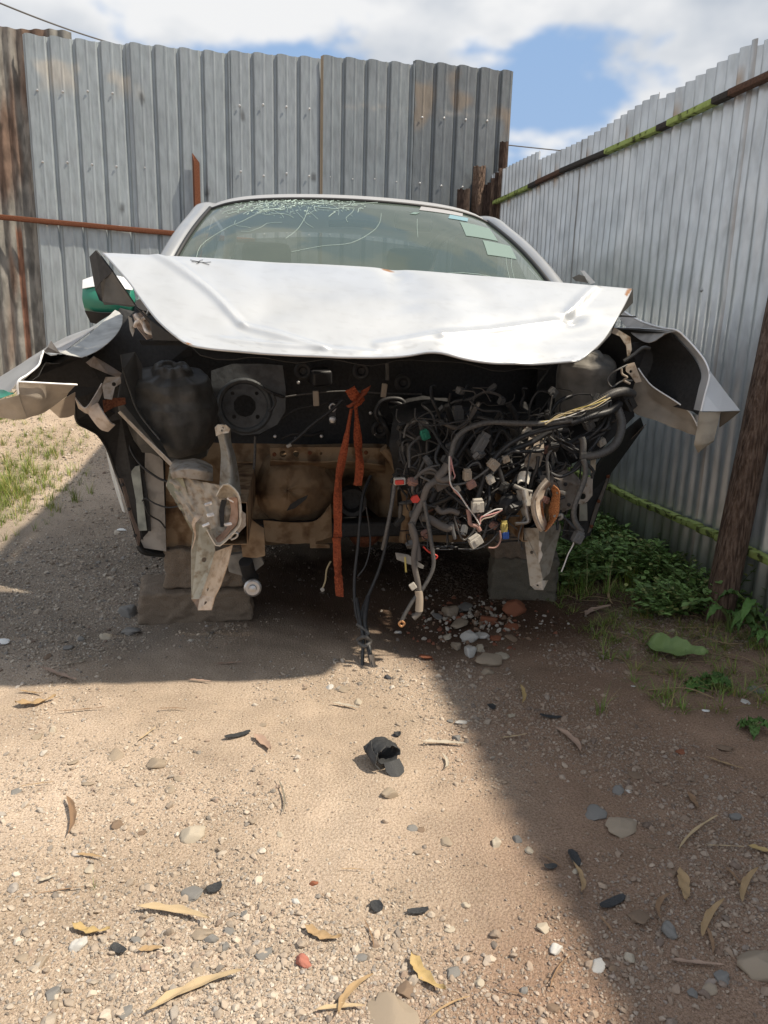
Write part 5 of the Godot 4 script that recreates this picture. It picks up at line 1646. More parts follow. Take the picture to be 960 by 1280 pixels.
	plate("apron", [v(0.886, 0.951, -0.4), v(0.952, 0.871, -0.35), v(0.946, 0.791, -0.3), v(0.822, 0.658, -0.3), v(0.767, 0.602, -0.4), v(0.734, 0.706, -0.5), v(0.722, 0.855, -0.5)], M.bay_dark, Color.WHITE, .004)
	# chassis rails
	for s in [[-.43, M.bay_brown], [.52, M.bay_brown]]:
		g = Geo.new()
		for e in [[v(0, .065, 0), v(.085, .004, .7)], [v(0, -.065, 0), v(.085, .004, .7)], [v(-.042, 0, 0), v(.004, .13, .7)], [v(.042, 0, 0), v(.004, .13, .7)]]:
			g.rbox(Transform3D(Basis(), v(s[0], .48, -.38) + e[0]), e[1], .0015)
		part("chassis_rail", g, s[1])
	g = Geo.new()
	loft(g, [[v(-0.433, 0.469, -0.3), v(-0.372, 0.413, -0.3), v(-0.345, 0.394, -0.3)], [v(-0.423, 0.363, -0.28), v(-0.372, 0.362, -0.28), v(-0.343, 0.372, -0.28)], [v(-0.416, 0.305, -0.26), v(-0.372, 0.301, -0.26), v(-0.341, 0.308, -0.26)]], .004, 8, 5)
	part("rail_panel", g, M.bay_brown)
	# upper bay: pipes, clips, wiper linkage in the dark
	tube("brake_pipe", [v(-0.273, 0.807, -0.66), v(-0.177, 0.822, -0.66), v(-0.041, 0.833, -0.66), v(0.106, 0.827, -0.66), v(0.251, 0.826, -0.66)], .0035, M.cable_grey)
	tube("brake_pipe", [v(-0.386, 0.655, -0.62), v(-0.335, 0.692, -0.64), v(-0.239, 0.759, -0.64), v(-0.152, 0.782, -0.64), v(-0.047, 0.801, -0.64)], .004, M.cable)
	tube("brake_pipe", [v(-0.38, 0.669, -0.58), v(-0.384, 0.573, -0.58), v(-0.396, 0.503, -0.58), v(-0.428, 0.452, -0.53)], .005, M.cable_grey)
	tube("cable", [v(-0.348, 0.846, -0.55), v(-0.315, 0.83, -0.55), v(-0.274, 0.815, -0.57)], .006, M.cable)
	tube("wire", [v(-0.315, 0.831, -0.54), v(-0.305, 0.802, -0.54), v(-0.316, 0.776, -0.54), v(-0.331, 0.764, -0.54)], .004, M.cable)
	tube("cable", [v(-0.062, 0.808, -0.56), v(-0.104, 0.769, -0.56), v(-0.172, 0.717, -0.56), v(-0.219, 0.673, -0.56), v(-0.262, 0.638, -0.56)], .006, M.cable)
	box("clip", v(-0.257, 0.64, -0.55), v(.02, .012, .012), v(0, 0, .5), M.conn_white)
	box("clip", v(-0.158, 0.811, -0.58), v(.022, .055, .02), v(0, 0, .05), M.conn_beige, .003)
	box("clip", v(0.093, 0.844, -0.58), v(.02, .05, .02), v(0, 0, -.1), M.conn_beige, .003)
	box("clip", v(-0.096, 0.756, -0.58), v(.03, .08, .02), v(0, 0, 0), M.plastic, .004)
	tube("metal_eye", [v(-0.108, 0.785, -0.565), v(-0.096, 0.794, -0.565), v(-0.085, 0.781, -0.565), v(-0.095, 0.767, -0.565), v(-0.107, 0.775, -0.565), v(-0.109, 0.785, -0.565)], .004, M.steel)
	bolts_on([v(-0.097, 0.736, -0.56)], .013, M.steel)
	box("wiper_motor", v(-0.14, 0.885, -0.66), v(.08, .06, .07), v(.2, .3, .1), M.plastic, .012)
	box("bracket", v(0.105, 0.925, -0.6), v(.014, .09, .02), v(0, 0, .05), M.bay)
	var coil := []
	for k in 14: coil.append(v(0.131, 0.761, -0.62) + v(cos(k * 1.1) * (.07 - .002 * k), sin(k * 1.1) * (.055 - .001 * k), .01 * sin(k * .7)))
	tube("hose", coil, .008, M.cable, null, 8, 6)
	# left lower suspension bush
	c = v(-0.401, 0.247, -0.3)
	g = Geo.new()
	g.lathe(Transform3D(Basis.from_euler(v(.5, .0, .15)), c), [Vector2(0, -.05), Vector2(.028, -.05), Vector2(.03, -.04), Vector2(.024, -.03), Vector2(.024, .04), Vector2(0, .04)], 20)
	var bush := part("suspension_bush", g, M.rubber)
	c = v(-0.384, 0.194, -0.26)
	g = Geo.new()
	g.lathe(Transform3D(Basis.from_euler(v(PI / 2 - .1, 0, 0)), c), [Vector2(.030, -.01), Vector2(.030, .004), Vector2(.024, .008), Vector2(.014, .008), Vector2(.012, .018), Vector2(0, .02)], 20)
	part("bolt", g, M.steel, bush)
	plate("control_arm", [v(-0.475, 0.289, -0.34), v(-0.365, 0.307, -0.34), v(-0.347, 0.258, -0.34), v(-0.403, 0.21, -0.34), v(-0.467, 0.231, -0.34)], M.bay_pale, Color.WHITE, .03)
	# pale beam low behind the right bracket
	box("sub_frame", v(.08, .30, -.66), v(1.1, .06, .09), v(0, 0, .01), M.bay_dark, .01)

func build_brackets() -> void:
	var b: Material = M.bracket
	var g := Geo.new()
	# left radiator support: block, hook
	g.tint = Color(.36, .34, .31)
	loft(g, [[v(-0.633, 0.623, -0.18), v(-0.615, 0.643, -0.2), v(-0.546, 0.649, -0.2), v(-0.5, 0.633, -0.18)], [v(-0.62, 0.634, -0.1), v(-0.599, 0.657, -0.08), v(-0.529, 0.66, -0.08), v(-0.491, 0.638, -0.1)], [v(-0.609, 0.629, -0.04), v(-0.586, 0.648, -0.01), v(-0.521, 0.652, 0), v(-0.487, 0.633, -0.05)], [v(-0.605, 0.611, -0.05), v(-0.581, 0.617, -0.02), v(-0.524, 0.611, -0.02), v(-0.489, 0.605, -0.06)]], .003, 20, 5, .012)
	part("support_block", g, b)
	g = Geo.new()
	g.tint = Color(.30, .30, .28)
	loft(g, [[v(-0.472, 0.772, 0), v(-0.464, 0.739, -0.02), v(-0.459, 0.692, -0.04), v(-0.462, 0.644, -0.04), v(-0.466, 0.594, -0.04)], [v(-0.45, 0.779, 0.02), v(-0.446, 0.741, 0), v(-0.436, 0.699, 0), v(-0.431, 0.652, 0), v(-0.431, 0.592, 0)], [v(-0.434, 0.768, -0.03), v(-0.434, 0.723, -0.05), v(-0.423, 0.683, -0.05), v(-0.414, 0.626, -0.05), v(-0.408, 0.561, -0.05)]], .003, 14, 4)
	var h := part("support_hook", g, b)
	plate("hook_tip", [v(-0.472, 0.776, 0.022), v(-0.463, 0.785, 0.022), v(-0.44, 0.784, 0.022), v(-0.43, 0.772, 0.012), v(-0.434, 0.761, 0.012), v(-0.455, 0.758, 0.012), v(-0.47, 0.751, 0.012)], b, Color(.62, .60, .55), .004, [[v(-0.453, 0.769, 0.012), .004]], h)
	# left rail end, torn open
	g = Geo.new()
	g.tint = Color(.46, .41, .34)
	var rows := []
	var outl := [v(-0.623, 0.591, -0.05), v(-0.616, 0.61, -0.06), v(-0.578, 0.617, -0.06), v(-0.531, 0.607, -0.05), v(-0.461, 0.597, -0.03), v(-0.427, 0.587, -0.03)]
	var lowl := [v(-0.591, 0.531, -0.05), v(-0.581, 0.511, -0.05), v(-0.549, 0.471, -0.03), v(-0.511, 0.455, -0.03), v(-0.479, 0.435, -0.01), v(-0.429, 0.487, -0.03)]
	for i in 13:
		var row := PackedVector3Array()
		for j in 25:
			var p := along(outl, j / 24.0).lerp(along(lowl, j / 24.0), i / 12.0)
			row.append(p + v(0, 0, .011 * n1.get_noise_2d(j * 1.5, i * 2.3) + .006 * n2.get_noise_2d(j * 4.0, i * 5.0)))
		rows.append(row)
	g.sheet(rows, .003)
	var e := part("rail_end", g, b, null, "left chassis rail end, torn and dusty")
	plate("gusset", [v(-0.623, 0.589, -0.05), v(-0.615, 0.639, -0.07), v(-0.602, 0.627, -0.07), v(-0.575, 0.617, -0.05), v(-0.549, 0.519, -0.05), v(-0.552, 0.449, -0.05), v(-0.591, 0.529, -0.05)], b, Color(.38, .37, .28), .004, [[v(-0.584, 0.539, -0.05), .006]], e)
	g = Geo.new()
	g.tint = Color(.68, .64, .56)
	loft(g, [[v(-0.469, 0.583, 0.06), v(-0.454, 0.61, 0.06), v(-0.437, 0.619, 0.06), v(-0.406, 0.585, 0.06), v(-0.403, 0.509, 0.06), v(-0.423, 0.476, 0.06), v(-0.464, 0.437, 0.06), v(-0.476, 0.443, 0.06), v(-0.498, 0.486, 0.06)], [v(-0.468, 0.576, 0.03), v(-0.453, 0.599, 0.03), v(-0.44, 0.604, 0.03), v(-0.415, 0.574, 0.03), v(-0.413, 0.502, 0.03), v(-0.431, 0.476, 0.03), v(-0.468, 0.442, 0.03), v(-0.477, 0.446, 0.03), v(-0.491, 0.478, 0.03)], [v(-0.468, 0.557, -0.02), v(-0.455, 0.562, -0.02), v(-0.438, 0.557, -0.02), v(-0.427, 0.55, -0.02), v(-0.43, 0.495, -0.02), v(-0.444, 0.473, -0.02), v(-0.471, 0.449, -0.02), v(-0.479, 0.453, -0.02), v(-0.487, 0.469, -0.02)]], .003, 26, 3)
	part("torn_ring", g, b, e)
	g = Geo.new()
	g.tint = Color(.40, .27, .2)
	loft(g, [[v(-0.435, 0.574, 0.045), v(-0.413, 0.576, 0.045), v(-0.412, 0.553, 0.045), v(-0.413, 0.506, 0.045), v(-0.434, 0.478, 0.045), v(-0.467, 0.437, 0.045)], [v(-0.439, 0.563, 0.02), v(-0.434, 0.555, 0.02), v(-0.432, 0.535, 0.02), v(-0.438, 0.499, 0.02), v(-0.449, 0.476, 0.02), v(-0.48, 0.448, 0.02)]], .003, 16, 3)
	part("rust_band", g, b, e)
	plate("dark_slot", [v(-0.461, 0.558, -0.012), v(-0.445, 0.556, -0.012), v(-0.453, 0.528, -0.012), v(-0.456, 0.475, -0.012), v(-0.466, 0.475, -0.012), v(-0.469, 0.524, -0.012)], M.bay_dark, Color.WHITE, .003, [], e)  # solid dark plate stands for the shade inside the opening
	for q in [v(-0.432, 0.567, 0.03), v(-0.503, 0.495, 0.04), v(-0.439, 0.499, 0.05), v(-0.49, 0.522, 0.03), v(-0.495, 0.555, 0.03)]: box("weld_tag", q, v(.022, .006, .012), v(rng.randf() * .6, rng.randf() * .6, rng.randf_range(-.6, .6)), b, .002, e)
	plate("side_tab", [v(-0.404, 0.535, 0.02), v(-0.392, 0.518, 0), v(-0.392, 0.482, 0), v(-0.415, 0.461, 0.02), v(-0.41, 0.502, 0.03)], b, Color(.75, .68, .6), .004, [], e)
	tube("eyelet", [v(-0.437, 0.45, 0.03), v(-0.425, 0.466, 0.03), v(-0.413, 0.465, 0.03), v(-0.418, 0.454, 0.03), v(-0.433, 0.447, 0.03)], .004, M.steel, e)
	# left lower bracket: folded channel
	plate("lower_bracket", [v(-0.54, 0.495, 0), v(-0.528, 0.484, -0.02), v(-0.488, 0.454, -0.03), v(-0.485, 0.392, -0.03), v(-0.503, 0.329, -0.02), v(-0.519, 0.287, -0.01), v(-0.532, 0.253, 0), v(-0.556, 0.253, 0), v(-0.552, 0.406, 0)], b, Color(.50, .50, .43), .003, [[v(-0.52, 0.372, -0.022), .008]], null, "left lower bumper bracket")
	plate("lower_bracket", [v(-0.485, 0.392, -0.03), v(-0.428, 0.435, 0.05), v(-0.441, 0.381, 0.055), v(-0.464, 0.314, 0.06), v(-0.481, 0.28, 0.06), v(-0.525, 0.265, 0), v(-0.519, 0.287, -0.01), v(-0.503, 0.329, -0.02)], b, Color(.62, .50, .38), .003, [[v(-0.51, 0.29, 0.015), .006]], null, "left lower bumper bracket, sunlit side")  # sunlight on this face is mixed into its warmer tone
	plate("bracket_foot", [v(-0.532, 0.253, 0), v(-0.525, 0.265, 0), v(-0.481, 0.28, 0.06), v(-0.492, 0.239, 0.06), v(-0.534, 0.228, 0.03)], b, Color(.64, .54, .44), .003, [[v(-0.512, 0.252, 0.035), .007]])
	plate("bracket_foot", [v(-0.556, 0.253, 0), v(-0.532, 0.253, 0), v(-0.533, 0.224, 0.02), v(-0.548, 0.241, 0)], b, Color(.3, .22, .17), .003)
	g = Geo.new()
	g.tint = Color(.6, .5, .4)
	loft(g, [[v(-0.531, 0.517, 0), v(-0.538, 0.513, 0.01), v(-0.545, 0.487, 0), v(-0.541, 0.455, 0), v(-0.551, 0.41, 0)], [v(-0.514, 0.513, 0), v(-0.524, 0.505, 0.01), v(-0.536, 0.488, 0.01), v(-0.536, 0.455, 0), v(-0.547, 0.414, 0)]], .003, 14, 3)
	part("torn_edge", g, b)
	# right rail end
	g = Geo.new()
	g.tint = Color(.24, .215, .19)
	loft(g, [[v(0.529, 0.634, -0.07), v(0.577, 0.639, -0.07), v(0.635, 0.636, -0.07), v(0.678, 0.604, -0.09)], [v(0.527, 0.611, -0.04), v(0.568, 0.613, -0.03), v(0.614, 0.609, -0.04), v(0.673, 0.591, -0.06)], [v(0.562, 0.577, -0.05), v(0.58, 0.577, -0.03), v(0.625, 0.575, -0.05), v(0.668, 0.56, -0.07)], [v(0.588, 0.509, -0.06), v(0.608, 0.5, -0.06), v(0.63, 0.509, -0.06), v(0.653, 0.517, -0.06)]], .004, 16, 4)
	e = part("rail_end", g, b, null, "right chassis rail end, torn open with rusty edges")
	bolts_on([v(0.606, 0.601, -0.03), v(0.572, 0.613, -0.03), v(0.627, 0.532, -0.04)], .006, M.bay_dark, e)
	g = Geo.new()
	g.tint = Color(.58, .50, .42)
	loft(g, [[v(0.514, 0.634, 0.04), v(0.49, 0.602, 0.04), v(0.475, 0.565, 0.04), v(0.48, 0.525, 0.04), v(0.497, 0.485, 0.04), v(0.513, 0.466, 0.04)], [v(0.515, 0.63, 0.06), v(0.492, 0.603, 0.06), v(0.478, 0.569, 0.06), v(0.483, 0.53, 0.06), v(0.498, 0.495, 0.06), v(0.511, 0.475, 0.06)], [v(0.546, 0.61, 0), v(0.528, 0.589, 0), v(0.523, 0.556, 0), v(0.529, 0.511, 0), v(0.54, 0.483, 0), v(0.538, 0.462, 0)]], .003, 18, 3)
	part("rust_loop", g, b, e)
	g = Geo.new()
	loft(g, [[v(0.537, 0.613, 0.045), v(0.557, 0.595, 0.045), v(0.56, 0.558, 0.045), v(0.56, 0.526, 0.045), v(0.546, 0.496, 0.045), v(0.523, 0.468, 0.045)], [v(0.548, 0.593, 0), v(0.552, 0.563, 0), v(0.545, 0.523, 0), v(0.552, 0.499, 0), v(0.543, 0.477, 0), v(0.531, 0.46, 0)]], .003, 18, 4)
	part("rust_loop", g, M.rust_orange, e)
	g = Geo.new()
	g.tint = Color(.48, .27, .14)
	loft(g, [[v(0.485, 0.579, 0.035), v(0.493, 0.564, 0.035), v(0.496, 0.54, 0.035), v(0.503, 0.5, 0.035)], [v(0.51, 0.576, 0.01), v(0.517, 0.558, 0.01), v(0.522, 0.534, 0.01), v(0.529, 0.494, 0.01)]], .002, 12, 2)
	part("rust_loop", g, M.rust_orange, e)
	tube("stud", [v(0.557, 0.587, 0.03), v(0.568, 0.59, 0.04), v(0.575, 0.589, 0.05)], .006, M.bay_pale, e)
	tube("stud", [v(0.553, 0.511, 0.03), v(0.573, 0.519, 0.04), v(0.575, 0.509, 0.04), v(0.57, 0.502, 0.03)], .005, M.bay_pale, e)
	g = Geo.new()
	g.tint = Color(.70, .68, .62)
	loft(g, [[v(0.442, 0.619, -0.02), v(0.45, 0.642, -0.02), v(0.462, 0.649, 0), v(0.487, 0.641, -0.02)], [v(0.439, 0.611, 0), v(0.448, 0.617, 0), v(0.464, 0.614, 0), v(0.474, 0.607, 0)]], .003, 10, 4)
	part("dish", g, b)
	g = Geo.new()
	g.tint = Color(.45, .44, .42)
	loft(g, [[v(0.444, 0.585, -0.02), v(0.456, 0.551, -0.02), v(0.466, 0.515, -0.02), v(0.48, 0.486, -0.02), v(0.444, 0.476, -0.02)], [v(0.453, 0.596, 0.02), v(0.462, 0.56, 0.02), v(0.47, 0.52, 0.02), v(0.475, 0.492, 0.02), v(0.435, 0.49, 0.02)], [v(0.495, 0.578, -0.02), v(0.494, 0.547, -0.02), v(0.496, 0.502, -0.02), v(0.491, 0.479, -0.02), v(0.446, 0.473, -0.02)]], .003, 14, 4)
	part("channel", g, b)
	tube("channel_lip", [v(0.429, 0.603, 0), v(0.442, 0.598, 0.01), v(0.466, 0.588, 0), v(0.487, 0.583, 0)], .006, M.bay_pale)
	plate("side_plate", [v(0.687, 0.519, -0.12), v(0.7, 0.566, -0.12), v(0.714, 0.607, -0.12), v(0.733, 0.609, -0.12), v(0.738, 0.545, -0.12), v(0.722, 0.524, -0.12), v(0.705, 0.514, -0.12)], b, Color(.40, .36, .31), .004, [[v(0.705, 0.542, -0.12), .011]])
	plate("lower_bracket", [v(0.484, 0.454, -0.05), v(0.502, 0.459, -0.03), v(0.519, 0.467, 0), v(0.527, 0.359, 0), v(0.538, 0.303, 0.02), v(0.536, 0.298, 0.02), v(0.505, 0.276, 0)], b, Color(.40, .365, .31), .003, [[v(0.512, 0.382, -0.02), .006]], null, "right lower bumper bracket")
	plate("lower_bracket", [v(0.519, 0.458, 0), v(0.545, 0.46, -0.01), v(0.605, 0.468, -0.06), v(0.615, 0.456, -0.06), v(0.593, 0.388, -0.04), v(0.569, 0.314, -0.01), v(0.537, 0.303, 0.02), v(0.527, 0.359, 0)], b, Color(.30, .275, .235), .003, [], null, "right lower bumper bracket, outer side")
	plate("bracket_foot", [v(0.505, 0.276, 0), v(0.536, 0.298, 0.02), v(0.559, 0.295, 0.01), v(0.534, 0.274, 0.04), v(0.509, 0.273, 0.03)], b, Color(.56, .50, .43), .003, [[v(0.524, 0.278, 0.015), .004]])
	g = Geo.new()
	g.tint = Color(.62, .58, .52)
	loft(g, [[v(0.519, 0.429, 0.01), v(0.519, 0.404, 0.01), v(0.521, 0.371, 0.01), v(0.524, 0.354, 0.01)], [v(0.528, 0.421, 0.012), v(0.526, 0.4, 0.012), v(0.533, 0.384, 0.012), v(0.526, 0.357, 0.012)]], .002, 10, 2)
	part("torn_edge", g, b)
	g = Geo.new()
	g.tint = Color(.36, .31, .26)
	loft(g, [[v(0.493, 0.747, -0.08), v(0.518, 0.755, -0.08), v(0.54, 0.751, -0.08)], [v(0.476, 0.703, -0.06), v(0.502, 0.707, -0.06), v(0.538, 0.695, -0.06)], [v(0.478, 0.652, -0.06), v(0.507, 0.643, -0.06), v(0.528, 0.652, -0.06)]], .003, 8, 4)
	part("support_hook", g, b)

func tangle(pts: Array, spread: float) -> Array:   # a few points with a little slack between the given ones
	var o := []
	for p in pts: o.append(p + v(rng.randfn(), rng.randfn(), rng.randfn()) * spread)
	return o

func build_harness() -> void:
	# main looms, right to left
	conduit("loom_conduit", [v(0.818, 0.884, -0.07), v(0.765, 0.896, -0.02), v(0.713, 0.887, 0), v(0.665, 0.857, 0), v(0.628, 0.834, -0.01)], .0125, M.cable_grey)
	conduit("loom_conduit", [v(0.764, 0.855, -0.04), v(0.714, 0.836, 0), v(0.651, 0.823, 0.02), v(0.585, 0.801, 0.02)], .011, M.cable)
	conduit("loom_conduit", [v(0.755, 0.847, -0.04), v(0.758, 0.801, 0), v(0.739, 0.756, 0.03), v(0.712, 0.727, 0.04), v(0.671, 0.707, 0.04), v(0.631, 0.697, 0.02)], .0125, M.cable_grey)
	conduit("loom_conduit", [v(0.738, 0.817, -0.08), v(0.712, 0.771, -0.07), v(0.662, 0.74, -0.05), v(0.618, 0.724, -0.07)], .010, M.cable)
	tube("loom", [v(0.589, 0.81, 0.02), v(0.535, 0.802, 0.02), v(0.468, 0.798, 0.02), v(0.401, 0.799, 0.02), v(0.335, 0.8, 0.02), v(0.291, 0.791, 0.02), v(0.255, 0.774, 0.02), v(0.231, 0.746, 0.02), v(0.221, 0.706, 0.02), v(0.212, 0.657, 0.02)], .0082, M.cable_grey, null, 10)
	tube("loom", [v(0.593, 0.797, 0), v(0.54, 0.786, 0.01), v(0.477, 0.768, 0), v(0.444, 0.755, 0), v(0.404, 0.732, 0), v(0.372, 0.703, 0), v(0.349, 0.67, 0), v(0.334, 0.637, 0), v(0.322, 0.596, 0), v(0.314, 0.56, 0)], .0075, M.cable, null, 10)
	tube("loom", [v(0.598, 0.775, -0.03), v(0.539, 0.766, -0.03), v(0.489, 0.737, -0.03), v(0.44, 0.716, -0.03), v(0.398, 0.703, -0.03), v(0.356, 0.694, -0.03)], .009, M.cable, null, 10)
	for k in 7:
		tube("wire", tangle([v(0.705, 0.881, 0.01), v(0.643, 0.858, 0.03), v(0.595, 0.835, 0.03), v(0.546, 0.818, 0.03), v(0.497, 0.804, 0.03)], .006), .0017, [M.wire_tan, M.wire_tan, M.yellow, M.cable_grey, M.wire_tan, M.wire_white, M.cable][k], null, 5, 8)
	for k in 5: tube("wire", tangle([v(0.545, 0.77, 0), v(0.56, 0.747, 0.01), v(0.591, 0.73, 0), v(0.628, 0.701, 0)], .009), .0035, M.cable, null, 6)
	for k in 6: tube("wire", tangle([v(0.755, 0.832, -0.06), v(0.724, 0.781, -0.06), v(0.684, 0.738, -0.06), v(0.626, 0.695, -0.06)], .02), .006, M.cable, null, 6)
	# the drop on the left of the heap
	tube("loom", [v(0.185, 0.626, 0.02), v(0.151, 0.606, 0.03), v(0.138, 0.559, 0.02), v(0.118, 0.513, 0.02), v(0.109, 0.475, 0.02), v(0.125, 0.424, 0.02), v(0.132, 0.373, 0.02)], .0105, M.loom, null, 10)
	tube("loom_wrap", [v(0.21, 0.674, 0.025), v(0.199, 0.654, 0.025), v(0.183, 0.634, 0.025), v(0.2, 0.627, 0.025), v(0.224, 0.635, 0.025)], .020, M.loom, null, 9, 6, .6)
	tube("loom", [v(0.141, 0.561, 0.03), v(0.156, 0.494, 0.03), v(0.173, 0.41, 0.03), v(0.178, 0.35, 0.03), v(0.152, 0.289, 0.03), v(0.12, 0.246, 0.03), v(0.094, 0.198, 0.03), v(0.085, 0.176, 0.03)], .0065, M.cable_grey, null, 8)
	tube("ring_terminal", [v(0.084, 0.18, 0.035), v(0.076, 0.171, 0.035), v(0.085, 0.162, 0.035), v(0.094, 0.171, 0.035), v(0.084, 0.18, 0.035)], .004, M.copper, null, 6, 4)
	tube("loom", [v(0.102, 0.495, 0.03), v(0.12, 0.444, 0.03), v(0.116, 0.376, 0.03), v(0.131, 0.307, 0.03), v(0.137, 0.272, 0.03)], .009, M.loom, null, 8)
	tube("taped_plug", [v(0.135, 0.277, 0.03), v(0.139, 0.246, 0.03), v(0.139, 0.21, 0.03)], .0125, M.conn_beige, null, 10)
	tube("taped_plug", [v(0.142, 0.212, 0.03), v(0.134, 0.197, 0.03), v(0.122, 0.186, 0.03)], .010, M.loom, null, 8)
	plate("tag_plate", [v(0.058, 0.401, 0.03), v(0.098, 0.394, 0.03), v(0.149, 0.357, 0.03), v(0.146, 0.348, 0.03), v(0.09, 0.368, 0.03), v(0.063, 0.379, 0.03)], b_dark(), Color.WHITE, .004)
	box("tag", v(0.088, 0.368, 0.05), v(.006, .05, .004), v(0, 0, .1), M.yellow)
	box("tag", v(0.113, 0.298, 0.05), v(.02, .022, .01), v(0, 0, .6), M.conn_white)
	# red cable tie loop and clips
	var clip := box("clip", v(0.069, 0.617, 0), v(.035, .022, .02), v(0, 0, .05), M.conn_white, .003)
	box("clip_pad", v(0.067, 0.616, 0.012), v(.027, .014, .014), v(0, 0, .05), M.red, .003, clip)
	tube("cable", [v(0.056, 0.61, -0.01), v(0.049, 0.544, -0.01), v(0.037, 0.468, -0.01), v(0.027, 0.394, -0.03)], .006, M.cable_grey)
	plate("red_cap", [v(0.101, 0.565, 0.02), v(0.107, 0.575, 0.02), v(0.121, 0.579, 0.02), v(0.13, 0.565, 0.02), v(0.122, 0.555, 0.02), v(0.108, 0.555, 0.02)], M.red, Color.WHITE, .012)
	# big corrugated hose and pipes on the far right
	tube("hose", [v(0.628, 0.692, 0.04), v(0.639, 0.658, 0.04), v(0.634, 0.617, 0.04), v(0.616, 0.56, 0.04), v(0.612, 0.525, 0.04), v(0.622, 0.493, 0.04), v(0.645, 0.465, 0.04)], .0085, M.cable_grey, null, 10)
	connector(v(0.632, 0.445, 0.04), v(.03, .03, .024), v(0, 0, -.4), M.conn_grey)
	tube("wire", [v(0.621, 0.452, 0.04), v(0.62, 0.424, 0.04), v(0.606, 0.391, 0.04), v(0.597, 0.359, 0.04), v(0.589, 0.334, 0.04)], .0022, M.wire_white, null, 6)
	tube("wire", [v(0.632, 0.445, 0.035), v(0.625, 0.426, 0.035), v(0.612, 0.398, 0.035)], .004, M.cable, null, 6)
	tube("hose", [v(0.632, 0.755, 0), v(0.64, 0.734, 0), v(0.642, 0.688, 0)], .010, M.cable_grey, null, 10)
	# pale pink and white leads
	tube("wire", [v(0.212, 0.701, 0.04), v(0.216, 0.661, 0.04), v(0.216, 0.62, 0.04), v(0.235, 0.592, 0.04), v(0.257, 0.569, 0.04), v(0.275, 0.544, 0.04)], .0026, M.wire_pink, null, 6)
	tube("wire", [v(0.209, 0.702, 0.045), v(0.211, 0.654, 0.045), v(0.219, 0.613, 0.045), v(0.243, 0.589, 0.045), v(0.269, 0.551, 0.045), v(0.296, 0.518, 0.045), v(0.314, 0.489, 0.045)], .0022, M.wire_white, null, 6)
	tube("wire", [v(0.214, 0.697, 0.04), v(0.224, 0.657, 0.04), v(0.23, 0.639, 0.04), v(0.217, 0.628, 0.04), v(0.185, 0.628, 0.04)], .0022, M.wire_pink, null, 6)
	tube("wire", [v(0.316, 0.492, 0.04), v(0.318, 0.512, 0.04), v(0.347, 0.521, 0.04), v(0.372, 0.529, 0.04), v(0.383, 0.536, 0.04)], .0028, M.wire_pink, null, 6)
	tube("wire", [v(0.315, 0.496, 0.04), v(0.327, 0.508, 0.04), v(0.356, 0.516, 0.04), v(0.382, 0.538, 0.04)], .0026, M.conn_beige, null, 6)
	tube("wire", [v(0.319, 0.512, 0.04), v(0.339, 0.525, 0.04), v(0.363, 0.537, 0.04), v(0.383, 0.538, 0.04)], .0024, M.wire_white, null, 6)
	tube("cable", [v(0.275, 0.538, 0.04), v(0.281, 0.513, 0.04), v(0.286, 0.492, 0.04), v(0.308, 0.483, 0.04), v(0.317, 0.47, 0.04)], .0065, M.wire_dull, null, 8)
	tube("cable", [v(0.125, 0.638, 0.03), v(0.154, 0.624, 0.03), v(0.196, 0.614, 0.03), v(0.245, 0.613, 0.03), v(0.285, 0.626, 0.03), v(0.317, 0.647, 0.03), v(0.341, 0.667, 0.03)], .0038, M.cable_grey, null, 8)
	tube("cable", [v(0.141, 0.637, 0), v(0.145, 0.653, 0), v(0.167, 0.662, 0), v(0.191, 0.666, 0)], .0035, M.cable_grey, null, 8)
	tube("cable", [v(0.275, 0.654, 0), v(0.291, 0.67, 0), v(0.311, 0.674, 0), v(0.32, 0.658, 0)], .0035, M.cable_grey, null, 8)
	tube("cable", [v(0.14, 0.504, 0), v(0.165, 0.499, 0), v(0.2, 0.478, 0), v(0.226, 0.469, 0), v(0.243, 0.472, -0.02)], .013, M.loom, null, 9)
	tube("cable", [v(0.185, 0.537, 0), v(0.202, 0.52, 0), v(0.231, 0.524, 0), v(0.257, 0.516, 0)], .0085, M.loom, null, 9)
	tube("cable", [v(0.245, 0.507, 0), v(0.255, 0.469, 0), v(0.278, 0.43, 0), v(0.303, 0.451, 0), v(0.31, 0.468, 0)], .0035, M.cable_grey, null, 8)
	tube("cable", [v(0.238, 0.482, 0), v(0.243, 0.456, 0), v(0.251, 0.434, 0)], .006, M.conn_grey, null, 8)
	tube("wire", [v(0.386, 0.464, 0.02), v(0.39, 0.434, 0.02), v(0.377, 0.411, 0.02), v(0.353, 0.41, 0.02)], .003, M.wire_dull, null, 6)
	tube("wire", [v(0.146, 0.416, 0.02), v(0.166, 0.398, 0.02), v(0.191, 0.385, 0.02), v(0.184, 0.374, 0.02)], .003, M.red, null, 6)
	tube("cable", [v(0.098, 0.733, -0.12), v(0.105, 0.767, -0.12), v(0.138, 0.786, -0.12), v(0.173, 0.776, -0.12)], .004, M.cable_grey, null, 8)
	# connectors one can pick out
	connector(v(0.302, 0.549, 0.05), v(.036, .032, .022), v(.1, 0, .06), M.conn_white)
	connector(v(0.303, 0.439, 0.05), v(.040, .028, .018), v(.1, .2, .55), M.conn_white)
	connector(v(0.35, 0.673, 0.03), v(.030, .026, .02), v(.1, .2, .9), M.conn_beige)
	connector(v(0.27, 0.641, 0.03), v(.024, .028, .018), v(.1, .2, .1), M.conn_beige)
	connector(v(0.343, 0.627, 0.03), v(.022, .022, .016), v(.1, .2, .5), M.conn_white)
	connector(v(0.284, 0.612, 0.03), v(.028, .02, .016), v(.1, .2, .5), M.wire_dull)
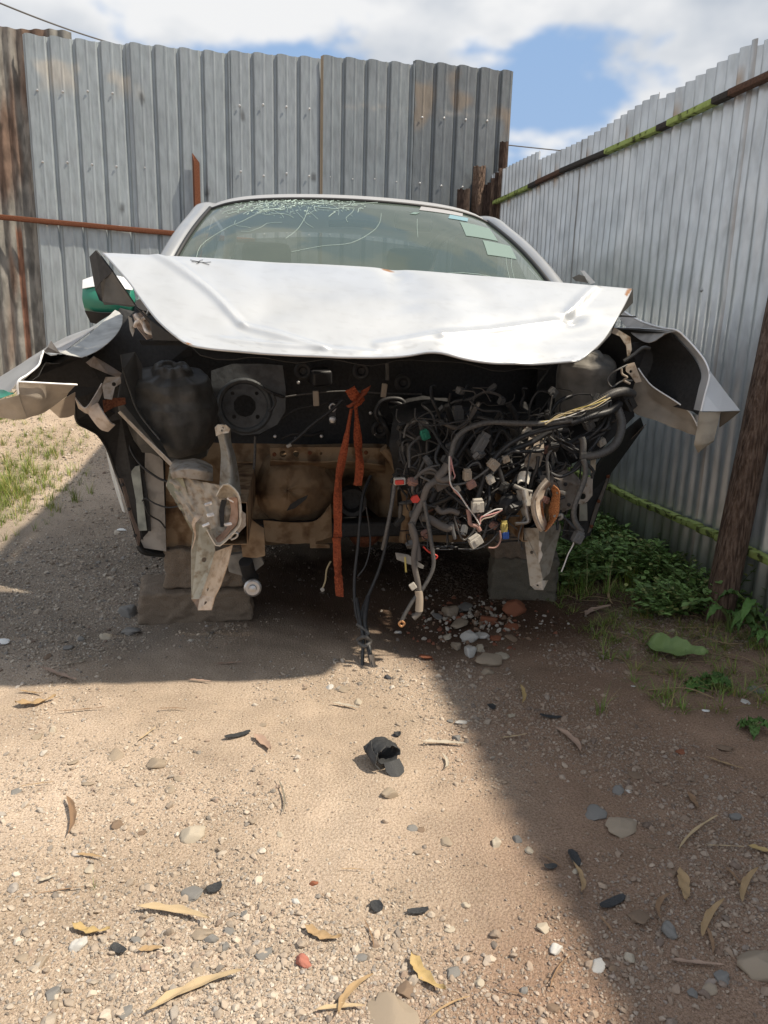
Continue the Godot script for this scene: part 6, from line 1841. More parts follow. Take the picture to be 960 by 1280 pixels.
	connector(v(0.395, 0.685, 0), v(.022, .018, .016), v(.3, .2, .4), M.conn_beige)
	connector(v(0.464, 0.765, -0.02), v(.030, .018, .016), v(.1, .4, .6), M.conn_white)
	connector(v(0.434, 0.775, -0.03), v(.036, .03, .025), v(.2, .6, .6), M.conn_black)
	connector(v(0.312, 0.729, 0), v(.03, .055, .025), v(.1, .2, -.5), M.conn_grey)
	connector(v(0.181, 0.73, -0.2), v(.026, .026, .02), v(0, .2, .4), M.teal)
	connector(v(0.18, 0.756, -0.22), v(.03, .03, .02), v(.4, .2, .4), M.conn_grey)
	connector(v(0.286, 0.794, -0.2), v(.035, .045, .025), v(0, .2, .1), M.conn_grey)
	connector(v(0.24, 0.597, 0.03), v(.02, .016, .014), v(0, .2, .5), M.conn_beige)
	connector(v(0.405, 0.47, 0), v(.02, .03, .016), v(0, 0, .05), M.yellow)
	connector(v(0.411, 0.445, 0), v(.02, .022, .018), v(0, 0, .05), M.blue)
	connector(v(0.735, 0.728, -0.08), v(.026, .02, .016), v(.2, .3, .5), M.conn_white)
	connector(v(0.801, 0.859, -0.06), v(.034, .05, .03), v(.1, .3, .7), M.conn_black)
	connector(v(0.678, 0.787, -0.06), v(.03, .03, .025), v(.3, .3, .7), M.conn_grey)
	connector(v(0.199, 0.613, 0), v(.05, .03, .03), v(.3, .3, .5), M.loom)
	# studs, grommets, seams and clips on the bulkhead and towers
	bolts_on([v(-0.309, 0.659, -0.655), v(-0.23, 0.651, -0.655), v(-0.133, 0.661, -0.655), v(0.074, 0.672, -0.655), v(0.182, 0.709, -0.655), v(0.234, 0.781, -0.655), v(-0.221, 0.862, -0.655), v(0.054, 0.752, -0.655)], .007, M.steel)
	bolts_on([v(-0.311, 0.599, -0.6), v(-0.179, 0.606, -0.6), v(0.033, 0.608, -0.6)], .008, M.rust)
	for q in [v(-0.204, 0.905, -0.66), v(0.015, 0.909, -0.66), v(0.177, 0.869, -0.66), v(0.092, 0.689, -0.66)]:
		var gr := Geo.new()
		gr.lathe(Transform3D(Basis.from_euler(v(PI / 2, 0, 0)), q), [Vector2(.034, -.004), Vector2(.034, .006), Vector2(.026, .010), Vector2(.018, .008), Vector2(.012, .0), Vector2(0, -.002)], 18)
		part("grommet", gr, M.rubber)
	for s in [[[v(0.172, 0.551, -0.62), v(0.176, 0.609, -0.6), v(0.188, 0.667, -0.57), v(0.177, 0.695, -0.62)], .014], [[v(0.125, 0.632, -0.62), v(0.119, 0.681, -0.59), v(0.099, 0.717, -0.58), v(0.086, 0.739, -0.62)], .012], [[v(-0.283, 0.653, -0.64), v(-0.239, 0.674, -0.62), v(-0.178, 0.67, -0.62), v(-0.125, 0.681, -0.64)], .006]]:
		tube("hose", s[0], s[1], M.rubber, null, 10)
	tube("weld_seam", [v(-0.771, 0.924, -0.25), v(-0.75, 0.86, -0.23), v(-0.72, 0.79, -0.2), v(-0.657, 0.71, -0.18)], .003, M.bay, null, 6)
	var disc := Geo.new()
	disc.lathe(Transform3D(Basis.from_euler(v(PI / 2, .5, 0)), v(0.427, 0.535, -0.03)), [Vector2(0, .02), Vector2(.02, .022), Vector2(.035, .015), Vector2(.038, -.01), Vector2(.03, -.02)], 20)
	part("rubber_bush", disc, M.rubber)
	# the dark heap behind: many loose cables, slack and crossing
	var mats := [M.cable, M.cable, M.cable, M.cable, M.cable_grey, M.cable, M.loom, M.cable, M.cable_grey, M.cable, M.cable_grey, M.cable]
	for k in 215:
		var u := rng.randf()
		var a := v(lerpf(.13, .62, u), rng.randf_range(.42, .86) - .12 * absf(u - .55), rng.randf_range(-.34, .0))
		var pts := [a]
		var dir := v(rng.randfn(), rng.randfn() * .8, rng.randfn() * .35).normalized()
		for q in rng.randi_range(3, 6):
			dir = (dir + v(rng.randfn(), rng.randfn() - .25, rng.randfn() * .4) * .55).normalized()
			var p: Vector3 = pts[pts.size() - 1] + dir * rng.randf_range(.03, .075)
			p.x = clampf(p.x, .11, .68)
			p.y = clampf(p.y, .40, .88)
			p.z = clampf(p.z, -.36, -.0)
			pts.append(p)
		var r := .0018 + .0055 * pow(rng.randf(), 2.4)
		var lump := rng.randf() * 9.0
		tube("cable", pts, func(t): return r * (1.0 + .16 * sin(t * 23.0 + lump) * sin(t * 9.0)), mats[rng.randi() % 12], null, 6, 5)
		if k % 4 == 0:
			connector(pts[pts.size() - 1], v(.014 + .02 * rng.randf(), .014 + .02 * rng.randf(), .012 + .008 * rng.randf()), v(rng.randf(), rng.randf(), rng.randf() * 3.0), [M.conn_black, M.conn_grey, M.conn_black, M.conn_black, M.conn_grey, M.wire_dull][rng.randi() % 6])
	for k in 14:
		var x := rng.randf_range(.2, .62)
		conduit("loom_conduit", [v(x, rng.randf_range(.55, .85), rng.randf_range(-.3, -.1)), v(x + rng.randf_range(-.1, .1), rng.randf_range(.55, .8), rng.randf_range(-.3, -.05)), v(x + rng.randf_range(-.2, .2), rng.randf_range(.45, .7), rng.randf_range(-.3, -.05))], rng.randf_range(.006, .010), M.cable)
	var hs := Geo.new()
	loft(hs, [[v(.12, .80, -.66), v(.35, .82, -.64), v(.70, .80, -.66)], [v(.12, .76, -.50), v(.35, .78, -.44), v(.70, .76, -.48)], [v(.10, .66, -.46), v(.35, .66, -.40), v(.70, .66, -.44)], [v(.14, .50, -.48), v(.35, .47, -.42), v(.70, .48, -.46)], [v(.16, .40, -.60), v(.35, .38, -.58), v(.70, .40, -.60)]], .004, 24, 6, .02)
	part("loom_backing", hs, M.bay_dark)  # dark panel added behind the loom in place of black shade
	box("fuse_box", v(.30, .72, -.38), v(.22, .14, .12), v(.1, .2, .1), M.plastic, .015)
	box("control_unit", v(.46, .62, -.40), v(.16, .2, .06), v(.2, -.2, .2), M.plastic, .01)
	# cables that hang from the bulkhead to the ground
	tube("cable", [v(0.029, 0.556, -0.4), v(-0.002, 0.499, -0.35), v(-0.017, 0.419, -0.3), v(-0.024, 0.333, -0.28), v(-0.034, 0.255, -0.26), v(-0.038, 0.185, -0.24), v(-0.035, 0.124, -0.2), v(-0.026, 0.089, -0.18)], .0062, M.cable)
	tube("cable", [v(0.094, 0.543, -0.3), v(0.089, 0.443, -0.3), v(0.075, 0.348, -0.28), v(0.052, 0.262, -0.26), v(0.019, 0.184, -0.24), v(-0.007, 0.132, -0.22), v(-0.016, 0.093, -0.2)], .0062, M.cable)
	tube("wire", [v(0.001, 0.473, -0.28), v(0.014, 0.399, -0.28), v(0.016, 0.338, -0.26), v(0, 0.277, -0.24), v(-0.028, 0.239, -0.23)], .0032, M.cable)
	tube("wire", [v(-0.112, 0.254, -0.36), v(-0.126, 0.224, -0.36), v(-0.131, 0.18, -0.36), v(-0.14, 0.154, -0.36)], .0032, M.wire_tan)
	box("wire_end", v(-0.141, 0.148, -0.36), v(.014, .014, .012), v(0, 0, .5), M.conn_white)
	tube("cable", [v(-0.035, 0.178, -0.18), v(-0.029, 0.124, -0.12), v(-0.022, 0.07, -0.08), v(-0.027, 0.003, -0.04), v(-0.025, -0.073, 0)], .006, M.cable)
	tube("cable", [v(0.003, 0.186, -0.18), v(-0.013, 0.123, -0.12), v(-0.006, 0.069, -0.08), v(-0.002, 0.031, -0.04), v(0.01, -0.017, -0.02)], .008, M.cable)
	tube("taped_plug", [v(0.001, 0.036, -0.04), v(0.005, 0.007, -0.03), v(0.01, -0.022, -0.02)], .010, M.conn_beige)
	tube("knot", [v(-0.04, 0.07, -0.08), v(-0.022, 0.089, -0.06), v(0.001, 0.07, -0.07), v(-0.018, 0.056, -0.06), v(-0.039, 0.066, -0.07)], .007, M.cable_grey)
	tube("knot", [v(-0.041, 0.114, -0.11), v(-0.023, 0.104, -0.1), v(-0.005, 0.087, -0.09), v(-0.027, 0.07, -0.08)], .006, M.cable_grey)
	tube("taped_plug", [v(0.015, -0.011, -0.02), v(0.019, -0.029, -0.01)], .008, M.blue)

func b_dark() -> Material: return M.bay_pale

func build_strap() -> void:
	var t := thing("tow_strap", "faded orange webbing strap knotted in the engine bay with one long tail hanging down", "strap", v(-.024, 0, -2.2), .1396)
	for s in [[[v(-0.051, 0.801, -0.32), v(-0.064, 0.734, -0.3), v(-0.074, 0.671, -0.3), v(-0.086, 0.607, -0.3), v(-0.094, 0.543, -0.3), v(-0.094, 0.461, -0.3), v(-0.093, 0.361, -0.3)], "tail"], [[v(-0.097, 0.356, -0.3), v(-0.094, 0.294, -0.3), v(-0.091, 0.237, -0.29), v(-0.084, 0.146, -0.29)], "tail"], [[v(-0.034, 0.808, -0.34), v(-0.028, 0.729, -0.34), v(-0.023, 0.665, -0.34), v(-0.017, 0.6, -0.34), v(-0.021, 0.53, -0.36)], "tail"], [[v(-0.002, 0.87, -0.33), v(-0.019, 0.842, -0.3), v(-0.043, 0.816, -0.29), v(-0.054, 0.819, -0.31)], "knot"], [[v(-0.058, 0.868, -0.32), v(-0.042, 0.844, -0.31), v(-0.023, 0.826, -0.32), v(-0.033, 0.805, -0.33)], "knot"]]:
		var g := Geo.new()
		var c: Array = s[0]
		var rows := []
		for i in 25:
			var p := along(c, i / 24.0)
			var row := PackedVector3Array()
			for j in 7:
				var k := j / 3.0 - 1.0
				var w: float = .0150 if s[1] == "tail" else .016
				if c[0].y > .8 and s[1] == "tail": w *= lerpf(.35, 1.0, smoothstep(0.0, .45, i / 24.0))
				var tw := .5 * sin(i * .35) + .5 * n1.get_noise_1d(i * 3.0 + c[0].y * 50.0)
				row.append(p + v(cos(tw) * k * w, (sin(i) * .0004) + (k * w * .6 if s[1] == "knot" else 0.0), sin(tw) * k * w + .004 * cos(k * 2.0) + .004 * n2.get_noise_2d(i * 4.0, k * 3.0)))
			rows.append(row)
		g.sheet(rows, .0022)
		put(s[1], g.done(), M.strap, t)
	var f := Geo.new()
	for k in 9:
		var p: Vector3 = v(-0.096, 0.365, -0.3) + v((k - 4) * .003, 0, 0)
		f.tube([p + v(0, .008, .002), p + v(rng.randfn() * .002, 0, .006), p + v(rng.randfn() * .003, -.008, .003)], .0009, 4, 2)
	put("frayed_threads", f.done(), M.strap, t)

# ------------------------------------------------------------------ blocks, litter, scrap
func block_mesh(size: Vector3, seed_: int) -> ArrayMesh:   # a rough quarry block
	var g := Geo.new()
	for axis in 3:
		for sgn in [-1.0, 1.0]:
			var rows := []
			for i in 33:
				var row := PackedVector3Array()
				for j in 33:
					var p := Vector3.ZERO
					p[axis] = sgn
					p[(axis + 1) % 3] = i / 16.0 - 1.0
					p[(axis + 2) % 3] = (j / 16.0 - 1.0) * -sgn
					var q := p * size * .5
					var e := q.abs() - (size * .5 - Vector3.ONE * .014)
					var over := e.max(Vector3.ZERO)
					var inn := q.clamp(-(size * .5 - Vector3.ONE * .014), size * .5 - Vector3.ONE * .014)
					if over.length() > 0.0: q = inn + (q - inn).normalized() * .014
					var n := q.normalized()
					q += n * (.009 * n1.get_noise_3d(q.x * 22.0 + seed_, q.y * 22.0, q.z * 22.0) + .013 * n2.get_noise_3d(q.x * 75.0, q.y * 75.0 + seed_, q.z * 75.0))
					row.append(q)
				rows.append(row)
			g.sheet(rows, 0.0)
	return g.done()

func build_blocks() -> void:
	var o := put("stone_block", block_mesh(v(.40, .125, .24), 3), M.block)
	o.position = v(-.70, .058, -2.66)
	o.rotation.y = .22
	tag(o, "long flat stone block on the ground under the left front of the car", "stone block", "stone blocks propping the car")
	o = put("stone_block", block_mesh(v(.30, .15, .22), 8), M.block)
	o.position = v(-.655, .196, -2.69)
	o.rotation.y = .12
	tag(o, "shorter stone block stacked on the long one under the left front of the car", "stone block", "stone blocks propping the car")
	o = put("stone_block", block_mesh(v(.27, .19, .22), 21), M.block_grey)
	o.position = v(.59, .08, -2.99)
	o.rotation.y = -.12
	tag(o, "rounded grey stone block on the ground under the right front of the car", "stone block", "stone blocks propping the car")
	o = put("stone_block", block_mesh(v(.24, .13, .2), 27), M.block)
	o.position = v(.56, .235, -3.0)
	o.rotation.y = .1
	tag(o, "brown stone block stacked on the rounded one under the right front of the car", "stone block", "stone blocks propping the car")
	for s in [[v(-.78, .14, -5.45), 40], [v(.42, .14, -5.6), 46]]:
		o = put("stone_block", block_mesh(v(.3, .29, .3), s[1]), M.block)
		o.position = s[0] + v(0, bank(s[0].x, -s[0].z) * .5, 0)
		tag(o, "stone block under the %s rear of the car" % ("left" if s[0].x < 0 else "right"), "stone block", "stone blocks propping the car")

func build_scrap() -> void:
	# torn black plastic duct piece on the sunlit dirt
	var t := thing("plastic_scrap", "broken piece of black plastic duct standing on the sunlit dirt in front of the car", "car part", grounded(v(0.014, 0, -1.657)), .55)
	var g := Geo.new()
	var rows := []
	for i in 9:
		var row := PackedVector3Array()
		for j in 25:
			var a := TAU * j / 24.0
			var r := .024 * (1.0 + .16 * n2.get_noise_3d(cos(a) * 5.0, sin(a) * 5.0, i * 1.1)) * (1.0 + .12 * sin(i * 2.4))
			var ragged := (.008 * n2.get_noise_2d(cos(a) * 14.0, sin(a) * 14.0 + i) if i in [0, 8] else 0.0)
			row.append(v(cos(a) * r * 1.25, .030 + sin(a) * r * (.95 if sin(a) > 0 else .8) + .004 * i * .3, -.034 + i * .0078 + ragged))
		rows.append(row)
	g.sheet(rows, .003)
	put("duct", g.done(), M.scrap, t)
	g = Geo.new()
	loft(g, [[v(-.018, .028, .035), v(0, .03, .04), v(.026, .028, .035)], [v(-.02, .012, .05), v(.004, .014, .056), v(.03, .012, .05)], [v(-.012, .003, .062), v(.006, .002, .068), v(.026, .004, .06)]], .003, 12, 5)
	put("tongue", g.done(), M.scrap, t)
	g = Geo.new()
	loft(g, [[v(-.034, .045, .03), v(-.03, .05, .0), v(-.02, .06, -.02)], [v(-.040, .03, .034), v(-.042, .035, .01), v(-.034, .04, -.015)], [v(-.03, .016, .04), v(-.036, .02, .015), v(-.03, .02, -.01)]], .003, 10, 4)
	put("torn_wall", g.done(), M.scrap, t)
	# flat dark flakes
	for s in [[v(0.456, -0.001, -1.208), .062, .018, .5, "long flat strip of black plastic on the shaded dirt"], [v(0.413, -0.002, -1.331), .018, .05, .1, "short grey slate-like plastic piece beside a curled leaf on the shaded dirt"], [v(-0.372, 0, -1.78), .07, .018, .5, "dark grey torn plastic strip on the sunlit dirt left of the hanging cables"], [v(-0.308, -0.002, -1.228), .03, .022, .6, "small dark plastic flake beside flat grey stone near long pale leaf"], [v(-0.436, 0, -1.068), .03, .016, -.5, "small black flake left of the lower broad leaf"], [v(0.006, -0.003, -1.187), .022, .03, .3, "small black flake at the shadow edge near bottom centre"], [v(0.359, -0.001, -1.307), .024, .014, .1, "tiny black flake between the two plastic strips on the shaded dirt"], [v(0.053, -0.001, -1.813), .016, .02, .2, "tiny black flake behind the broken duct piece"], [v(0.084, -0.001, -1.179), .04, .014, .2, "grey-blue flake on the gravel at the shadow edge"], [v(0.489, -0.002, -1.924), .06, .014, -.2, "dark plastic strip on the shaded dirt near the grass tuft"], [v(0.328, -0.001, -1.977), .02, .03, .4, "black curled flake on shaded dirt beside an upright leaf"]]:
		g = Geo.new()
		rows = []
		var w: float = s[1] * .5
		var d: float = s[2] * .5
		for i in 5:
			var row := PackedVector3Array()
			for j in 9:
				var a := j / 4.0 - 1.0
				var b := i / 2.0 - 1.0
				var k := pow(1.0 - pow(absf(a), 3.0) * .6, 1.0)
				row.append(v(a * w, .003 + .004 * a * a + .002 * n2.get_noise_2d(a * 30.0 + w * 900.0, b * 30.0), b * d * k))
			rows.append(row)
		g.sheet(rows, .002)
		var o := put("plastic_flake", g.done(), M.scrap)
		o.position = grounded(s[0]) + v(0, .004, 0)
		o.rotation.y = s[3]
		tag(o, s[4], "car part", "scraps of black plastic")
	# crumpled white bits near the foot of the fence and left edge
	for s in [[v(0.954, -0.001, -1.985), .014, "small white scrap on the red dirt below the fallen green leaf"], [v(0.795, -0.001, -2.138), .008, "tiny white fleck on the dirt left of the fallen green leaf"], [v(-1.341, 0.028, -3.675), .03, "white paper scrap on the shaded ground left of the car"], [v(-1.27, -0.001, -2.315), .04, "white paper scrap at the left edge of the shaded ground"]]:
		var o := put("paper_scrap", rock_mesh(60 + int(s[1] * 1000), 1, .6, .4), M.paper)
		o.transform = Transform3D(Basis.from_scale(v(s[1], s[1] * .5, s[1] * .6)), grounded(s[0]) + v(0, s[1] * .2, 0))
		tag(o, s[2], "paper scrap")

func stone_list() -> Array:
	return [
		[v(-0.545, -0.002, -1.636), 0.052, "buff", "squarish buff stone left of the broken plastic duct", .8],
		[v(-0.385, -0.001, -1.381), 0.060, "pale", "pale flat stone in the middle of the bare sunlit dirt", .6],
		[v(-0.351, -0.001, -1.216), 0.046, "grey", "flat grey stone behind the long pale leaf", .5],
		[v(-0.509, -0.001, -1.076), 0.034, "white", "white stone left of the broad torn leaf", .7],
		[v(-0.567, -0.003, -1.273), 0.026, "pale", "small pale stone below the upright brown leaf", .6],
		[v(-0.679, -0.000, -1.550), 0.029, "buff", "small buff stone at the left beside a thin twig", .8],
		[v(-0.304, -0.002, -1.113), 0.041, "buff", "buff stone just below the long pale leaf", .7],
		[v(-0.282, -0.001, -1.097), 0.028, "grey", "grey stone touching the buff one below the long pale leaf", .8],
		[v(-0.188, -0.000, -1.068), 0.035, "grey", "grey pebble near the pinkish red stone", .6],
		[v(-0.117, -0.002, -1.047), 0.031, "pink", "pinkish red rounded stone on the sunlit dirt", .8],
		[v(-0.412, -0.003, -1.092), 0.019, "grey", "small round grey pebble right of the white stone", .8],
		[v(-0.483, -0.001, -1.537), 0.027, "buff", "small round pebble below the squarish buff stone", .8],
		[v(-0.512, -0.002, -0.977), 0.028, "grey", "flat grey stone at the lower left", .6],
		[v(-0.498, -0.003, -0.957), 0.019, "buff", "small buff stone below the flat grey stone at the lower left", .7],
		[v(-0.385, -0.003, -0.948), 0.028, "grey", "grey stone at the bottom edge left of the long curved leaf", .7],
		[v(-0.556, -0.003, -1.039), 0.027, "buff", "buff flat stone left of the small black flake", .6],
		[v(-0.593, -0.000, -1.048), 0.021, "buff", "small buff stone near the lower left frame edge", .7],
		[v(-0.290, -0.002, -1.027), 0.024, "buff", "pale brown stone above the long curved leaf", .6],
		[v(-0.256, -0.002, -1.121), 0.022, "grey", "grey pebble at the right tip of the long pale leaf", .7],
		[v(-0.561, -0.003, -1.405), 0.031, "brown", "brownish pebble pair on the bare sunlit dirt, larger one", .7],
		[v(-0.498, -0.001, -1.385), 0.021, "brown", "brownish pebble on the bare sunlit dirt, smaller one", .7],
		[v(-0.255, -0.001, -1.081), 0.020, "grey", "small grey pebble below the long pale leaf tip", .7],
		[v(-0.654, -0.001, -1.665), 0.040, "buff", "flat buff stone left of the squarish buff stone", .6],
		[v(-0.476, -0.002, -1.578), 0.025, "buff", "little buff stone right of the small round pebble", .8],
		[v(-0.238, -0.002, -1.163), 0.022, "grey", "little flat grey stone above the pinkish red stone", .6],
		[v(-0.146, -0.001, -1.196), 0.020, "white", "small white stone above the curled leaf", .6],
		[v(0.055, -0.002, -1.002), 0.036, "brown", "rounded brown stone at the bottom centre", .8],
		[v(0.032, -0.000, -1.529), 0.041, "buff", "rounded buff stone below the broken plastic duct", .7],
		[v(0.499, -0.002, -1.479), 0.054, "grey", "flat dark grey stone on the shaded dirt", .5],
		[v(0.576, -0.001, -1.574), 0.038, "grey", "rounded grey stone on the shaded dirt with a pale chip beside it", .7],
		[v(0.601, -0.002, -1.574), 0.021, "white", "pale chip beside the rounded grey stone on the shaded dirt", .5],
		[v(0.548, -0.001, -1.434), 0.089, "buff", "large flat tan stone sunk in the shaded dirt", .3],
		[v(0.823, -0.000, -1.496), 0.034, "grey", "round grey pebble near the right frame edge", .8],
		[v(0.259, -0.001, -1.381), 0.028, "pale", "pale round stone at the shadow edge", .7],
		[v(0.151, -0.000, -1.385), 0.028, "buff", "buff stone on the sunlit dirt left of the shadow edge", .7],
		[v(0.081, -0.000, -1.422), 0.025, "grey", "dark grey pebble on the sunlit dirt below the rounded buff stone", .7],
		[v(0.102, -0.002, -1.422), 0.021, "brown", "brown pebble beside the dark grey pebble on the sunlit dirt", .7],
		[v(0.308, -0.002, -1.401), 0.025, "grey", "grey pebble right of the pale round stone at the shadow edge", .7],
		[v(0.327, -0.002, -1.364), 0.024, "pale", "pale pebble just inside the shadow edge", .7],
		[v(0.540, -0.001, -1.146), 0.037, "grey", "grey pointed stone on the shaded gravel", .9],
		[v(0.496, -0.003, -1.179), 0.043, "brown", "brown stone left of the grey pointed stone", .6],
		[v(0.389, -0.000, -1.064), 0.032, "white", "white angular stone on the shaded gravel", .8],
		[v(0.414, -0.000, -1.060), 0.021, "brown", "brown round pebble right of the white angular stone", .8],
		[v(0.449, -0.003, -1.084), 0.026, "pale", "pale pointed stone above the brown round pebble", .8],
		[v(0.309, -0.003, -1.142), 0.029, "pale", "pale stone on the shadow edge in the gravel", .7],
		[v(0.325, -0.002, -1.097), 0.028, "white", "whitish stone below the pale stone on the shadow edge", .7],
		[v(0.140, -0.001, -1.052), 0.030, "grey", "smooth grey stone right of the yellow leaf", .6],
		[v(0.565, -0.001, -1.023), 0.026, "buff", "orange-buff stone below the rosy leaf", .8],
		[v(0.593, -0.002, -1.047), 0.033, "grey", "grey stone right of the rosy leaf", .6],
		[v(0.682, -0.002, -1.068), 0.100, "buff", "large tan stone cut by the right frame edge", .6],
		[v(0.532, -0.003, -1.014), 0.022, "grey", "small grey stone left of the orange-buff stone", .6],
		[v(0.176, -0.002, -1.204), 0.018, "pale", "small pale pebble on the gravel near the shadow edge", .7],
		[v(0.596, -0.003, -1.290), 0.025, "brown", "brown chip near the leaning dry leaf", .7],
		[v(0.587, -0.002, -1.380), 0.023, "brown", "small brown stone beside the large flat tan stone", .6],
		[v(0.032, -0.001, -0.941), 0.102, "buff", "large flat tan stone at the bottom edge", .3],
		[v(1.177, -0.000, -2.138), 0.055, "grey", "grey stone among the straw below the weeds", .6],
		[v(1.102, -0.001, -2.051), 0.032, "white", "whitish pebble among the straw", .6],
		[v(-0.944, -0.001, -2.603), 0.085, "grey", "grey rough stone left of the long stone block", .8],
		[v(-0.885, -0.001, -2.454), 0.075, "grey", "flat grey stone in front of the long stone block", .7],
		[v(-0.951, -0.000, -2.397), 0.046, "pale", "pale pointed stone left of the flat grey stone by the block", .9],
		[v(-1.035, -0.001, -2.298), 0.041, "grey", "grey pebble on the shaded ground at the left", .7],
		[v(-1.027, -0.001, -2.372), 0.036, "grey", "small grey pebble further left of the stone block", .7],
		[v(-1.076, -0.001, -2.228), 0.040, "brown", "brown pebble at the left shadow edge", .6],
		[v(0.264, -0.001, -2.693), 0.081, "buff", "buff rounded stone at the back left of the rubble under the car", .7],
		[v(0.326, -0.001, -2.759), 0.075, "grey", "grey stone at the back of the rubble under the car", .7],
		[v(0.290, -0.001, -2.582), 0.089, "buff", "large buff stone in the middle of the rubble under the car", .8],
		[v(0.236, -0.001, -2.483), 0.046, "pale", "pale small stone at the left of the rubble under the car", .7],
		[v(0.317, -0.001, -2.467), 0.071, "white", "white stone at the centre of the rubble under the car", .8],
		[v(0.367, -0.001, -2.483), 0.061, "white", "second white stone right of the first in the rubble", .7],
		[v(0.305, -0.001, -2.356), 0.065, "white", "white stone at the front of the rubble", .7],
		[v(0.365, -0.001, -2.290), 0.090, "buff", "big tan angular stone at the front right of the rubble", .9],
		[v(0.412, -0.002, -2.339), 0.054, "pale", "upright pale stone right of the big tan angular one", .9],
		[v(0.397, -0.001, -2.631), 0.083, "red", "red stone at the back of the rubble", .7],
		[v(0.513, -0.001, -2.747), 0.118, "red", "large red clod right of the rubble behind the hanging bracket", .7],
		[v(0.486, -0.001, -2.582), 0.067, "red", "flat red stone in front of the large red clod", .6],
		[v(0.348, -0.000, -2.204), 0.037, "buff", "round buff stone below the big tan angular one", .8],
		[v(0.218, -0.001, -2.656), 0.046, "grey", "small grey stone left of the rubble", .7],
		[v(0.153, -0.000, -2.307), 0.050, "red", "red flat stone left of the rubble on the shadow edge", .6],
		[v(0.061, -0.001, -2.520), 0.029, "white", "small white pebble under the hanging cables", .7],
		[v(0.344, -0.000, -2.385), 0.048, "pale", "pale stone wedged in the rubble", .7],
		[v(0.411, -0.000, -2.471), 0.050, "red", "red stone wedged at the right of the rubble", .7],
		[v(0.263, -0.000, -2.405), 0.042, "buff", "buff stone wedged at the left of the rubble", .7],
		[v(0.469, -0.000, -2.475), 0.043, "brown", "brown stone right of the rubble", .7],
		[v(0.134, -0.001, -2.685), 0.034, "grey", "grey pebble in the dark under the car", .7],
		[v(-0.106, -0.002, -2.064), 0.043, "buff", "buff stone by the tip of the hanging cables", .6],
		[v(-0.148, -0.001, -2.080), 0.032, "white", "pale stone left of the tip of the hanging cables", .6],
		[v(-0.060, -0.001, -1.994), 0.036, "pale", "pale stone below the tip of the hanging cables", .6],
		[v(0.025, -0.001, -2.146), 0.028, "slate", "dark pebble right of the tip of the hanging cables", .7],
		[v(0.234, -0.001, -1.891), 0.034, "white", "small pale stone on the red dirt near the shadow edge", .7],
		[v(0.203, -0.002, -1.899), 0.025, "grey", "small grey stone left of the pale one near the shadow edge", .6],
		[v(0.383, -0.001, -1.940), 0.030, "pale", "pale flat stone on the shaded dirt", .5],
		[v(0.049, -0.001, -1.813), 0.024, "slate", "dark chip behind the duct piece", .6],
		[v(0.034, -0.001, -1.772), 0.037, "buff", "buff stone touching the back of the duct piece", .7],
		[v(0.212, -0.001, -1.800), 0.026, "grey", "grey pebble right of the curled pale leaves", .7],
		[v(0.796, -0.001, -1.759), 0.032, "red", "reddish stone on the shaded dirt at the right", .6],
		[v(0.641, -0.001, -1.640), 0.039, "brown", "flat brown clod on the shaded dirt", .4],
		[v(0.924, -0.000, -1.788), 0.047, "brown", "brown flat stone below the straw", .5],
		[v(0.409, -0.001, -1.299), 0.018, "pale", "pale pebble by the slate-like piece", .6],
		[v(-0.203, -0.002, -1.385), 0.019, "pale", "pale pebble alone on the bare sunlit dirt", .6],
		[v(-0.117, -0.001, -1.245), 0.017, "red", "orange pebble on the sunlit dirt above the curled leaf", .7],
		[v(-0.017, -0.002, -1.068), 0.024, "grey", "grey stone left of the yellow leaf", .7],
		[v(0.141, -0.000, -1.142), 0.021, "pale", "pale stone on the gravel above the smooth grey stone", .7],
		[v(0.183, -0.000, -1.031), 0.022, "pale", "pale stone in the sunlit gravel near the bottom", .7],
		[v(0.253, -0.000, -1.011), 0.020, "grey", "grey stone at the shadow edge near the bottom", .7],
		[v(0.293, -0.003, -0.981), 0.023, "brown", "brown stone at the bottom in the shade", .7],
		[v(-0.631, -0.001, -1.134), 0.019, "buff", "buff stone near the left edge on the sunlit dirt", .6],
		[v(-0.830, -0.001, -1.512), 0.024, "grey", "small grey stone near the left edge", .6],
		[v(-0.747, -0.002, -1.632), 0.028, "buff", "buff pebble in the sunlit gravel at the left", .7],
		[v(-0.881, -0.001, -1.735), 0.032, "buff", "buff pebble near the long tan leaf at the left", .7],
		[v(-0.861, -0.001, -1.776), 0.028, "pale", "pale pebble near the long tan leaf at the left", .7],
		[v(-0.313, -0.000, -1.846), 0.024, "buff", "buff pebble right of the dark grey strip", .6],
	]

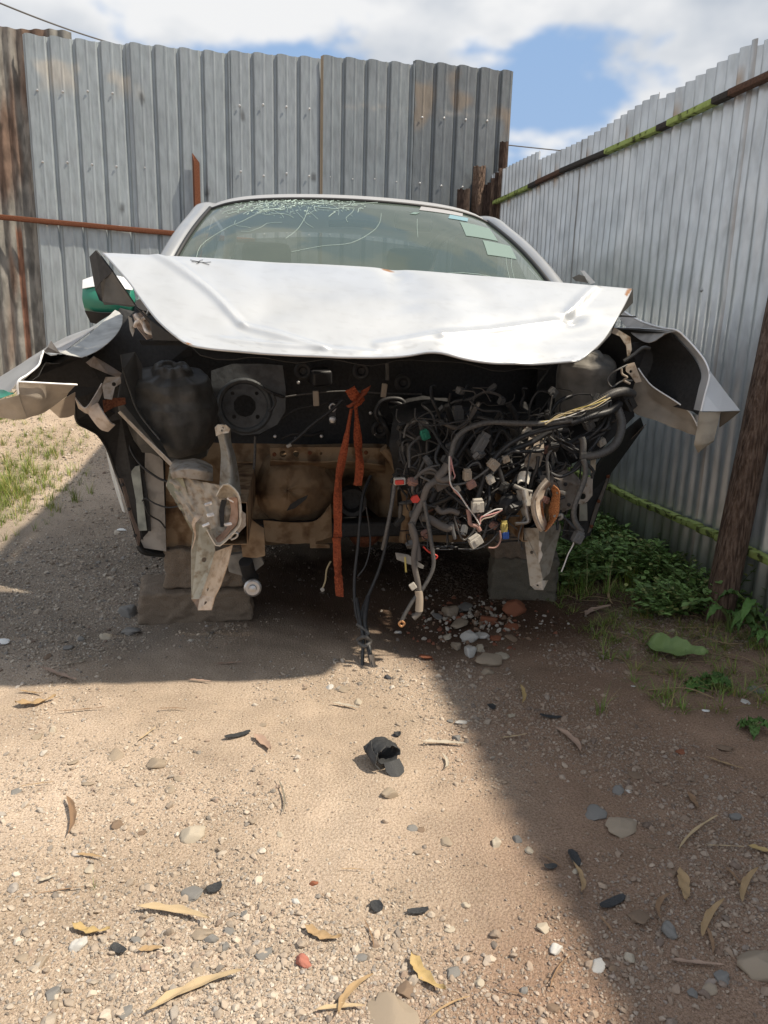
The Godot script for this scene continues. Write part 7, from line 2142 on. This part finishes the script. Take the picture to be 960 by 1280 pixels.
func leaf_list() -> Array:
	return [
		[v(-0.698, -0.002, -1.483), v(-0.643, -0.003, -1.360), "long", "brown", "upright brown dry leaf on the sunlit dirt at the left", "leaf"],
		[v(-0.434, -0.002, -1.167), v(-0.299, -0.002, -1.142), "long", "pale", "long pale dry leaf on the sunlit dirt", "leaf"],
		[v(-0.345, -0.001, -0.936), v(-0.214, -0.002, -1.010), "curved", "pale", "longest curved pale yellow leaf at the bottom left", "leaf"],
		[v(-0.537, -0.003, -1.121), v(-0.468, -0.000, -1.109), "torn", "yellow", "broad torn yellow leaf at the lower left", "leaf"],
		[v(-0.401, -0.000, -1.064), v(-0.362, -0.003, -1.072), "broad", "tan", "small broad tan leaf right of the torn yellow leaf", "leaf"],
		[v(-0.608, -0.001, -1.307), v(-0.551, -0.002, -1.302), "long", "tan", "thin tan leaf below the upright brown leaf", "leaf"],
		[v(-0.120, -0.002, -1.121), v(-0.055, -0.000, -1.101), "torn", "tan", "curled tan leaf right of the pinkish red stone", "leaf"],
		[v(-0.049, -0.000, -0.941), v(0.002, -0.002, -1.019), "curved", "tan", "curled brown leaf standing on edge at the bottom centre", "leaf"],
		[v(-0.084, -0.002, -0.949), v(-0.010, -0.001, -0.961), "long", "pale", "long leaf lying below the curled brown leaf at the bottom edge", "leaf"],
		[v(-0.326, -0.001, -1.776), v(-0.273, -0.001, -1.702), "broad", "rosy", "rosy curled leaf left of the broken plastic duct", "leaf"],
		[v(-0.619, -0.001, -1.739), v(-0.594, -0.001, -1.800), "long", "pale", "small pale leaf left of the dark grey plastic strip", "leaf"],
		[v(-1.020, -0.001, -1.903), v(-0.925, -0.000, -1.940), "torn", "tan", "long tan leaf at the left edge of the sunlit gravel", "leaf"],
		[v(-1.050, -0.000, -1.977), v(-0.971, -0.000, -1.957), "long", "tan", "short tan leaf behind the long tan leaf at the left edge", "leaf"],
		[v(-0.529, -0.001, -2.199), v(-0.447, -0.002, -2.224), "curved", "rosy", "rosy leaf on the left shadow edge", "leaf"],
		[v(-0.577, -0.000, -2.068), v(-0.508, -0.000, -2.064), "long", "rosy", "rosy leaf just below the left shadow edge", "leaf"],
		[v(-0.135, -0.001, -1.977), v(-0.056, -0.001, -1.949), "long", "white", "whitish leaf under the tip of the hanging cables", "leaf"],
		[v(-0.104, -0.002, -1.212), v(-0.068, -0.003, -1.187), "thin", "brown", "thin curled brown leaf on the sunlit dirt", "leaf"],
		[v(-0.643, -0.001, -1.220), v(-0.620, -0.003, -1.245), "broad", "white", "whitish broad leaf near the left edge", "leaf"],
		[v(-0.827, -0.001, -1.517), v(-0.755, -0.002, -1.537), "thin", "tan", "thin twig left of the small buff stone", "twig"],
		[v(-0.621, -0.001, -1.899), v(-0.540, -0.001, -1.899), "thin", "brown", "thin brown twig on the sunlit gravel", "twig"],
		[v(-1.052, -0.001, -2.117), v(-0.906, -0.001, -2.031), "long", "rosy", "rosy leaf at the left shadow edge", "leaf"],
		[v(-1.001, -0.001, -2.113), v(-0.903, -0.001, -2.228), "thin", "grey", "grey twig on the left shadow edge", "twig"],
		[v(0.405, -0.000, -1.315), v(0.400, -0.000, -1.229), "curved", "tan", "curved tan leaf beside the short grey plastic piece", "leaf"],
		[v(0.618, -0.000, -1.299), v(0.597, -0.000, -1.216), "broad", "tan", "broad leaning dry leaf on the shaded dirt", "leaf"],
		[v(0.706, -0.000, -1.216), v(0.781, -0.001, -1.311), "long", "tan", "long tan leaf at the right frame edge", "leaf"],
		[v(0.718, -0.002, -1.315), v(0.730, -0.002, -1.241), "long", "brown", "brown leaf crossing the long tan one at the right edge", "leaf"],
		[v(0.593, -0.000, -1.126), v(0.670, -0.001, -1.216), "long", "tan", "long tan leaf pointing down on the right shaded gravel", "leaf"],
		[v(0.612, -0.002, -1.154), v(0.599, -0.000, -1.093), "long", "brown", "short brown leaf below the pointing tan leaf", "leaf"],
		[v(0.518, -0.003, -1.076), v(0.604, -0.003, -1.064), "long", "rosy", "long rosy leaf on the shaded gravel at lower right", "leaf"],
		[v(0.481, -0.002, -1.846), v(0.521, -0.001, -1.718), "curved", "rosy", "rosy curved leaf on shaded dirt below the grass tuft", "leaf"],
		[v(0.330, -0.000, -1.796), v(0.402, -0.002, -1.821), "long", "pale", "pale leaf on the shaded dirt right of the shadow edge", "leaf"],
		[v(0.437, -0.000, -2.109), v(0.423, -0.001, -1.998), "long", "yellow", "small upright yellow leaf on the red dirt", "leaf"],
		[v(0.166, -0.000, -1.718), v(0.168, -0.001, -1.648), "curved", "white", "small curled whitish leaf at the shadow edge", "leaf"],
		[v(0.116, -0.000, -1.764), v(0.229, -0.001, -1.759), "long", "white", "long whitish leaf above the small curled one", "leaf"],
		[v(0.070, -0.000, -1.072), v(0.121, -0.000, -1.003), "torn", "yellow", "yellow leaf with torn edge at the bottom centre", "leaf"],
		[v(0.847, -0.001, -1.722), v(0.924, -0.001, -1.681), "long", "tan", "thin tan leaf on the shaded dirt at the right", "leaf"],
		[v(0.800, -0.002, -1.389), v(0.852, -0.003, -1.372), "broad", "yellow", "yellow leaf cut by the right frame edge", "leaf"],
		[v(0.642, -0.002, -1.360), v(0.769, -0.002, -1.475), "thin", "pale", "pale thin twig leaning on the right shaded dirt", "twig"],
		[v(0.705, -0.001, -1.381), v(0.787, -0.002, -1.381), "thin", "pale", "pale straight twig beside the yellow leaf at the right", "twig"],
		[v(0.419, -0.002, -1.171), v(0.434, -0.000, -1.126), "long", "brown", "brown leaf below the black plastic strip", "leaf"],
		[v(0.741, -0.001, -1.570), v(0.739, -0.002, -1.508), "broad", "brown", "brown leaf near the round grey pebble", "leaf"],
		[v(0.783, -0.001, -2.681), v(0.915, -0.000, -2.812), "curved", "rosy", "rosy curled leaf at the edge of the creeping plants", "leaf"],
		[v(0.931, -0.001, -2.833), v(1.037, -0.001, -3.133), "thin", "tan", "dry stalk standing in the creeping plants", "twig"],
		[v(0.091, -0.001, -0.945), v(0.160, -0.002, -0.994), "thin", "tan", "tan twig at the bottom edge right of centre", "twig"],
		[v(0.295, -0.001, -1.007), v(0.346, -0.003, -1.080), "thin", "brown", "dark curved twig on the shaded gravel", "twig"],
		[v(0.205, -0.002, -1.010), v(0.258, -0.001, -0.994), "thin", "brown", "brown twig at the bottom by the shadow edge", "twig"],
		[v(0.349, -0.000, -1.340), v(0.382, -0.002, -1.302), "long", "brown", "brown leaf left of the curved tan leaf", "leaf"],
		[v(0.532, -0.002, -1.167), v(0.573, -0.003, -1.232), "curved", "brown", "curved brown leaf left of the pointing tan leaf", "leaf"],
		[v(-0.018, -0.001, -1.150), v(0.003, -0.002, -1.084), "thin", "brown", "brown twig left of the yellow torn leaf", "twig"],
		[v(-0.633, -0.002, -1.187), v(-0.556, -0.002, -1.216), "thin", "brown", "thin brown twig near the left edge", "twig"],
		[v(-0.071, -0.000, -1.504), v(-0.057, -0.001, -1.504), "long", "tan", "tiny tan leaf on the bare dirt", "leaf"],
		[v(-0.235, -0.002, -1.566), v(-0.206, -0.001, -1.447), "thin", "grey", "hair-thin grey twig on the bare sunlit dirt", "twig"],
		[v(-0.068, -0.001, -1.274), v(-0.020, -0.000, -1.278), "thin", "tan", "short thin twig on the bare dirt", "twig"],
		[v(-0.890, -0.002, -1.862), v(-0.765, -0.001, -1.883), "thin", "brown", "brown twig across the sunlit gravel at the left", "twig"],
	]

# ------------------------------------------------------------------ everything, in order
func _ready() -> void:
	rng.seed = 4711
	for q in [[n1, 5, 3], [n2, 9, 2], [n3, 14, 2]]:
		q[0].seed = q[1]
		q[0].frequency = .25
		q[0].fractal_octaves = q[2]
		q[0].noise_type = FastNoiseLite.TYPE_SIMPLEX_SMOOTH
	# camera
	var cam := Camera3D.new()
	cam.name = "camera"
	add_child(cam)
	cam.position = v(0, 1.05, 0)
	cam.rotation_degrees = v(-13.5, 0, 1.6)
	cam.fov = 69.07
	cam.near = .05
	cam.far = 600.0
	cam.current = true
	# sky, exposure
	var we := WorldEnvironment.new()
	we.name = "environment"
	var e := Environment.new()
	e.background_mode = Environment.BG_SKY
	e.sky = build_sky()
	e.background_energy_multiplier = .76
	e.tonemap_mode = Environment.TONE_MAPPER_LINEAR
	e.tonemap_exposure = 1.2
	e.sdfgi_enabled = true
	e.ssao_enabled = true
	e.ssil_enabled = true
	we.environment = e
	add_child(we)
	# sun: high, from the right and a little behind the camera
	var sun := DirectionalLight3D.new()
	sun.name = "sun"
	add_child(sun)
	sun.light_color = Color(1.0, .95, .87)
	sun.light_energy = 1.55
	sun.light_angular_distance = 1.3
	sun.shadow_enabled = true
	sun.look_at_from_position(v(.674, 1.0, .182) * 10.0, Vector3.ZERO)
	make_materials()
	build_ground()
	build_back_fence()
	build_right_fence()
	overhead("power_line", v(-4.232, 4.171, -8), v(-3.772, 4.941, -12), .05, "thin dark overhead wire running behind the left of the back fence")
	overhead("power_line", v(0.858, 4.115, -13), v(5.101, 4.088, -14), .02, "thin overhead wire seen in the gap between the two fences")
	build_car()
	build_strap()
	build_blocks()
	build_plants()
	build_scrap()
	build_gravel()
	stones(stone_list())
	leaves(leaf_list())
